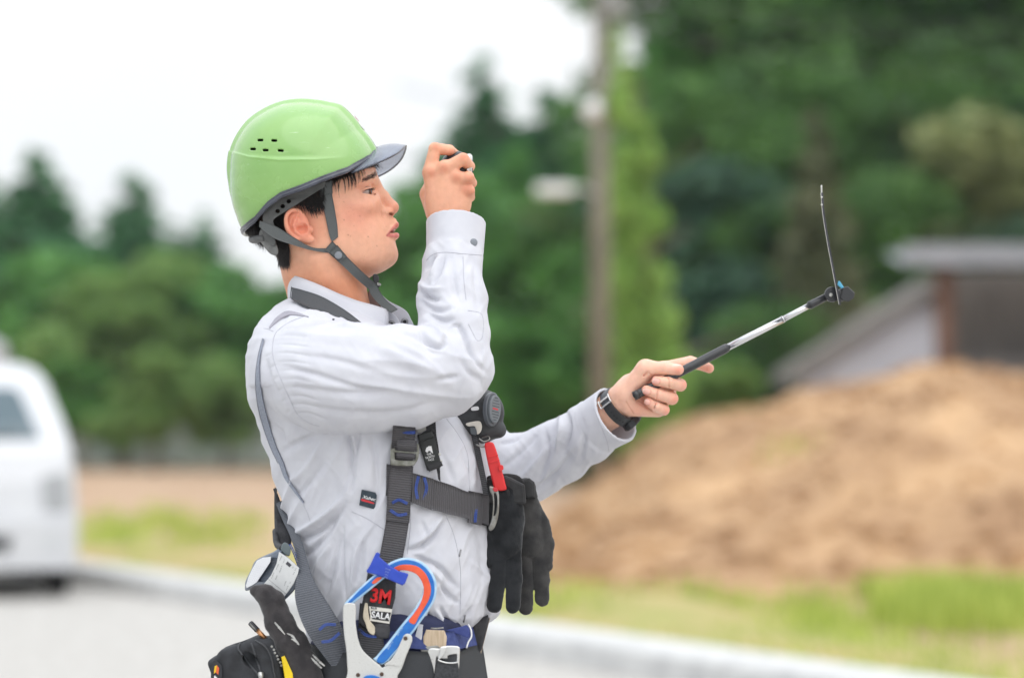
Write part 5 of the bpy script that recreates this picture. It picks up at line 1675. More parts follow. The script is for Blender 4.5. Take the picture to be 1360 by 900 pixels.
# smooth periodic radius table
_t = np.linspace(-math.pi, math.pi, 1441); _R = np.interp(_t, np.r_[_a[-1] - 2 * math.pi, _a, _a[0] + 2 * math.pi], np.r_[_r[-1], _r, _r[0]])
_kr = np.exp(-(np.arange(-14, 15) / 6.0) ** 2); _kr /= _kr.sum(); _R = np.convolve(np.r_[_R[-20:-1], _R, _R[1:20]], _kr, 'same')[19:-19][:1441]
RIM = np.array([(300, 306), (316, 299.5), (320, 298), (338, 288), (356, 270), (374, 258), (402, 248), (430, 236), (462, 223), (482, 209), (499, 195), (512, 182)], float)
HWID = .109
def helmet_outer(P):
    x = P[:, 0] / S + 680 - HC[0]; z = HZ - (P[:, 2] - CH) / S - HC[1]
    th = np.arctan2(z, x); r = np.hypot(x, z)
    R = np.interp(th, _t, _R)
    ay = np.abs(P[:, 1])
    M = P.copy(); M[:, 1] = -ay; u, v = unW(M)
    # central crest
    cr = 1 - np.clip((ay - .024) / .014, 0, 1); cr = cr * cr * (3 - 2 * cr)
    up = np.clip((-z + 30) / 40, 0, 1)
    R = R - 4.2 * (1 - cr) * up
    # side step below a line that fades towards the front
    vl = np.interp(u, [300, 312, 330, 370, 420, 455, 480], [198, 201, 206, 210, 209.3, 206.5, 204])
    st = np.clip((v - vl) / 2.4, 0, 1); st = st * st * (3 - 2 * st)
    fade = np.clip((458 - u) / 90, 0, 1) * np.clip(ay / .02, 0, 1)
    bump_ = np.exp(-((v - vl - 1) / 2.2) ** 2) * fade
    wd = HWID + .0022 * st * fade + .0014 * bump_
    rho = r / R
    q = (rho ** 2.25 + (ay / wd) ** 2.25) ** (1 / 2.25)
    return ((q - 1) * .105 - .0012 * st * fade).astype(np.float32)
def rim_cut(P, dv=0.0):
    M = P.copy(); M[:, 1] = -np.abs(P[:, 1])
    # the rim line is given where it is seen, on the near flank
    u = M[:, 0] / (S * (D - .09) / D) + 680; v = HZ - (M[:, 2] - CH) / (S * (D - .09) / D)
    return (v - np.interp(u, RIM[:, 0], RIM[:, 1]) - dv) * S * .85
VENTS = [(345, 185), (364, 186.4), (335, 196.6), (352.6, 199.2), (373.2, 200.4)]
def helmet_field(P):
    o = helmet_outer(P)
    f = np.maximum(np.maximum(o, -(o + .0034)), rim_cut(P))
    for (a, b) in VENTS:
        y0 = -.10
        for sgn in (1, -1):
            A = W(a - 2.4, b, y0) * np.array([1, sgn, 1]); B = W(a + 2.4, b + .4, y0) * np.array([1, sgn, 1])
            q = P.copy(); q[:, 1] = np.clip(q[:, 1], min(A[1], B[1]) * 0 + (-.2), .2); q[:, 1] = np.where(q[:, 1] * sgn < -.04, A[1], q[:, 1])
            f = np.maximum(f, -sl(q, A, B, .0019, .0019))
    return f
hr = .0014
Vm, Qm = implicit(helmet_field, (W(296, 0)[0], -.118, W(0, 312)[2]), (W(520, 0)[0], .118, W(0, 126)[2]), hr, lip=1.3)
def helmet_paint(nt, b):
    b.inputs['Roughness'].default_value = .22; b.inputs['IOR'].default_value = 1.6; b.inputs['Coat Weight'].default_value = .5
    tc = nt.nodes.new('ShaderNodeTexCoord'); mp = nt.nodes.new('ShaderNodeMapping'); mp.inputs['Rotation'].default_value = (0, .7, 0); mp.inputs['Scale'].default_value = (14, 60, 260)
    nt.links.new(tc.outputs['Object'], mp.inputs['Vector'])
    n = nt.nodes.new('ShaderNodeTexNoise'); n.inputs['Scale'].default_value = 1.6; n.inputs['Detail'].default_value = 3; nt.links.new(mp.outputs[0], n.inputs['Vector'])
    r = nt.nodes.new('ShaderNodeValToRGB'); r.color_ramp.elements[0].position = .69; r.color_ramp.elements[0].color = (0, 0, 0, 1); r.color_ramp.elements[1].position = .78; r.color_ramp.elements[1].color = (1, 1, 1, 1)
    nt.links.new(n.outputs['Fac'], r.inputs['Fac'])
    n2 = nt.nodes.new('ShaderNodeTexNoise'); n2.inputs['Scale'].default_value = 12; n2.inputs['Detail'].default_value = 6; nt.links.new(tc.outputs['Object'], n2.inputs['Vector'])
    r2 = nt.nodes.new('ShaderNodeValToRGB'); r2.color_ramp.elements[0].color = (.21, .42, .095, 1); r2.color_ramp.elements[0].position = .35; r2.color_ramp.elements[1].color = (.26, .47, .135, 1); r2.color_ramp.elements[1].position = .7
    nt.links.new(n2.outputs['Fac'], r2.inputs['Fac'])
    mx_ = nt.nodes.new('ShaderNodeMix'); mx_.data_type = 'RGBA'; nt.links.new(r.outputs[0], mx_.inputs['Factor']); nt.links.new(r2.outputs[0], mx_.inputs[6]); mx_.inputs[7].default_value = (.55, .72, .48, 1)
    nt.links.new(mx_.outputs[2], b.inputs['Base Color'])
    r3 = nt.nodes.new('ShaderNodeMapRange'); r3.inputs[1].default_value = .3; r3.inputs[2].default_value = .7; r3.inputs[3].default_value = .17; r3.inputs[4].default_value = .34
    nt.links.new(n2.outputs['Fac'], r3.inputs[0]); nt.links.new(r3.outputs[0], b.inputs['Roughness'])
M_hat = mat('green_shell', (.14, .46, .10), .22, coat=.5, spec=.6, extra=helmet_paint)
M_trim = mat('smoke_trim', (.028, .032, .048), .25, coat=.4, col2=(.06, .066, .09), nscale=40)
M_liner = mat('shaded_liner_foam', (.015, .015, .017), .9)  # near black, so the colour supplies the shade behind the vent holes
hat = empty('hard_hat', (W(402, 236)[0], 0, W(402, 300)[2]))
tag(hat, 'green hard hat with side vents and clear smoke visor on the man\'s head', 'hard hat')
mesh_obj('shell', Vm, Qm, M_hat, hat)
def trim_field(P):
    o = helmet_outer(P)
    f = np.maximum(np.abs(o + .0008) - .0034, np.maximum(-rim_cut(P, -1.2), rim_cut(P, 6.2)))
    lip = np.maximum(np.abs(o - .0012) - .0026, np.maximum(-rim_cut(P, 3.4), rim_cut(P, 7.0)))
    return smin(f, lip, .002)
Vr, Qr = implicit(trim_field, (W(296, 0)[0], -.125, W(0, 322)[2]), (W(520, 0)[0], .125, W(0, 180)[2]), .0012, lip=1.4)
mesh_obj('rim_trim', Vr, Qr, M_trim, hat)
def liner_field(P):
    o = helmet_outer(P) + .012
    return np.maximum(np.maximum(o, -(o + .003)), rim_cut(P, -3))
Vl, Ql = implicit(liner_field, (W(296, 0)[0], -.118, W(0, 312)[2]), (W(520, 0)[0], .118, W(0, 126)[2]), .004, lip=1.4)
mesh_obj('liner', Vl, Ql, M_liner, hat)
# front sticker on the slope of the crest
M_st = mat('white_sticker', (.75, .75, .76), .4, col2=(.80, .78, .78), nscale=30)
HT = BVHTree.FromPolygons([tuple(map(float, p)) for p in Vm], [tuple(map(int, q)) for q in Qm])
def shell_pt(u, v, y, off):
    p = W(u, v, 0); p[1] = y; nx = np.array([.80, 0, .60]); o_, _, _, _ = HT.ray_cast(Vector(p + nx * .04), Vector(-nx))
    return (np.array(o_) if o_ is not None else p) + nx * off
V = []; F = []
for i, (u, v) in enumerate(spline([(459.5, 143.5), (467, 151.5), (476, 162.5), (484, 173)], 8)):
    for j in range(9): V.append(shell_pt(u, v, (j - 4) / 4 * .019, .0009))
F = [(i * 9 + j, i * 9 + j + 1, (i + 1) * 9 + j + 1, (i + 1) * 9 + j) for i in range(7) for j in range(8)]
o = mesh_obj('sticker', V, F, M_st, hat); md = o.modifiers.new('t', 'SOLIDIFY'); md.thickness = .0008; md.offset = 1
M_red = mat('red_print', (.55, .05, .04), .5)
mc_ = MB()
for (t0, t1, y0, y1) in ((.42, .66, -.004, .004), (.50, .58, -.012, .012)):
    q = spline([(459.5, 143.5), (467, 151.5), (476, 162.5), (484, 173)], 40); a, b = q[int(t0 * 39)], q[int(t1 * 39)]
    mc_.add([shell_pt(*a, y0, .0018), shell_pt(*b, y0, .0018), shell_pt(*b, y1, .0018), shell_pt(*a, y1, .0018)], [(0, 1, 2, 3)])
o = mc_.build('cross_mark', M_red, hat); md = o.modifiers.new('t', 'SOLIDIFY'); md.thickness = .0004
# clear visor
def visor_material():
    m = bpy.data.materials.new('smoke_visor'); m.use_nodes = True
    nt = m.node_tree; b = nt.nodes['Principled BSDF']; o = nt.nodes['Material Output']
    b.inputs['Base Color'].default_value = (.30, .33, .40, 1); b.inputs['Roughness'].default_value = .08; b.inputs['Specular IOR Level'].default_value = .8
    t = nt.nodes.new('ShaderNodeBsdfTransparent'); t.inputs['Color'].default_value = (.84, .86, .90, 1)
    mx_ = nt.nodes.new('ShaderNodeMixShader'); lw = nt.nodes.new('ShaderNodeLayerWeight'); lw.inputs['Blend'].default_value = .45
    mr = nt.nodes.new('ShaderNodeMapRange'); mr.inputs[3].default_value = .14; mr.inputs[4].default_value = .65
    nt.links.new(lw.outputs['Facing'], mr.inputs[0]); nt.links.new(mr.outputs[0], mx_.inputs[0])
    nt.links.new(t.outputs[0], mx_.inputs[1]); nt.links.new(b.outputs[0], mx_.inputs[2]); nt.links.new(mx_.outputs[0], o.inputs[0])
    return m
M_visor = visor_material()
Ah = [W(466, 228, -.088), W(482, 216.5, -.070), W(493, 205, -.043), W(499.5, 196.5, 0)]
Eh = [W(468, 229.5, -.090), W(505, 215.0, -.083), W(528, 203.5, -.052), W(539.2, 193.8, 0)]
def mirrored(a): return a + [p * np.array([1, -1, 1]) for p in a[-2::-1]]
na = 41; nb_ = 9
A = spline(mirrored(Ah), na); E = spline(mirrored(Eh), na)
V = []
for i in range(na):
    for j in range(nb_):
        t = j / (nb_ - 1); p = A[i] * (1 - t) + E[i] * t; b_ = math.sin(math.pi * t)
        lift = .0035 * b_ * math.sin(math.pi * i / (na - 1)) - .0028 * t * t * 0
        V.append(p + np.array([0, 0, lift]))
F = [(i * nb_ + j, (i + 1) * nb_ + j, (i + 1) * nb_ + j + 1, i * nb_ + j + 1) for i in range(na - 1) for j in range(nb_ - 1)]
visor = mesh_obj('visor', V, F, M_visor, hat); md = visor.modifiers.new('t', 'SOLIDIFY'); md.thickness = .0024; md.offset = 0
tube('visor_edge', E, .0014, M_trim, visor, 6, 60)
Ab = A + np.array([0.001, 0, 0])
tube('visor_hinge_seal', Ab[3:-3], .0022, M_trim, visor, 6, 50)
# suspension band showing under the rim
def hat_hit(u, v, extra): return extra
M_plastic = mat('grey_plastic', (.085, .088, .085), .55, col2=(.12, .122, .12), nscale=80)
bd = plate('headband', [[(350, 283), (362, 270), (378, 259), (402, 249), (430, 240), (430, 249), (424, 252.5), (405, 264.5), (385, 277.5), (364, 291), (363.5, 299), (350.5, 297)]] + [[(a + 3.0 * math.cos(t), b + 2.7 * math.sin(t)) for t in np.linspace(0, 2 * math.pi, 8, endpoint=False)] for a, b in ((383.5, 267.4), (375.3, 274), (368.7, 280.4))], lambda u, v: -.0865 + abs(u - 395) * .0001, .0022, M_plastic, hat, .0004)
plate('ratchet_cover', [[(347, 303), (344, 316), (351, 328), (359, 337), (367, 339), (369.5, 333), (366, 320), (362, 311), (358, 304)]], lambda u, v: -.058 - (u - 344) * .0006, .010, mat('grey_plastic_light', (.13, .132, .128), .5, col2=(.18, .18, .175), nscale=80), hat, .002)
plate('ratchet_strap', [[(350, 297), (348, 306), (352, 318), (361, 326), (366, 322), (362, 308), (363, 297)]], lambda u, v: -.068 - (u - 344) * .0005, .003, M_plastic, hat, .0006)
tube('ratchet_band', [W(352, 316, -.066), W(338, 318, -.045), W(335, 318, 0), W(338, 318, .045)], .006, M_plastic, hat, 8, 20)
# chin straps
HB = BVHTree.FromPolygons([tuple(map(float, p)) for p in Vh], [tuple(map(int, q)) for q in Qh])
ribbon('front_chin_strap', [(424, 243), (426, 259.5), (431.5, 284), (437.5, 312), (441, 321)], [(440.7, 238), (441.2, 258), (444.2, 275), (448, 299), (449, 315)], M_chin, hat, off=.0022, thick=.0016, trees=(HB,))
ribbon('strap_patch', [(423.2, 245), (425.6, 258.8)], [(441.2, 240), (441.8, 257)], M_chin, hat, off=.0042, thick=.0016, trees=(HB,), n=8)
ribbon('rear_chin_strap', [(345, 293), (366.5, 300.5), (392.5, 316.5), (415.6, 328.6), (441, 329.5)], [(344, 301), (363.6, 316), (386.7, 324.5), (414, 332.4), (440, 336.5)], M_chin, hat, off=.0, thick=.0016, ys=[-.084, -.090, -.088, -.074, -.063])
ribbon('lower_chin_strap', [(431.5, 331.5), (456, 353.5), (472, 369), (490, 384.5)], [(441.5, 320), (460.3, 340.3), (485, 364.5), (500, 377.5)], M_chin, hat, thick=.002, ys=[-.0655, -.060, -.051, -.030])
ribbon('strap_keeper', [(438, 335), (451, 348.5)], [(448, 325.5), (460.5, 340)], M_chin, hat, thick=.0018, ys=[-.0680, -.0635], n=6)
sb = W(449.4, 339, -.0700)
o = tube('snap_button', [sb + [0, .001, 0], sb + [0, -.0018, 0]], [.0060, .0056], mat('snap_grey', (.22, .235, .26), .45), hat, 24, smoothpath=False); bevel(o, .0008)
ribbon('strap_tail', [(489, 383.5), (494, 393), (504, 404), (519, 414.5)], [(500.5, 378), (506, 389), (514, 399), (528, 410)], M_chin, hat, thick=.0018, ys=[-.030, -.030, -.038, -.052])
plate('chin_buckle', [[(495, 366), (500, 364), (503.5, 369), (503, 376), (505.5, 379), (502, 381.5), (497, 377)]], -.026, .010, mat('buckle_black', (.02, .02, .022), .35), hat, .001)
plate('buckle_prong', [[(501, 375.5), (505.8, 376.6), (505.6, 379.2), (501.5, 379)]], -.033, .002, M_metal, hat, .0004)

# ================================================================== HAIR
M_hair = mat('black_hair', (.012, .010, .011), .42, col2=(.028, .022, .021), nscale=300, spec=.5)
class Strands:
    def __init__(s): s.V = []; s.F = []; s.n = 0
    def add(s, P, w0):
        """P: list of world points root->tip"""
        P = np.asarray(P); n = len(P)
        T = P[-1] - P[0]; T = T / (np.linalg.norm(T) + 1e-9); X = np.cross(T, [0.1, -1, .05]); X /= np.linalg.norm(X); Y = np.cross(T, X)
        for i in range(n):
            r = w0 * (1 - (i / (n - 1)) ** 1.6 * .94)
            for k in range(3):
                a = k * 2.0944; s.V.append(P[i] + r * (math.cos(a) * X + math.sin(a) * Y))
        for i in range(n - 1):
            for k in range(3):
                a = s.n + i * 3 + k; b = s.n + i * 3 + (k + 1) % 3; s.F.append((a, b, b + 3, a + 3))
        s.n += 3 * n
hs = Strands(); rh = np.random.default_rng(21)
def hpt(u, v, off, dflt=-.07):
    y = hit(u, v, (HB,), None)
    return W(u, v, (dflt if y is None else y) - off)
def inpoly(u, v, poly):
    c = False; j = len(poly) - 1
    for i in range(len(poly)):
        xi, yi = poly[i]; xj, yj = poly[j]
        if (yi > v) != (yj > v) and u < (xj - xi) * (v - yi) / (yj - yi + 1e-12) + xi: c = not c
        j = i
    return c
def tuftfill(poly, n, dirfn, ln, w_=.00035, off=(.001, .006), lift=.003):
    P = np.array(poly); lo_, hi_ = P.min(0), P.max(0); k = 0
    while k < n:
        u, v = rh.uniform(lo_[0], hi_[0]), rh.uniform(lo_[1], hi_[1])
        if not inpoly(u, v, poly): continue
        k += 1
        du, dv = dirfn(u, v); L = ln * rh.uniform(.6, 1.25); a = rh.normal(0, .16); c, s_ = math.cos(a), math.sin(a)
        du, dv = du * c - dv * s_, du * s_ + dv * c; o_ = rh.uniform(*off)
        pts = []
        yb = hit(u, v, (HB,), None); yb = -.06 if yb is None else yb
        for t in (0, .35, .7, 1):
            y = hit(u + du * L * t, v + dv * L * t, (HB,), None); y = yb if y is None else min(y, yb + .006)
            pts.append(W(u + du * L * t, v + dv * L * t, y - o_ - lift * math.sin(t * 2.4)))
        hs.add(pts, w_ * rh.uniform(.7, 1.3))
# above and behind the ear
tuftfill([(356, 262), (430, 232), (430, 262), (428, 278), (411, 281), (402, 277), (390, 270), (376, 278), (372, 292), (362, 294)], 900, lambda u, v: ((-.55, .84) if u < 388 else (.30, .95)), 11)
tuftfill([(404, 268), (428, 262), (431, 274), (424, 277), (410, 279)], 260, lambda u, v: (.25, .97), 7)
tuftfill([(362, 284), (376, 280), (374, 300), (381, 314), (384, 328), (380, 338), (368, 330), (362, 305)], 800, lambda u, v: (.05, 1), 12)
tuftfill([(367, 322), (383, 322), (384.5, 338), (383.5, 350), (373, 350), (369, 338)], 620, lambda u, v: (.02, 1), 11, w_=.00026)
for i in range(260):   # free fringe of the nape, with depth
    u = rh.uniform(369.5, 383.5); v = rh.uniform(328, 350); y = rh.uniform(-.052, .02)
    L = rh.uniform(3, 12) * (1 if u < 378 else .8); hs.add([W(u, v, y), W(u - .6, v + L * .5, y), W(u + rh.normal(0, 1), v + L, y)], .0004)
for i in range(420):   # tuft sticking out behind, under the rim
    u = rh.uniform(324, 347); y = rh.uniform(-.05, .05); tipu = u + rh.normal(3, 2.5); vt = np.interp(u, [324, 335, 347], [310, 320, 333]) + rh.normal(0, 2)
    hs.add([W(u, 296, y), W((u + tipu) / 2 + 1, (296 + vt) / 2, y * .98 - .002), W(tipu, vt, y * .95)], .0007)
for i in range(500):   # back of the head seen past the ratchet
    u = rh.uniform(362, 372); y = rh.uniform(-.06, .03); v = rh.uniform(300, 325); hs.add([W(u, v, y), W(u + 1, v + 8, y), W(u + 2.5, v + rh.uniform(14, 20), y)], .0005)
# wet fringe over the temple and forehead
locks = [((443, 240), (445.5, 263), 5), ((447, 238), (449, 259), 6), ((452, 236), (450.5, 268), 5), ((455, 235), (458, 262), 8), ((460, 233), (462.5, 257), 9), ((464, 231), (467, 257), 14), ((468, 229), (472, 256), 15), ((471, 228), (470, 251), 12),
         ((474, 227), (477, 250), 10), ((477, 225), (481.5, 240), 7), ((480, 224), (484, 238), 5), ((486, 222), (491, 229), 5), ((491, 220), (499, 229), 7), ((495, 219), (503, 233), 8), ((497, 219), (506, 232), 7), ((499, 218), (509, 230), 5), ((493, 221), (494, 228), 5), ((448, 240), (444, 255), 5), ((464, 232), (458, 250), 7)]
for (a, b, n) in locks:
    for k in range(int(n * 1.0)):
        j0 = rh.normal(0, 1.0); j1 = rh.normal(0, .8); a_ = (a[0] + j0, a[1] - 2); b_ = (b[0] + j1, b[1] - 3 - abs(rh.normal(0, 4)))
        pts = []
        y0 = hit(a_[0], a_[1] + 4, (HB,), None) or -.03
        for t in (0, .33, .66, 1):
            u = a_[0] + (b_[0] - a_[0]) * t + 1.6 * math.sin(t * 3) * (1 if b[0] > a[0] else -1); v = a_[1] + (b_[1] - a_[1]) * t
            y = hit(u, v, (HB,), None); y = y0 + .012 * t if y is None else y
            pts.append(W(u, v, y - .0025 - .003 * math.sin(t * 3) - rh.uniform(0, .0015)))
        hs.add(pts, .00034)
# hair on the crown side under the shell, seen between band and strap
tuftfill([(425, 234), (470, 220), (466, 229), (445, 239), (441, 238)], 200, lambda u, v: (.2, 1), 6)
hair = mesh_obj('hair', hs.V, hs.F, M_hair, person)
hb = Strands()
for k in range(230):      # eyebrow
    t = rh.uniform(0, 1); u = 480 + 19.5 * t; vc = 240.2 - 8.2 * t ** .8; v = vc + rh.normal(0, 2.0) * (1.1 - .5 * (1 - t))
    L = rh.uniform(3, 5.5); du, dv = (.95 - .15 * t, -.25 - .1 * t)
    if t > .8: du, dv = .5, -.8
    p0 = hpt(u, v, .0003, -.01); p1 = hpt(u + du * L * .5, v + dv * L * .5, .0012, -.008); p2 = hpt(min(u + du * L, 501.5), v + dv * L, .0006, -.006)
    hb.add([p0, p1, p2], .00017)
    if k % 2: 
        for p in (p0, p1, p2): p[1] *= -1
        hb.add([p0, p1, p2], .00017)
mesh_obj('eyebrow', hb.V, hb.F, mat('brow_hair', (.045, .032, .028), .6, col2=(.07, .05, .042), nscale=400), person)
# ================================================================== COLLAR, TROUSERS
tag(person, 'man in light grey work shirt, one fist raised, the other hand holding out a stick', 'person')
def ribbon3(name, A3, B3, m, parent=None, n=40, mc=6, thick=.0022, bow=0.0):
    A = spline(A3, n); B = spline(B3, n); t = np.linspace(0, 1, mc + 1)
    P = A[:, None] * (1 - t)[None, :, None] + B[:, None] * t[None, :, None]
    du = np.gradient(P, axis=0); dv = np.gradient(P, axis=1); Nn = np.cross(du, dv); Nn /= np.linalg.norm(Nn, axis=2, keepdims=True) + 1e-12
    P = P + Nn * (bow * np.sin(math.pi * t))[None, :, None]
    k = mc + 1
    F = np.array([(i * k + j, (i + 1) * k + j, (i + 1) * k + j + 1, i * k + j + 1) for i in range(n - 1) for j in range(mc)])
    o = mesh_obj(name, P.reshape(-1, 3), F, m, parent)
    L = np.r_[0, np.cumsum(np.linalg.norm(np.diff(P[:, mc // 2], axis=0), axis=1))]
    uvs = np.array([[L[i], t[j] * .04] for i in range(n) for j in range(k)], np.float32)
    ul = o.data.uv_layers.new(name='UVMap'); li = np.empty(len(o.data.loops), np.int32); o.data.loops.foreach_get('vertex_index', li); ul.data.foreach_set('uv', uvs[li].ravel())
    md = o.modifiers.new('t', 'SOLIDIFY'); md.thickness = thick; md.offset = 0
    return o, P.reshape(-1, 3), F
Wp = lambda L: [W(*p) for p in L]
ctop = [(500, 395, .040), (470, 388, .058), (420, 374, .060), (396, 365, .042), (388.5, 363, .0), (388.5, 365.5, -.034), (400, 369, -.056), (425, 379, -.0665), (450, 390.5, -.066), (475, 400, -.060), (497, 406, -.052), (515, 412, -.046)]
cbot = [(520, 428, .050), (470, 424, .082), (418, 418, .080), (392, 405, .050), (385.5, 402, .0), (385, 402, -.042), (396, 411, -.070), (425, 427, -.088), (455, 440, -.092), (480, 446, -.086), (500, 443, -.072), (514, 438, -.060)]
collar, cv, cf = ribbon3('collar', Wp(ctop), Wp(cbot), M_shirt, shirt, 60, 6, .0030, -.003)
CB = BVHTree.FromPolygons([tuple(map(float, p)) for p in cv], [tuple(map(int, q)) for q in cf])
thread('seam', [(512.5, 415), (511.5, 425), (511, 434)], M_thread, .00035, .0016, collar, (CB,))
plate('collar_stand', [[(503, 389), (517, 400), (537.5, 411), (545, 422), (548, 436), (520, 440), (512, 425), (505, 405)]], lambda u, v: .004 - (u - 500) * .0004, .003, M_shirt, shirt, .001)
plate('button_stand', [[(513, 410), (522, 416), (529.5, 425), (531.5, 438), (512, 441)]], lambda u, v: -.036, .003, M_shirt, shirt, .001)
M_snap = mat('snap_metal', (.20, .20, .21), .35, metal=.6, col2=(.30, .30, .31), nscale=200)
def disc(name, u, v, y, r, d, m, parent, seg=24, bev=.0006, tilt=None):
    p = W(u, v, y); ax = np.array([0, 1.0, 0]) if tilt is None else np.array(tilt, float) / np.linalg.norm(tilt)
    o = tube(name, [p, p - ax * d], [r, r * .94], m, parent, seg, smoothpath=False)
    bevel(o, bev); return o
for (a, b, y) in ((520.3, 430.3, -.0385), (537.5, 427, -.014)):
    o = disc('snap', a, b, y, .0058, .0016, M_snap, shirt); disc('snap_socket', a, b, y - .0012, .0028, .0015, M_liner, shirt)
sb_ = on(629, 322, .0003); o = tube('cuff_snap', [sb_, sb_ + [.0004, -.0022, 0]], [.0062, .0056], mat('cuff_snap_grey', (.24, .26, .29), .4, metal=.3), shirt, 24, smoothpath=False); bevel(o, .0008)
for (a, b) in ((611, 734), (617, 821)):
    q = [on(a + 1 * s_, b - 4.5 * s_, .0004) for s_ in (-1, 0, 1)]; tube('button', q, .0013, M_snap, shirt, 8, 6)
# inner shirt in the collar opening, the collar's shading put into its brown
plate('shaded_undershirt', [[(489, 388), (494, 385), (507, 400), (516, 412), (512, 422), (495, 415), (488, 405)]], lambda u, v: .006, .006, mat('shaded_undershirt_cloth', (.20, .14, .13), .9, col2=(.26, .19, .17), nscale=60), person, .002)
# mesh vent down the back
M_mesh = mat('mesh_vent', (.20, .22, .28), .9, col2=(.36, .39, .46), nscale=900, detail=1, bump=.5, bscale=900)
ribbon('mesh_vent', [(349, 449), (342, 478), (339.5, 511), (345, 550), (358, 590), (370, 615), (379, 637), (402, 668)], [(350, 451), (344.5, 480), (345.5, 511), (352.5, 548), (364.5, 588), (376, 614), (382, 634), (403.5, 667)], M_mesh, shirt, off=.0022, thick=.0014, n=50, smooth=2)
for px in ([(350.5, 450), (345.5, 480), (346.5, 511), (353.5, 548), (365.5, 588), (377, 614), (383, 634), (404, 666)], [(348.5, 449), (341.5, 478), (339, 511), (344.5, 550), (357.5, 590), (369, 615)]):
    thread('seam', px, mat('mesh_edge', (.20, .21, .26), .8), .0004, .0016, shirt)
# grey shoulder yoke strap
ribbon('shoulder_patch', [(357, 434), (367, 421), (380, 413), (394, 414.5), (409, 419.5)], [(358, 436), (369.5, 425), (382, 418.5), (395, 418), (410, 420.5)], mat('yoke_grey', (.33, .32, .37), .85, col2=(.38, .37, .42), nscale=80), shirt, off=.002, thick=.002)
# label on the chest
lp = lambda u, v: hit(u, v, (SH,), -.15) - .0012
M_lab = mat('label_navy', (.02, .035, .05), .7, col2=(.035, .05, .065), nscale=200)
yl = hit(488, 662, (SH,), -.15)
gl = [(hit(499, 664, (SH,)) - hit(477, 661, (SH,))) / 22, (hit(488, 672, (SH,)) - hit(488, 652, (SH,))) / 20]
labp = lambda u, v: yl - .0022 + (u - 488) * gl[0] + (v - 662) * gl[1]
plate('chest_label', [[(480.4, 649.6), (498.6, 653.6), (500.6, 657), (497.8, 676), (477, 670.5)]], labp, .0012, M_lab, shirt, .0003, smooth_outline=False)
M_whitep = mat('white_print', (.75, .75, .76), .6); M_redp = mat('red_thread', (.55, .03, .04), .6)
labt = lambda u, v: labp(u, v) - .0008
text('label_lettering', 'Xebec', 489.8, 661.3, 4.2, labt, M_whitep, shirt, rot=13, thick=.0003, bold=.02, shear=.3, sx=1.15)
plate('label_line', [[(480.5, 662), (490, 664.6), (496.5, 667.2), (496, 668.6), (488, 666.8), (480.5, 664.6)]], labt, .0003, M_redp, shirt, .0001)

def trouser_field(P):
    v = HZ - (P[:, 2] - CH) / S
    f = trunk_field(P, -.010)
    f = smax(f, (834 - v) * S, .006); f = smax(f, (v - 935) * S, .04)
    for s_ in (-1, 1):
        p = [W(505 - 16 * s_, 890, .095 * s_), W(505 - 18 * s_, 1120, .115 * s_), W(500 - 20 * s_, 1610, .12 * s_)]
        f = smin(f, chain(P, p, [.112, .085, .072], .02), .05)
    return smax(f, (v - 1612) * S, .01).astype(np.float32)
Vp, Qp = implicit(trouser_field, (-.45, -.28, .03), (.20, .28, 1.02), .006, lip=1.3)
M_navy = mat('navy_cotton', (.014, .018, .055), .85, col2=(.022, .028, .08), nscale=40, bump=.4, bscale=900)
trs = mesh_obj('trousers', Vp, Qp, M_navy, person)
TB = BVHTree.FromPolygons([tuple(map(float, p)) for p in Vp], [tuple(map(int, q)) for q in Qp])
ALL = (SH, TB)
for s_ in (-1, 1):
    x0 = W(500 - 20 * s_, 0, 0)[0]
    def shoe(P, s_=s_, x0=x0):
        f = chain(P, [(x0 - .05, .12 * s_, .045), (x0 + .06, .12 * s_ * 1.05, .045), (x0 + .19, .12 * s_ * 1.1, .035)], [.045, .045, .036], .02)
        return smax(f, .004 - P[:, 2], .004)
    a_, b_ = implicit(shoe, (x0 - .12, .12 * s_ - .09, -.01), (x0 + .26, .12 * s_ + .1, .12), .006, lip=1.3)
    mesh_obj('shoe', a_, b_, M_dark, person)

# ================================================================== LANYARD STRAP ROUND THE NECK
ns_ = empty('neck_strap', W(440, 420, -.07))
tag(ns_, 'dark grey flat neck strap lying over the shirt collar', 'strap')
ribbon('strap', [(388, 381.5), (400, 384.5), (426, 393), (453, 408), (472, 421.6), (481, 429)], [(386.5, 396.5), (393, 400), (426, 415.7), (446, 425.5), (459, 432), (467, 437)], uvmat('neck_strap_webbing', (.055, .06, .066), (.095, .10, .108), ribs=1500, bump=.2), ns_, off=.0075, trees=(CB, SHT, BO), smooth=8)
ribbon('strap', [(388, 381.5), (391, 379), (410, 385)], [(386.5, 396.5), (389, 399), (410, 400)], M_chin, ns_, ys=[-.050, .0, .05], n=16)

# ================================================================== SAFETY HARNESS
har = empty('safety_harness', W(530, 700, -.17))
tag(har, 'dark grey webbing safety harness with blue stitching strapped over the shirt', 'harness')
T1 = (SHT,)
ribbon('shoulder_webbing', [(522.5, 566), (519.5, 600), (518, 620), (514.5, 657), (512.5, 692), (505, 733), (500, 760)], [(552, 568), (550, 600), (548, 620), (545, 663), (542.5, 697), (535, 740), (529, 765)], M_web, har, off=.0035, smooth=8, n=60)
ribbon('doubled_webbing', [(518.5, 616), (515.5, 650), (512.6, 690.5)], [(549, 619), (546.2, 655), (543.8, 694.5)], M_web, har, off=.0070, smooth=8, n=30)
ribbon('under_webbing', [(513.5, 616), (512.5, 658)], [(520, 617), (519, 658)], M_web, har, off=.0016, smooth=6)
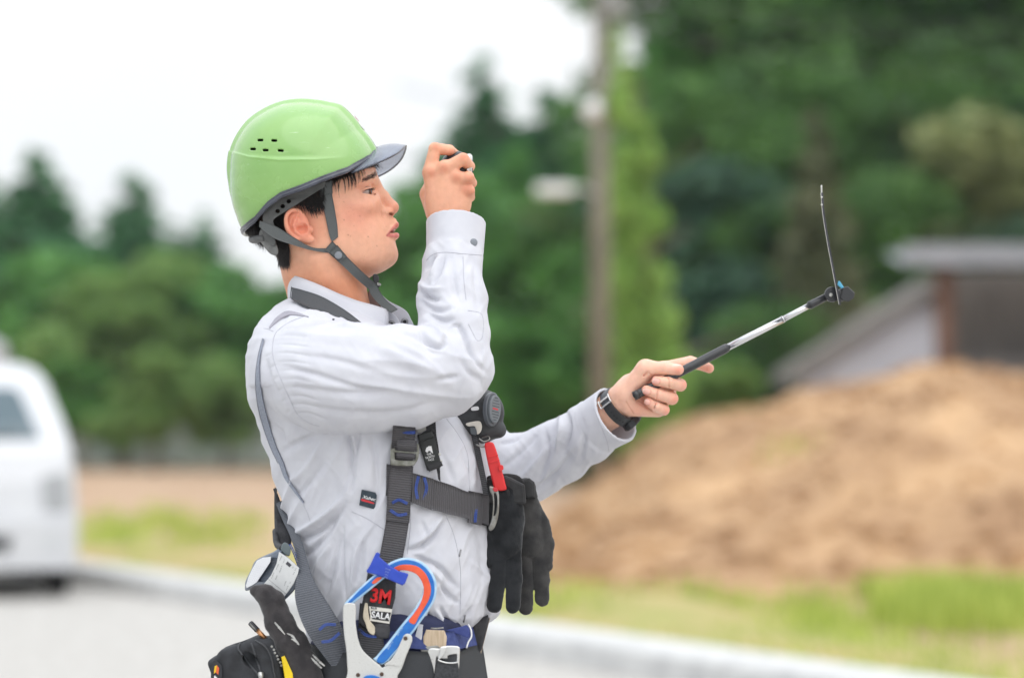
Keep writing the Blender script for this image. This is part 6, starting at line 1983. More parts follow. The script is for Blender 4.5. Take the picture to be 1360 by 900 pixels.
# loops over the buckle
yb_ = hit(536, 600, T1, -.17) - .007
ribbon('webbing_loop', [(527, 562), (525.5, 583)], [(553.5, 564), (551, 585)], M_web, har, ys=[yb_ - .006, yb_ - .010], n=8, crown=.001)
ribbon('webbing_loop', [(527, 583.5), (526.5, 597)], [(554, 585), (553.5, 599.5)], M_web, har, ys=[yb_ - .012, yb_ - .016, yb_ - .011][:3], n=10, crown=.001)
ribbon('webbing_loop', [(526.5, 600.5), (526.5, 608)], [(552, 603), (551.5, 610)], M_web, har, ys=[yb_ - .012, yb_ - .015, yb_ - .010], n=10, crown=.001)
M_buckle = mat('olive_steel', (.17, .17, .14), .38, metal=.8, col2=(.30, .30, .27), nscale=120, bump=.2, bscale=300)
plate('adjuster_buckle', [[(521, 587), (519, 592), (518.5, 612), (521.5, 617.5), (546, 618.5), (552, 615), (556, 606), (556.5, 592), (553.5, 589), (552, 599), (551, 608), (547, 611), (527, 610.5), (524.6, 607), (525.5, 592), (527, 588)]], yb_ - .009, .004, M_buckle, har, .0012)
plate('buckle_bar', [[(524, 597.5), (554, 600), (554, 602.5), (524, 600.3)]], yb_ - .0105, .003, M_buckle, har, .0008)
# chest strap
ribbon('chest_webbing', [(545, 627), (575, 636), (600, 644), (624, 653.5), (650, 656.5)], [(544, 665), (575, 676), (600, 683), (622, 688.5), (649, 697)], M_web, har, off=.0035, smooth=8, n=50)
ribbon('doubled_chest_webbing', [(548, 627.6), (576, 635.5)], [(546.5, 666.5), (573.5, 677)], M_web, har, off=.0075, smooth=6)
ribbon('webbing_keeper', [(624, 651.5), (642, 655)], [(622, 693.5), (640, 697)], M_web, har, off=.0125, smooth=6, n=14, thick=.003)
ribbon('strap_end', [(641, 655.5), (651, 658)], [(639.5, 696), (649, 698)], M_dark, har, off=.0110, smooth=4, n=10, thick=.003)
# left-hand chest strap, seen nearly edge on
M_dweb = uvmat('black_webbing', (.022, .022, .025), (.055, .055, .06))
ribbon('far_shoulder_webbing', [(625, 574), (631, 600), (637, 630), (642, 656)], [(634, 578), (639, 602), (645, 632), (649, 657)], M_dweb, har, ys=[-.055, -.062, -.075, -.085], thick=.003)
plate('webbing_clip', [[(625, 567), (632, 569), (633, 577), (625.5, 576)]], -.062, .008, mat('clip_grey', (.07, .08, .09), .4), har, .001)
plate('chest_buckle', [[(650, 645.5), (655, 646), (658, 649), (662, 652), (663, 664), (662, 684), (657, 700), (651.5, 704.5), (649, 700), (652.5, 690), (654.5, 676), (654, 660), (650.5, 652)], [(656.5, 655), (659.5, 658), (660, 668), (658.5, 680), (656, 684), (657, 670)]], lambda u, v: -.094, .010, M_metal, har, .0022)
plate('buckle_rivet', [[(655, 647), (660, 648), (661, 652), (656, 652)]], -.101, .004, M_redp, har, .001)
# blue stitching
def oval(cu, cv_, a, b, rot, n=24, gap=.0):
    t = np.linspace(gap, 2 * math.pi - gap, n); r = math.radians(rot)
    return [(cu + a * math.cos(q) * math.cos(r) - b * math.sin(q) * math.sin(r), cv_ + a * math.cos(q) * math.sin(r) + b * math.sin(q) * math.cos(r)) for q in t]
def stitches(name, px, off, parent, trees=T1, r=.0009, m=None, step=1.7, ys=None):
    q = spline(px, 26); nrm = np.gradient(q, axis=0); nrm /= np.linalg.norm(nrm, axis=1, keepdims=True); mb = MB()
    for sgn in (-1, 1):
        L = []
        for i in range(26):
            a, b = q[i][0] - nrm[i][1] * sgn * 1.0, q[i][1] + nrm[i][0] * sgn * 1.0
            y = (hit(a, b, trees, -.15) if ys is None else ys); L.append((a, b, y))
        yy = np.array([l[2] for l in L]); yy = np.convolve(np.r_[[yy[0]] * 3, yy, [yy[-1]] * 3], np.ones(7) / 7, 'same')[3:-3]
        P = [W(a + .35 * (-1) ** i * nrm[i][1], b - .35 * (-1) ** i * nrm[i][0], y - off) for i, ((a, b, _), y) in enumerate(zip(L, yy))]
        o = tube('tmp', P, r, None, None, 4, 26, smoothpath=False); me = o.data
        mb.add([tuple(v.co) for v in me.vertices], [tuple(p.vertices) for p in me.polygons]); bpy.data.objects.remove(o)
    o = mb.build(name, m or M_blue_th, parent); tag(o, kind='stuff'); return o
stitches('stitching', [(521, 667.5), (530, 663.5), (541, 668.5)], .0105, har)
stitches('stitching', [(518.5, 677), (529, 683.5), (540.5, 682)], .0105, har)
stitches('stitching', [(556, 632), (552.5, 648), (554.5, 662)], .0120, har)
stitches('stitching', [(563.5, 634), (566.5, 648), (562, 663.5)], .0120, har)
stitches('stitching', [(528.5, 571), (540, 574), (551.5, 574)], .0085, har, ys=yb_ - .011)
stitches('stitching', [(633.5, 655.5), (632.5, 675), (631, 693)], .0170, har)
# hip strap running down past the block
ribbon('hip_webbing', [(366, 668), (375, 690), (386, 714), (395, 748), (391.5, 788), (398, 818), (411, 845), (428, 868), (440, 884)], [(375, 664), (386, 692), (400, 715), (416, 767), (436, 801), (454.5, 832), (459, 850), (461, 866), (460, 882)], M_web2, har, ys=[-.02, -.06, -.115, -.150, -.178, -.190, -.197, -.190, -.182], n=70, mcross=8, thick=.0028, crown=.004)
stitches('stitching', [(424, 836), (433, 829), (446, 829)], .0075, har, ys=-.2010); stitches('stitching', [(427, 852), (439, 850), (451, 840)], .0075, har, ys=-.2030)
stitches('stitching', [(385, 722), (391, 735), (397, 752)], .006, har, ys=-.133, r=.0008)
M_pad = mat('back_pad', (.02, .02, .024), .7, col2=(.05, .05, .055), nscale=60, bump=.4, bscale=300)
plate('back_pad', [[(364.5, 650), (368, 654), (373, 668), (377, 690), (385, 706), (387, 720), (380, 728), (371, 723), (365, 706)]], lambda u, v: -.012 - max(0, v - 690) * .0012, .026, M_pad, har, .004)
# lower webbing behind the hook
ribbon('leg_webbing', [(478, 800), (476, 830), (479, 860), (492, 905)], [(509, 808), (508, 840), (513, 870), (522, 905)], M_dweb, har, off=.010, trees=ALL, smooth=6)
stitches('stitching', [(477, 835), (487, 843), (500, 845)], .0145, har, trees=ALL)

# strap end tag with the half dome emblem
nf = empty('strap_tag', W(570, 600, yb_ - .01))
tag(nf, 'black strap end with a small white emblem hanging beside the steel buckle', 'strap')
yt = hit(570, 600, T1, -.16)
ribbon('tag_webbing', [(566, 552), (570, 572), (576, 600), (582, 636)], [(578, 552), (579.5, 576), (583, 600), (585, 640)], M_dweb, nf, ys=[yt - .004, yt - .006, yt - .004, yt - .002])
plate('tag_body', [[(557, 583.5), (574, 577.5), (576.5, 579), (586.5, 617), (585, 620.5), (571, 625.5), (567, 624), (556, 588)]], yt - .010, .006, mat('tag_black', (.014, .016, .016), .5), nf, .0018, smooth_outline=False)
plate('tag_loop', [[(554, 577), (573.5, 571), (577, 580), (556.5, 586.5)]], yt - .014, .006, mat('tag_loop_black', (.012, .014, .014), .45), nf, .002, smooth_outline=False)
plate('tag_loop', [[(566, 617), (586, 612), (588.5, 618), (570, 626)]], yt - .014, .006, M_dark, nf, .002, smooth_outline=False)
plate('tag_arm', [[(553, 579), (566, 571), (566, 566), (563, 558), (569, 557.5), (579, 574), (574, 573)]], yt - .011, .004, M_dark, nf, .001, smooth_outline=False)
M_clear = mat('clear_plastic', (.50, .50, .47), .2, col2=(.62, .61, .57), nscale=60)
plate('slider', [[(552, 561), (565, 559.5), (567, 566), (564, 572), (555, 574)]], yt - .006, .004, M_clear, nf, .001)
plate('emblem', [[(565, 599), (566, 594.5), (569.5, 592), (573, 592), (575.2, 602), (573, 600.5), (570.8, 598.2), (569, 598.6), (567.6, 601)]], yt - .0136, .0004, M_whitep, nf, .0001, smooth_outline=False)
for i, wd in enumerate(('THE', 'NORTH', 'FACE')):
    text('emblem_lettering', wd, 569.8 + i * 1.35, 603 + i * 3.6, 2.9, yt - .0136, M_whitep, nf, rot=-14, thick=.0003, bold=.015, sx=.85)
for (a, b) in ((584, 603), (585.5, 612)): disc('cord_lock', a, b, yt - .008, .0022, .004, M_clear, nf, 10)

# ================================================================== TAPE REEL ON THE CHEST
reel = empty('chest_reel', W(640, 570, -.02))
tag(reel, 'black plastic reel with round grey dial clipped to the far side of the chest', 'reel')
yr = -.045
M_rub = mat('black_rubber', (.030, .032, .036), .5, col2=(.05, .053, .058), nscale=60)
def reel_field(P):
    R_ = roty(math.radians(0))
    f = ell(P, W(640, 548, yr + .02), (.034, .030, .036))
    f = smin(f, sl(P, W(612, 560, yr + .02), W(640, 566, yr + .02), .026, .026), .01)
    f = smin(f, sl(P, W(649, 572, yr + .01), W(662, 571, yr + .012), .011, .012), .008)
    q = np.abs(((P[:, 2] * .97 + P[:, 0] * .22) / .0052) % 1 - .5)
    g = np.exp(-((P[:, 1] - (yr - .012)) / .02) ** 2)
    f = f + np.where((P[:, 0] < W(644, 0, yr)[0]) & (P[:, 2] < W(0, 545, yr)[2]) | (P[:, 2] > W(0, 537, yr)[2]), .0012 * np.clip(1 - q * 5, 0, 1) * g, 0)
    f = smax(f, yr - .004 - P[:, 1], .006)
    return f.astype(np.float32)
a_, b_ = implicit(reel_field, W(598, 590, yr) * [1, 0, 1] + [0, -.10, 0], W(672, 510, yr) * [1, 0, 1] + [0, .05, 0], .0014, lip=1.2)
mesh_obj('case', a_, b_, M_rub, reel)
M_beige = mat('beige_plastic', (.60, .56, .48), .5, col2=(.66, .62, .56), nscale=60)
for sp in ([(610.5, 544.5), (616, 543), (617, 547.5), (611, 549)], [(626, 541), (634.5, 539.5), (635.5, 544), (627, 545)]):
    plate('window', [sp], yr - .0095, .003, mat('white_plastic', (.72, .72, .73), .4), reel, .0006)
plate('latch', [[(619, 562), (632, 559), (638, 560), (640, 566), (638.5, 573), (634, 576.5), (632, 572), (630, 566), (622, 566)]], yr - .0105, .005, M_beige, reel, .001)
tl = (.85, 1.0, .05)
def tdisc(name, u, v, y, r, rz, d, m, parent, seg=40, bev=.0008):
    """oval dial facing the camera and to the right"""
    nrm = np.array([.80, -.60, .05]); nrm /= np.linalg.norm(nrm); X = np.cross([0, 0, 1], nrm); X /= np.linalg.norm(X); Z_ = np.cross(nrm, X); tl_ = math.radians(9)
    X, Z_ = X * math.cos(tl_) - Z_ * math.sin(tl_), X * math.sin(tl_) + Z_ * math.cos(tl_)
    c = W(u, v, y); V = []
    for k_, s_ in ((0, 1.0), (d, 1.0), (d + .001, .93)):
        for i in range(seg):
            t = 2 * math.pi * i / seg; V.append(c + nrm * k_ + s_ * (X * r * math.cos(t) + Z_ * rz * math.sin(t)))
    F = [(j * seg + i, j * seg + (i + 1) % seg, (j + 1) * seg + (i + 1) % seg, (j + 1) * seg + i) for j in range(2) for i in range(seg)] + [tuple(2 * seg + i for i in range(seg))]
    o = mesh_obj(name, V, F, m, parent, smooth=False); return o, c, nrm, X, Z_
tdisc('dial_rim', 650.5, 543.5, yr - .003, .0175, .0260, .006, mat('dial_rim_grey', (.10, .11, .125), .3), reel)
o, c, nrm, X_, Z_ = tdisc('dial', 651.2, 543.5, yr - .0045, .0140, .0215, .009, mat('dial_grey', (.12, .135, .15), .45, col2=(.16, .175, .19), nscale=60), reel)
mb = MB(); mr_ = MB()
for j in range(9):
    if j == 4: continue
    for i in range(7):
        zz = (j - 4) * .0042; xx = (i - 3) * .0026
        if (xx / .0125) ** 2 + (zz / .020) ** 2 > .75: continue
        p = c + nrm * .0102 + X_ * xx + Z_ * zz; mb.add([p - X_ * .0008 - Z_ * .0006, p + X_ * .0008 - Z_ * .0006, p + X_ * .0008 + Z_ * .0006, p - X_ * .0008 + Z_ * .0006], [(0, 1, 2, 3)])
mb.build('dial_dots', M_liner, reel)
p = c + nrm * .0102; mr_.add([p - X_ * .007 - Z_ * .001, p + X_ * .006 - Z_ * .001, p + X_ * .006 + Z_ * .0012, p - X_ * .007 + Z_ * .0012], [(0, 1, 2, 3)]); mr_.build('dial_print', M_redp, reel)
tube('hook_ring', [W(636, 582, -.06), W(643, 586, -.062), (W(650, 583, -.06)), W(648, 579, -.055), W(640, 581, -.05)], .0011, M_metal, reel, 8, 30)
tube('hook_wire', [W(632, 590, -.06), W(640, 593, -.062), W(646, 592, -.06)], .0014, M_metal, reel, 8, 12)

# red clip stuck in the glove
rc = empty('red_clip', W(656, 640, -.07))
tag(rc, 'bright red plastic clip standing in the cuff of the black gloves', 'clip')
M_red2 = mat('red_plastic', (.62, .012, .016), .35, col2=(.70, .02, .02), nscale=30, coat=.2)
plate('clip_body', [[(643.5, 591), (646, 587.5), (651, 586.5), (655.5, 588.5), (659, 597), (663, 610), (667, 625), (671, 641), (672, 650), (658, 650), (653, 636), (649, 620), (646, 606)]], lambda u, v: -.066, .009, M_red2, rc, .0022)
plate('clip_tooth', [[(662, 618), (667.5, 617.5), (668.5, 623), (663, 625)]], -.0735, .006, M_red2, rc, .0008)
plate('clip_rib', [[(649, 606), (660, 603), (660.6, 605), (649.6, 608)]], -.0715, .002, M_red2, rc, .0005)
plate('clip_rib', [[(651, 613), (662, 610), (662.6, 612), (651.6, 615)]], -.0715, .002, M_red2, rc, .0005)

# ================================================================== WORK GLOVES
def gl_mat(name, a, b): return mat(name, a, .92, col2=b, nscale=45, bump=.5, bscale=700, dist=.0008, sheen=.3, spec=.2)
M_glove = gl_mat('black_suede', (.008, .009, .011), (.022, .024, .027)); M_glove2 = gl_mat('charcoal_suede', (.024, .024, .025), (.052, .050, .049))
def flat(P, yc, k): Q = P.copy(); Q[:, 1] = yc + (P[:, 1] - yc) * k; return Q
def glove(name, label, yc, palm, fingers, m, box_, folds=()):
    e = empty(name, W(palm[0][0], palm[-1][1], yc)); tag(e, label, 'glove', 'pair of work gloves')
    def f(P):
        Q = flat(P, yc, 1.9)
        g = chain(Q, [W(a, b, yc) for a, b, r in palm], [r for a, b, r in palm], .012)
        for fg in fingers:
            g = smin(g, chain(Q, [W(a, b, yc + (c if len(x_) > 3 else 0)) for x_ in fg for a, b, r, c in [(*x_[:3], x_[3] if len(x_) > 3 else 0)]], [x_[2] for x_ in fg], .004), .0012)
        P2 = P / .012; g = g + .0008 * vnoise(P2) + .0005 * vnoise(P2 * 2.7 + 5)
        for a, b in folds: g = smax(g, -sl(P, W(*a), W(*b), .0012, .0012), .004)
        return (g / 1.3).astype(np.float32)
    lo_, hi_ = W(box_[0], box_[3], yc) * [1, 0, 1] + [0, yc - .04, 0], W(box_[2], box_[1], yc) * [1, 0, 1] + [0, yc + .04, 0]
    a_, b_ = implicit(f, lo_, hi_, .0016, lip=1.6)
    mesh_obj('glove_body', a_, b_, m, e); return e
ga = glove('work_glove', 'nearer black suede work glove hanging fingers down from the chest strap', -.050, [(671, 655, .026), (671, 690, .027), (672, 722, .0245)],
           [[(682, 728, .0120), (682.5, 770, .0125), (681, 804, .0115)], [(664, 728, .0135), (661, 770, .0130), (657, 803, .0118)], [(655, 715, .012), (650, 745, .011)]], M_glove, (630, 630, 712, 825),
           folds=[((672, 742, -.068), (671, 800, -.068))])
gb = glove('work_glove', 'farther charcoal work glove behind its mate, thumb bulging to the right', -.022, [(697, 650, .018), (699, 685, .0225), (704, 720, .025)],
           [[(697, 740, .0125), (698, 775, .0122), (698.5, 806, .0112)], [(717, 735, .0128), (719.5, 770, .0122), (720, 795, .0112)], [(706, 670, .012), (719, 695, .0125), (725.5, 722, .0118), (725, 750, .0105)]], M_glove2, (668, 625, 750, 825),
           folds=[((706, 672, -.044), (713, 730, -.044)), ((713, 730, -.044), (727, 764, -.040))])
M_cuff = mat('neoprene_cuff', (.012, .012, .013), .7, col2=(.024, .024, .026), nscale=80)
def cuff(parent, px, y, m=M_cuff): return plate('cuff', [px], y, .020, m, parent, .004, smooth_outline=False)
cuff(ga, [(646.5, 636), (672, 631), (697, 643), (699, 667), (696, 670), (647, 668)], -.052)
disc('velcro_dot', 671, 655, -.0625, .0075, .0012, mat('velcro', (.02, .02, .022), .95, bump=.6, bscale=800), ga)
cuff(gb, [(687, 637), (703, 634.5), (710, 640), (711, 661), (700, 662), (690, 655)], -.030)
plate('cuff_opening', [[(648, 632), (668, 628.5), (688, 631), (696, 642), (672, 636), (650, 638)]], -.040, .012, M_dark, ga, .002)

# ================================================================== SNAP HOOK
yh = min(hit(540, 790, T1, -.16), hit(490, 830, ALL, -.16)) - .030
hook = empty('snap_hook', W(500, 890, yh))
tag(hook, 'large aluminium snap hook with blue arch and orange inlay hanging at the waist', 'hook')
z8 = lambda L: [(430 + a / 5, 720 + b / 5) for a, b in L]
def worn(name, col, col2, rough=.35): return mat(name, col, rough, col2=col2, nscale=70, bump=.12, bscale=400, coat=.3)
M_hblue = worn('blue_anodised', (.004, .12, .46), (.010, .17, .55)); M_hlight = worn('light_blue_edge', (.30, .52, .74), (.50, .66, .80)); M_horange = worn('orange_inlay', (.72, .075, .02), (.80, .11, .04), .4)
def casting(nt, b):
    tc = nt.nodes.new('ShaderNodeTexCoord'); n = nt.nodes.new('ShaderNodeTexNoise'); n.inputs['Scale'].default_value = 480; n.inputs['Detail'].default_value = 4; nt.links.new(tc.outputs['Object'], n.inputs['Vector'])
    r = nt.nodes.new('ShaderNodeValToRGB'); r.color_ramp.elements[0].position = .30; r.color_ramp.elements[0].color = (.47, .46, .44, 1); r.color_ramp.elements[1].position = .42; r.color_ramp.elements[1].color = (.60, .60, .58, 1)
    nt.links.new(n.outputs['Fac'], r.inputs['Fac']); nt.links.new(r.outputs[0], b.inputs['Base Color'])
M_cast = mat('cast_aluminium', (.6, .6, .58), .5, metal=.25, bump=.3, bscale=300, dist=.0008, extra=casting)
outer = [(130, 460), (136, 408), (200, 338), (300, 243), (380, 178), (430, 137), (500, 107), (560, 101), (640, 122), (702, 172), (742, 242), (750, 320), (732, 392), (690, 462), (640, 532), (600, 590), (540, 660), (470, 742), (398, 812), (330, 775), (350, 752), (430, 655), (515, 545), (590, 455), (640, 372), (662, 305), (650, 245), (612, 203), (552, 180), (480, 186), (400, 240), (300, 322), (205, 398), (160, 440), (140, 480)]
plate('arch_edge', [z8(outer)], yh, .0085, M_hlight, hook, .0022)
inner_b = [(138, 452), (144, 416), (205, 348), (305, 254), (385, 190), (436, 150), (503, 120), (560, 114), (632, 134), (690, 181), (728, 246), (736, 320), (719, 388), (679, 455), (629, 525), (589, 583), (529, 652), (462, 732), (396, 800), (352, 776), (440, 668), (526, 555), (602, 463), (652, 378), (676, 306), (662, 238), (618, 190), (555, 167), (476, 173), (392, 230), (292, 312), (196, 388), (156, 428)]
plate('arch', [z8(inner_b)], yh - .0006, .0090, M_hblue, hook, .0012)
plate('inlay', [z8([(462, 172), (505, 150), (560, 146), (620, 158), (668, 196), (698, 250), (712, 312), (700, 372), (668, 432), (632, 490), (603, 541), (565, 520), (596, 474), (634, 420), (656, 362), (664, 306), (648, 252), (612, 208), (560, 188), (510, 184), (482, 190)])], yh - .0012, .0094, M_horange, hook, .0008)
plate('inlay', [z8([(320, 266), (350, 234), (378, 228), (384, 238), (340, 272)])], yh - .0012, .0094, M_horange, hook, .0006)
text('arch_lettering', '200-15', 430 + 440 / 5, 720 + 680 / 5, 3.2, yh - .0058, M_hlight, hook, rot=-56, thick=.0002)
text('arch_lettering', '3M-CR', 430 + 505 / 5, 720 + 590 / 5, 3.2, yh - .0058, M_hlight, hook, rot=-56, thick=.0002)
cast = [(138, 408), (205, 405), (214, 450), (212, 520), (218, 580), (232, 650), (258, 712), (320, 772), (372, 812), (398, 826), (470, 742), (520, 640), (536, 612), (560, 604), (582, 618), (588, 646), (574, 690), (548, 752), (520, 830), (492, 880), (455, 950), (168, 950), (158, 850), (150, 720), (134, 600), (127, 480)]
plate('gate_casting', [z8(cast)], yh - .0035, .0125, M_cast, hook, .0020)
plate('casting_rib', [z8([(405, 812), (480, 768), (515, 790), (500, 812), (430, 802)])], yh - .0080, .006, M_cast, hook, .0014)
M_rivet = mat('brown_rivet', (.10, .065, .05), .4, metal=.6)
for a, b in ((543, 635), (385, 873), (228, 878)):
    disc('rivet', 430 + a / 5, 720 + b / 5, yh - .0095, .0031, .0014, M_rivet, hook)
plate('release_lever', [z8([(270, 890), (330, 880), (385, 905), (400, 950), (250, 950)])], yh - .0115, .004, M_hblue, hook, .001)
# blue plastic holder on the strap
bc = empty('hook_holder', W(515, 755, yh))
tag(bc, 'cobalt blue plastic holder gripping the snap hook on the shoulder webbing', 'holder')
M_cob = mat('cobalt_plastic', (.018, .055, .42), .42, col2=(.03, .075, .50), nscale=60, bump=.1)
plate('holder_body', [z8([(345, 70), (358, 64), (374, 74), (370, 96), (395, 118), (430, 148), (500, 190), (558, 205), (562, 216), (540, 272), (522, 285), (470, 262), (420, 240), (345, 212), (290, 200), (283, 188), (310, 145)])], lambda u, v: yh - .008 - .0002 * (u - 505), .006, M_cob, bc, .0018, smooth_outline=False)
for i in range(4): text('holder_lettering', ['3M DBI', 'SALA', 'FALL', '9502'][i], 430 + (425 - i * 4) / 5, 720 + (178 + i * 18) / 5, 1.8, lambda u, v: yh - .0113 - .0002 * (u - 505), mat('pale_blue_print', (.25, .32, .62), .6), bc, rot=20, thick=.0002)
# energy absorber pack with the label
ea = empty('absorber_pack', W(500, 840, yh + .012))
tag(ea, 'black webbing pack with red and white lettering behind the snap hook', 'pack')
z3 = lambda L: [(475 + a / 7.2, 735 + b / 7.2) for a, b in L]
ye = yh + .014
ep_ = lambda u, v: ye
plate('pack_body', [z3([(95, 180), (368, 262), (360, 420), (330, 530), (305, 700), (300, 800), (180, 790), (60, 700), (10, 660), (15, 560), (50, 440)])], ep_, .014, M_dark, ea, .003, smooth_outline=False)
plate('pack_fold', [z3([(165, 680), (240, 668), (305, 690), (300, 800), (240, 808), (170, 780)])], ye - .006, .010, mat('folded_tape', (.03, .03, .034), .8, col2=(.05, .05, .055), nscale=100), ea, .003)
text('pack_lettering', '3M', 475 + 222 / 7.2, 735 + 412 / 7.2, 18.5, ye - .0078, mat('red_embroidery', (.70, .012, .015), .6, col2=(.60, .01, .012), nscale=500), ea, rot=8, thick=.0016, bold=.035, sx=.86)
plate('name_patch', [z3([(108, 500), (332, 528), (303, 668), (118, 638), (120, 590)])], ye - .0078, .0016, mat('cream_patch', (.62, .60, .55), .8, col2=(.70, .68, .63), nscale=100), ea, .0004, smooth_outline=False)
plate('patch_field', [z3([(128, 540), (318, 560), (298, 645), (138, 622)])], ye - .0090, .0006, M_dark, ea, .0001, smooth_outline=False)
plate('patch_field', [z3([(126, 505), (182, 512), (182, 530), (128, 524)])], ye - .0090, .0006, M_dark, ea, .0001, smooth_outline=False)
text('patch_lettering', 'DBI', 475 + 155 / 7.2, 735 + 517 / 7.2, 2.2, ye - .0096, M_whitep, ea, rot=8, thick=.0003)
text('patch_lettering', 'SALA', 475 + 220 / 7.2, 735 + 593 / 7.2, 8.6, ye - .0096, M_whitep, ea, rot=8, thick=.0005, bold=.03, sx=.92)
plate('cream_tape', [z3([(68, 480), (95, 478), (103, 560), (120, 640), (165, 700), (160, 770), (125, 765), (95, 730), (72, 660), (52, 600)])], ye - .009, .004, mat('cream_webbing', (.50, .44, .34), .85, col2=(.62, .55, .43), nscale=90, bump=.5, bscale=300), ea, .0012)
# ================================================================== FALL ARREST BLOCK
zb = lambda L: [(320 + a / 11.25, 720 + b / 11.25) for a, b in L]
blk = empty('retractor_block', W(360, 790, -.12))
tag(blk, 'dark blue grey rounded block with white printed labels hanging at the man\'s back', 'block')
M_bk = mat('slate_plastic', (.10, .125, .165), .38, col2=(.13, .155, .20), nscale=40, coat=.2)
# solid block: front face to the camera and right, second face turned to the left
Lf = [(225, 265), (545, 95), (420, 420), (90, 710), (60, 640), (85, 540)]
def block_body():
    f1 = zb([(545, 100), (590, 120), (868, 375), (885, 430), (860, 560), (790, 720), (620, 885), (560, 870), (330, 660), (85, 720), (62, 640), (75, 560), (150, 410), (230, 260), (480, 140)])
    return plate('block_body', [f1], lambda u, v: -.118 - (u - 340) * .00050 + max(0, 362 - u) * .0016, .042, M_bk, blk, .007)
block_body()
yf1 = lambda u, v: -.1405 - (u - 340) * .00050
yf2 = lambda u, v: -.1395 - (u - 340) * .00050 + max(0, 362 - u) * .0016
M_lbl = mat('label_white', (.60, .61, .61), .4, col2=(.66, .67, .67), nscale=60)
plate('front_label', [zb([(570, 138), (700, 225), (868, 378), (850, 470), (790, 610), (700, 740), (600, 868), (480, 780), (340, 650), (350, 610), (450, 490), (530, 320)])], yf1, .002, M_lbl, blk, .0006, smooth_outline=False)
plate('side_label', [zb([(240, 268), (330, 225), (450, 212), (440, 290), (340, 440), (235, 595), (165, 640), (85, 680), (75, 640), (110, 520), (170, 390)])], yf2, .002, mat('label_bright', (.76, .77, .80), .35), blk, .0006, smooth_outline=False)
rl = random.Random(5)
M_ink = mat('label_ink', (.06, .06, .07), .6)
yf1b = lambda u, v: yf1(u, v) - .0014
mi = MB()
def inkbar(a, b, l, wd, ang):
    c_, s_ = math.cos(math.radians(ang)), math.sin(math.radians(ang)); q = []
    for dx, dy in ((-l, -wd), (l, -wd), (l, wd), (-l, wd)):
        x, y = a + dx * c_ - dy * s_, b + dx * s_ + dy * c_; u, v = 320 + x / 11.25, 720 + y / 11.25; q.append(W(u, v, yf1b(u, v)))
    mi.add(q, [(3, 2, 1, 0)])
for (a, b, l) in ((595, 235, 40), (545, 360, 45), (475, 490, 50), (595, 395, 62), (640, 280, 34), (530, 520, 36), (660, 610, 38), (775, 370, 14), (815, 400, 22), (790, 460, 22), (690, 680, 40), (735, 600, 16)):
    for k in range(max(2, int(l / 7))):   # short characters in a line
        t = -l + (k + .5) * 2 * l / max(2, int(l / 7)); an = math.radians(-68)
        inkbar(a + t * math.cos(an), b + t * math.sin(an), 2.4, 8 * rl.uniform(.6, 1), -68 + 0)
inkbar(712, 325, 40, 24, 42)
for r_i in range(5):
    for k in range(13):
        if rl.random() < .15: continue
        inkbar(405 + k * 17.5 + r_i * -9, 630 + k * 14.5 + r_i * 17, 5.5, 4.2, 42)
inkbar(535, 650, 190, 1.6, 39.5)
mi.build('label_print', M_ink, blk)
mi = MB()
for r_i in range(9):
    for k in range(9):
        if rl.random() < .2: continue
        x = 190 + r_i * 26 + k * -13; y = 330 + r_i * 6 + k * 30
        if not (y - 250 > (240 - x) * 1.0 and x > 110 and y < 690 - (x - 90) * .6 and x < 440 - (y - 210) * .45): continue
        u, v = 320 + x / 11.25, 720 + y / 11.25; w_, h_ = .5, .18
        mi.add([W(u - w_, v + w_ * .4, yf2(u, v) - .0014), W(u + w_, v - w_ * .4, yf2(u, v) - .0014), W(u + w_, v - w_ * .4 + h_ * 2, yf2(u, v) - .0014), W(u - w_, v + w_ * .4 + h_ * 2, yf2(u, v) - .0014)], [(3, 2, 1, 0)])
mi.build('side_label_print', mat('faint_ink', (.42, .42, .48), .6), blk)
plate('hanger', [[(375, 722), (380, 720), (386, 727), (384, 738), (376, 734), (373, 729)]], -.150, .008, mat('hanger_grey', (.11, .14, .15), .4), blk, .0015)
tube('hanger_cord', [W(366, 705, -.03), W(368, 722, -.08), W(376, 728, -.142)], .005, M_pad, blk, 10, 16)
# fabric sleeve of the lanyard
slv = empty('lanyard_sleeve', W(400, 895, -.17))
tag(slv, 'worn brown black fabric sleeve with torn slits running down from the block', 'sleeve')
M_slv = mat('worn_black_cloth', (.020, .018, .020), .95, col2=(.045, .040, .042), nscale=60, bump=.6, bscale=400, dist=.001, sheen=.3)
def sleeve_field(P):
    Q = flat(P, -.170, 1.5)
    pts = [(353, 789, .0135), (362, 800, .0175), (372, 828, .0195), (388, 856, .0215), (402, 885, .0225), (412, 912, .023)]
    g = chain(Q, [W(a, b, -.170 - .012 * i / 5) for i, (a, b, r) in enumerate(pts)], [r for a, b, r in pts], .01)
    q = sl(Q, W(341, 785, -.165), W(352, 787, -.168), .0095, .011); g = smin(g, q, .008)
    P2 = P @ np.array([[.8, 0, -.6], [0, 1, 0], [.6, 0, .8]]).T
    g = g + .0013 * vnoise(P2 / np.array([.011, .02, .04])) + .0009 * vnoise(P2 / .007)
    for a, b in (((366, 826, -.189), (378, 842, -.190)), ((392, 858, -.194), (400, 872, -.196)), ((418, 884, -.198), (430, 894, -.200))):
        g = smax(g, -sl(P, W(*a), W(*b), .0022, .0016), .001)
    return (g / 1.25).astype(np.float32)
a_, b_ = implicit(sleeve_field, W(325, 915, -.17) * [1, 0, 1] + [0, -.225, 0], W(452, 770, -.17) * [1, 0, 1] + [0, -.13, 0], .0019, lip=1.6)
mesh_obj('sleeve_cloth', a_, b_, M_slv, slv)
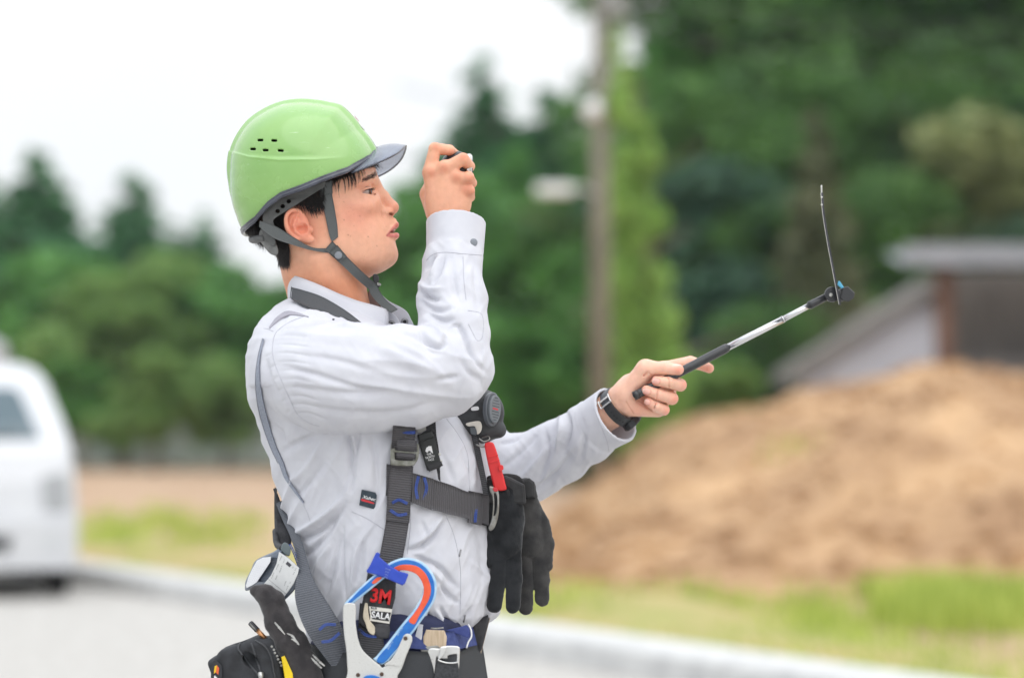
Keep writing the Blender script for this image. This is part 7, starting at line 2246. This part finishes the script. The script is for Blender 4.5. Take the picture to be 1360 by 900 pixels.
M_frag = mat('frayed_lining', (.42, .42, .41), .8, col2=(.60, .60, .58), nscale=200)
SLV = BVHTree.FromPolygons([tuple(map(float, p)) for p in a_], [tuple(map(int, q)) for q in b_])
mf_ = MB()
for px in ([(364.5, 826), (370, 832), (378, 842)], [(381, 841), (388, 844), (394, 852)], [(387, 848), (393, 851), (397, 856)], [(413, 873), (420, 880), (427, 887)], [(415, 869), (423, 877), (431, 884)]):
    q = spline(px, 9)
    for i, (a, b) in enumerate(q[:-1]):
        wv = 1.3 * math.sin(math.pi * (i + .5) / 8) + rl.uniform(0, .7); y = hit(a, b, (SLV,), -.195) - .0008; a2, b2 = q[i + 1]
        mf_.add([W(a - wv * .6, b + wv * .6, y), W(a2 - wv * .6, b2 + wv * .6, y), W(a2 + wv * .6, b2 - wv * .6, y - .0012), W(a + wv * .6, b - wv * .6, y - .0012)], [(0, 1, 2, 3)])
o = tag(mf_.build('torn_lining', M_frag, slv), kind='stuff'); o.modifiers.new('t', 'SOLIDIFY').thickness = .0008

# ================================================================== TOOL POUCH
pch = empty('tool_pouch', W(330, 930, -.12))
tag(pch, 'black nylon tool pouch with an open zip at the man\'s hip, bottom left', 'pouch')
M_nyl = mat('black_nylon', (.016, .017, .020), .75, col2=(.034, .036, .042), nscale=50, bump=.7, bscale=900, dist=.0008)
zp = lambda a, b: (270 + a / 5, 720 + b / 5)
def pouch_field(P):
    Q = flat(P, -.13, .8)
    def bx(c, h, r, ang=0):
        q = P - np.asarray(c); ca, sa = math.cos(ang), math.sin(ang)
        x = q[:, 0] * ca + q[:, 2] * sa; z = -q[:, 0] * sa + q[:, 2] * ca
        d = np.stack([np.abs(x) - h[0], np.abs(q[:, 1]) - h[1], np.abs(z) - h[2]], 1) + r
        return np.sqrt((np.maximum(d, 0) ** 2).sum(1)) + np.minimum(d.max(1), 0) - r
    f = bx(W(338, 905, -.135), (.037, .040, .062), .012, .35)
    g = bx(W(318, 915, -.135), (.027, .036, .058), .008, .35)
    f = smin(f, g, .006)
    g2 = bx(W(362, 905, -.140), (.022, .038, .066), .007, .18); f = smin(f, g2, .004)
    slot = sl(P, W(323, 858, -.15), W(345, 897, -.20), .0115, .008); f = smax(f, -slot, .002)
    f = f + .0007 * vnoise(P / .018)
    return f.astype(np.float32)
a_, b_ = implicit(pouch_field, W(272, 985, -.13) * [1, 0, 1] + [0, -.2, 0], W(392, 838, -.13) * [1, 0, 1] + [0, -.08, 0], .0020, lip=1.4)
mesh_obj('pouch_body', a_, b_, M_nyl, pch)
PB = BVHTree.FromPolygons([tuple(map(float, p)) for p in a_], [tuple(map(int, q)) for q in b_]); TP = (PB,)
def pipe(name, L, r, m, off=.0008): 
    q = spline([zp(*p) for p in L], 24); P = [on(a, b, off, TP, -.18) for a, b in q]; return tube(name, P, r, m, pch, 8, 40)
M_pipe = mat('nylon_piping', (.05, .052, .058), .5)
pipe('zip_edge', [(245, 670), (232, 700), (255, 740), (300, 800), (350, 860), (372, 900)], .0015, M_pipe)
pipe('zip_edge', [(320, 668), (330, 700), (350, 760), (372, 830), (388, 900)], .0015, M_pipe)

pipe('piping', [(345, 650), (410, 690), (450, 760), (470, 860), (480, 900)], .0016, M_pipe)
zp_ = on(*zp(380, 868), .002, TP, -.18)
o = tube('zip_pull', [zp_, zp_ + [.0006, -.003, -.004], zp_ + [.001, -.002, -.012]], [.0045, .0040, .0025], mat('zip_metal', (.5, .5, .48), .3, metal=.8), pch, 12, 10)
yq = hit(287.5, 893, TP, -.17) - .003
plate('flag_patch', [[(281, 884), (284, 876), (291, 880), (295, 887), (293, 905), (281, 905)]], yq, .003, M_nyl, pch, .001)
plate('flag_stripe', [[(285, 884), (288, 882.5), (286.5, 892), (284, 894)]], yq - .002, .001, mat('yellow_print', (.75, .48, .02), .6), pch, .0002, smooth_outline=False)
plate('flag_stripe', [[(288, 882.5), (291, 886.5), (290, 895.5), (286.5, 892)]], yq - .002, .001, mat('orange_print', (.70, .12, .04), .6), pch, .0002, smooth_outline=False)
plate('patch_mark', [[(285, 896), (289, 900), (288, 904), (284, 899)]], yq - .002, .001, M_whitep, pch, .0002, smooth_outline=False)
# pen
pen = empty('pen', W(355, 850, -.150)); tag(pen, 'slim black and copper pen standing in the pouch', 'pen')
A, B = W(332.5, 826.5, -.140), W(366, 862, -.165)
lp_ = lambda t: A + (B - A) * t
tube('pen_cap', [lp_(0), lp_(.02), lp_(.28)], [.0028, .0042, .0042], mat('pen_black', (.03, .03, .035), .3), pen, 14, 12)
tube('pen_barrel', [lp_(.28), lp_(.62)], [.0037, .0037], mat('copper', (.55, .27, .12), .3, metal=.8), pen, 14, smoothpath=False)
tube('pen_grip', [lp_(.62), lp_(1.3)], [.0040, .0040], M_dark, pen, 14, smoothpath=False)
tube('pen_clip', [lp_(.02) + [-.001, -.005, 0], lp_(.30) + [-.001, -.0055, 0]], [.0010, .0010], M_metal, pen, 6, smoothpath=False)
for k in range(7):
    a, b = 361 + k * 2.1, 858 + k * 4.2
    disc('chain_link', a + (k % 2) * .8, b, -.196, .0019, .0018, M_metal, pen, 8, .0004)
# yellow knife
kn_ = empty('yellow_knife', W(382, 900, -.185)); tag(kn_, 'flat yellow handled tool pushed in beside the pouch', 'tool')
plate('handle', [[(373.5, 872), (378, 870), (389, 894), (390, 912), (380, 912), (377, 892)]], -.186, .008, mat('yellow_plastic', (.85, .62, .01), .4, col2=(.78, .55, .01), nscale=30), kn_, .001, smooth_outline=False)
plate('blade_cap', [[(372, 868), (376, 866), (379, 871), (374, 874)]], -.186, .006, M_dark, kn_, .0008)

# ================================================================== BELTS
blt = empty('tool_belt', W(560, 900, -.15)); tag(blt, 'wide black elastic tool belt with polished steel buckle around the hips', 'belt')
M_el = uvmat('black_elastic', (.022, .024, .028), (.060, .064, .070), ribs=1200, bump=.35)
TT = (TB, SH)
ribbon('belt_band', [(470, 868), (520, 864), (545, 864), (580, 866), (608, 866), (632, 854), (640, 850)], [(470, 935), (520, 935), (545, 935), (580, 936), (612, 936), (640, 930), (652, 926)], M_el, blt, off=.007, trees=(TB,), smooth=8, mcross=10, n=60, thick=.004)
ribbon('belt_band', [(404, 850), (430, 862), (470, 868)], [(404, 915), (430, 925), (470, 935)], M_el, blt, off=.007, trees=(TB,), smooth=6, mcross=8, n=24, thick=.004)
ybk = hit(588, 880, (TB,), -.15) - .016
M_bright = mat('polished_steel', (.62, .62, .61), .28, metal=.75, col2=(.74, .74, .73), nscale=30, bump=.1, bscale=300)
z9 = lambda L: [(560 + a / 10, 810 + b / 10) for a, b in L]
plate('buckle_frame', [z9([(95, 515), (240, 505), (260, 478), (310, 470), (450, 470), (495, 485), (508, 520), (500, 700), (478, 1000), (445, 1000), (462, 700), (468, 610), (455, 580), (350, 600), (335, 640), (230, 640), (205, 625), (185, 800), (180, 1000), (15, 1000), (60, 700)])], ybk - .004, .006, M_bright, blt, .0016)
plate('buckle_tongue', [z9([(245, 490), (320, 480), (330, 520), (300, 590), (240, 650), (215, 645), (240, 560)])], ybk - .009, .005, M_bright, blt, .0018)
plate('belt_loop_end', [z9([(200, 650), (240, 668), (340, 690), (478, 690), (470, 1000), (185, 1000)])], ybk - .008, .007, M_el if False else mat('elastic_end', (.028, .03, .034), .8, col2=(.055, .058, .064), nscale=300, bump=.5, bscale=900), blt, .002)
tube('loop_rim', [W(560 + a / 10, 810 + b / 10, ybk - .0125) for a, b in ((215, 655), (270, 680), (350, 697), (430, 697), (482, 685))], .0011, M_bright, blt, 8, 24)
text('buckle_lettering', 'TAJIMA', 560 + 108 / 10, 810 + 740 / 10, 4.6, ybk - .0073, mat('engraving', (.30, .30, .30), .4, metal=.5), blt, rot=-79, thick=.0002)
tb_ = empty('trouser_belt', W(580, 870, ybk)); tag(tb_, 'narrow trouser belt with a brushed tan buckle just below the shirt hem', 'belt')
M_tan = mat('brushed_tan', (.50, .38, .26), .45, metal=.3, col2=(.66, .53, .39), nscale=40, stretch=(16, 1, 1))
plate('buckle_plate', [[(566, 835.5), (590, 836.5), (593.5, 845), (592.5, 858), (589, 861), (562, 860), (562, 845)]], ybk + .001, .005, M_tan, tb_, .0015, smooth_outline=False)
plate('buckle_hinge', [[(560, 860), (574, 857), (582, 857), (583, 862), (568, 866), (560, 865)]], ybk - .001, .004, M_metal, tb_, .0008)
tube('buckle_pin', [W(572, 833.5, ybk), W(580, 834, ybk - .001), (W(589, 833, ybk))], .0012, M_metal, tb_, 6, 12)
plate('belt_tip', [[(556, 828), (562, 829), (560.5, 846), (556, 865), (546, 864), (551, 845)]], ybk + .001, .003, mat('white_tape', (.62, .62, .66), .7, col2=(.7, .7, .73), nscale=80), tb_, .0008, smooth_outline=False)
ribbon('belt_band', [(500, 838), (540, 838), (570, 839), (600, 838), (628, 832)], [(500, 858), (540, 860), (570, 862), (604, 862), (634, 856)], mat('navy_belt', (.03, .045, .16), .85, col2=(.05, .07, .21), nscale=120, bump=.5, bscale=700), tb_, off=.004, trees=(TB,), smooth=8)
tube('white_piping', [W(a, b, y) for a, b, y in ((622, 829, -.128), (625.5, 836, -.133), (626, 845, -.135), (622, 852, -.137), (619.5, 860, -.139))], .0014, M_whitep, tb_, 6, 24)
plate('waistband_fold', [[(594, 836), (611, 832), (621, 830), (624.5, 842), (621, 846), (610, 842), (596, 838)]], lambda u, v: -.132 - (625 - u) * .0004, .003, mat('navy_fold', (.035, .05, .19), .85, col2=(.055, .075, .24), nscale=120), tb_, .0008)
# holster beyond the hip
hs_ = empty('side_holster', W(640, 870, .02)); tag(hs_, 'black holster with a tan edge behind the belly, pointing down', 'holster')
plate('holster_body', [[(628, 826), (648, 816), (650, 822), (640, 862), (632, 872), (622, 860)]], -.03, .02, M_pad, hs_, .004, smooth_outline=False)
plate('holster_edge', [[(644, 822), (651, 820), (643, 852), (638, 872), (634, 870), (640, 846)]], -.022, .014, mat('tan_leather', (.30, .24, .19), .7, col2=(.38, .31, .25), nscale=50), hs_, .002, smooth_outline=False)

# ================================================================== WATCH
wt = empty('wrist_watch', W(822, 545, .05)); tag(wt, 'black wrist watch with a perforated resin strap on the far wrist', 'watch')
ax = W(838, 523, .056) - W(806, 549, .078); ax /= np.linalg.norm(ax)
c0 = W(820, 540, .0652)
X_ = np.cross(ax, [0, 1, 0]); X_ /= np.linalg.norm(X_); Y_ = np.cross(ax, X_)      # X_: across, in the picture plane
if X_[2] < 0: X_ = -X_
if Y_[1] > 0: Y_ = -Y_
def band_pt(t, r, h): return c0 + ax * h + X_ * (math.cos(t) * r * 1.0) + Y_ * (math.sin(t) * r * 1.02)
def band(name, t0, t1, w0, w1, r, th, m, n=40, parent=wt):
    V = []; F = []
    for i in range(n + 1):
        t = t0 + (t1 - t0) * i / n; w_ = w0 + (w1 - w0) * i / n
        for (rr_, hh2) in ((r, -w_), (r + th, -w_ + .0008), (r + th, w_ - .0008), (r, w_)): V.append(band_pt(t, rr_, hh2))
    for i in range(n):
        for j in range(4): F.append((i * 4 + j, i * 4 + (j + 1) % 4, (i + 1) * 4 + (j + 1) % 4, (i + 1) * 4 + j))
    F += [(3, 2, 1, 0), (n * 4, n * 4 + 1, n * 4 + 2, n * 4 + 3)]
    return mesh_obj(name, V, F, m, parent, smooth=False)
M_resin = mat('black_resin', (.016, .018, .021), .45, col2=(.026, .028, .032), nscale=60)
RW = .0285
band('strap', math.radians(25), math.radians(165), .0078, .0098, RW, .0026, M_resin)
band('strap_tail', math.radians(-60), math.radians(62), .0078, .0078, RW + .0006, .0022, mat('resin_grey', (.05, .056, .066), .4), 30)
band('buckle', math.radians(44), math.radians(49), .0100, .0100, RW + .0026, .0022, M_bright, 6)
band('buckle', math.radians(62), math.radians(66), .0110, .0110, RW + .0026, .0022, M_bright, 4)
for sg in (-1, 1):
    V = [band_pt(math.radians(40 + 26 * i / 6), RW + .0048, sg * .0104) for i in range(7)]; tube('buckle_side', V, .0011, M_bright, wt, 6, 14)
for i in range(6):
    t = math.radians(78 + i * 12); p = band_pt(t, RW + .0020, 0); q = band_pt(t, RW + .0029, 0); tube('strap_hole', [p, q], [.0014, .0014], M_liner, wt, 10, smoothpath=False)
# case, under the wrist and turned away
V = []
for k_, rr_ in ((RW - .001, .0150), (RW + .008, .0165), (RW + .0105, .0145)):
    for i in range(10):
        a = 2 * math.pi * (i + .5) / 10; t = math.radians(188); nrm = (X_ * math.cos(t) + Y_ * math.sin(t)); tan_ = (-X_ * math.sin(t) + Y_ * math.cos(t))
        V.append(c0 + nrm * k_ + ax * rr_ * math.cos(a) + tan_ * rr_ * math.sin(a))
F = [(j * 10 + i, j * 10 + (i + 1) % 10, (j + 1) * 10 + (i + 1) % 10, (j + 1) * 10 + i) for j in range(2) for i in range(10)] + [tuple(range(20, 30)), tuple(range(9, -1, -1))]
bevel(mesh_obj('case', V, F, M_resin, wt, smooth=False), .001)

# ================================================================== MIRROR ON A TELESCOPIC STICK
st = empty('inspection_stick', W(846, 523, .04)); tag(st, 'telescopic stick with black grip and silver tube held out in the far hand', 'stick')
M_grip = mat('black_grip', (.020, .021, .024), .38, col2=(.030, .031, .034), nscale=60, coat=.2)
M_chrome = mat('chrome_tube', (.72, .72, .74), .16, metal=.95, col2=(.80, .80, .82), nscale=10)
ys_ = .046
s0 = W(845.5, 524, .024); s1 = W(966, 461.5, ys_); s2 = W(1040, 424, ys_); s3 = W(1077, 404.5, ys_); s4 = W(1101, 392.5, ys_)
g = lambda a, b, t: a + (b - a) * t
tube('grip', [s0, g(s0, s1, .03), g(s0, s1, .97), s1], [.0060, .0068, .0072, .0066], M_grip, st, 20, smoothpath=False)
tube('grip_end', [g(s0, s1, -.03), g(s0, s1, .02)], [.0078, .0078], M_grip, st, 6, smoothpath=False)
tube('grip_hole', [g(s0, s1, -.032) + [0, -.002, 0], g(s0, s1, -.029) + [0, -.002, 0]], [.0035, .0035], M_liner, st, 10, smoothpath=False)
tube('silver_tube', [s1, s2], [.0053, .0053], M_chrome, st, 20, smoothpath=False)
tube('silver_tube', [s2, s3], [.0045, .0045], M_chrome, st, 20, smoothpath=False)
tube('silver_tube', [g(s1, s2, .995), g(s1, s2, 1.01)], [.0056, .0056], M_chrome, st, 20, smoothpath=False)
tube('socket', [g(s2, s3, .93), g(s3, s4, .05), s4], [.0066, .0062, .0058], M_grip, st, 20, smoothpath=False)
disc('joint_disc', 1105, 391, ys_ - .004, .0122, .005, M_grip, st, 32, .001)
disc('joint_disc', 1105, 391, ys_ + .009, .0122, .005, M_grip, st, 32, .001)
disc('joint_pin', 1103.5, 391.5, ys_ - .0085, .0032, .0015, M_clear, st, 6, .0004)
plate('clamp_block', [[(1119, 382), (1126, 380), (1135.5, 389), (1134, 396), (1127, 400.5), (1121, 399.5), (1115.5, 395.5)]], ys_, .020, M_grip, st, .0012, smooth_outline=False)
plate('clamp_neck', [[(1110, 387), (1120, 384), (1121, 399), (1112, 399)]], ys_ + .002, .008, mat('translucent_grey', (.25, .25, .26), .3), st, .001)
plate('blue_sticker', [[(1113, 373.5), (1115, 373), (1121, 381.5), (1118, 383.5), (1112, 378)]], ys_ - .004, .004, mat('sky_blue_plastic', (.12, .50, .75), .4), st, .0006, smooth_outline=False)
mr = empty('mirror_panel', W(1115, 404, ys_)); tag(mr, 'thin upright mirror seen edge on at the end of the stick', 'mirror')
def slab(name, L, w_, th, m, y=ys_):
    q = spline(L, 30); V = []; F = []; t = np.gradient(q, axis=0); t /= np.linalg.norm(t, axis=1, keepdims=True)
    for i in range(30):
        nx, nz = -t[i][1], t[i][0]
        fr_ = i / 29; wv = w_ * (1 - .15 * (abs(fr_ - .5) * 2) ** 6)
        for (a, b) in ((-th, -wv), (th, -wv), (th, wv), (-th, wv)):
            V.append(W(q[i][0] + nx * a, q[i][1] + nz * a, y + b))
    for i in range(29):
        for j in range(4): F.append((i * 4 + j, i * 4 + (j + 1) % 4, (i + 1) * 4 + (j + 1) % 4, (i + 1) * 4 + j))
    F += [(3, 2, 1, 0), (116, 117, 118, 119)]
    return mesh_obj(name, V, F, m, mr, smooth=False)
line = [(1091.5, 256), (1094, 285), (1100.5, 325), (1108, 365), (1115.5, 404.5)]
slab('backing', [(a - .1, b) for a, b in line], .029, 1.5, mat('mirror_backing', (.035, .035, .045), .4))
slab('glass', [(a + 1.1, b) for a, b in line], .0275, .22, mat('mirror_glass', (.6, .62, .64), .04, metal=1.0))
tube('edge_trim', [W(a - 1.3, b, ys_ - .0295) for a, b in line], .0004, M_clear, mr, 6, 40)
slab('tip_tab', [(1091, 246), (1091.3, 259)], .006, 1.0, M_clear)
for b in (262, 272): disc('tab_screw', 1091.2, b, ys_ - .03, .0016, .003, M_clear, mr, 8, .0003)

# ================================================================== POCKET CAMERA IN THE RAISED HAND
cm = empty('handheld_viewer', W(608, 245, -.02)); tag(cm, 'small round black viewer with a silver front rim held in the raised fist', 'viewer')
def cam_field(P):
    f = ell(P, W(606, 226, -.018), (.026, .022, .029))
    return smax(f, (P[:, 0] - W(619, 0, -.018)[0]), .003)
a_, b_ = implicit(cam_field, W(575, 262, -.02) * [1, 0, 1] + [0, -.05, 0], W(640, 190, -.02) * [1, 0, 1] + [0, .02, 0], .0015, lip=1.3)
mesh_obj('viewer_body', a_, b_, M_grip, cm)
cx_ = W(619, 224.5, -.018)
for (x0, x1, r0, r1, m_, nm) in ((0, .006, .0225, .0235, M_chrome, 'lens_rim'), (.006, .0095, .0235, .0205, M_clear, 'lens_ring'), (.0095, .0105, .0195, .018, M_glass, 'lens')):
    tube(nm, [cx_ + [x0, 0, 0], cx_ + [x1, 0, 0]], [r0, r1], m_, cm, 40, smoothpath=False)
# ================================================================== AIR
def haze():
    m = bpy.data.materials.new('haze_air'); m.use_nodes = True
    nt = m.node_tree; nt.nodes.clear(); o = nt.nodes.new('ShaderNodeOutputMaterial'); v = nt.nodes.new('ShaderNodeVolumePrincipled')
    v.inputs['Density'].default_value = HAZE; v.inputs['Color'].default_value = (.90, .95, 1.0, 1); v.inputs['Anisotropy'].default_value = .3
    nt.links.new(v.outputs[0], o.inputs['Volume'])
    V, F = box_vf((-140, -8, -1.0), (140, 150, 36)); ob = mesh_obj('haze', V, F, m, smooth=False); tag(ob, kind='stuff')
HAZE = .00035
haze()
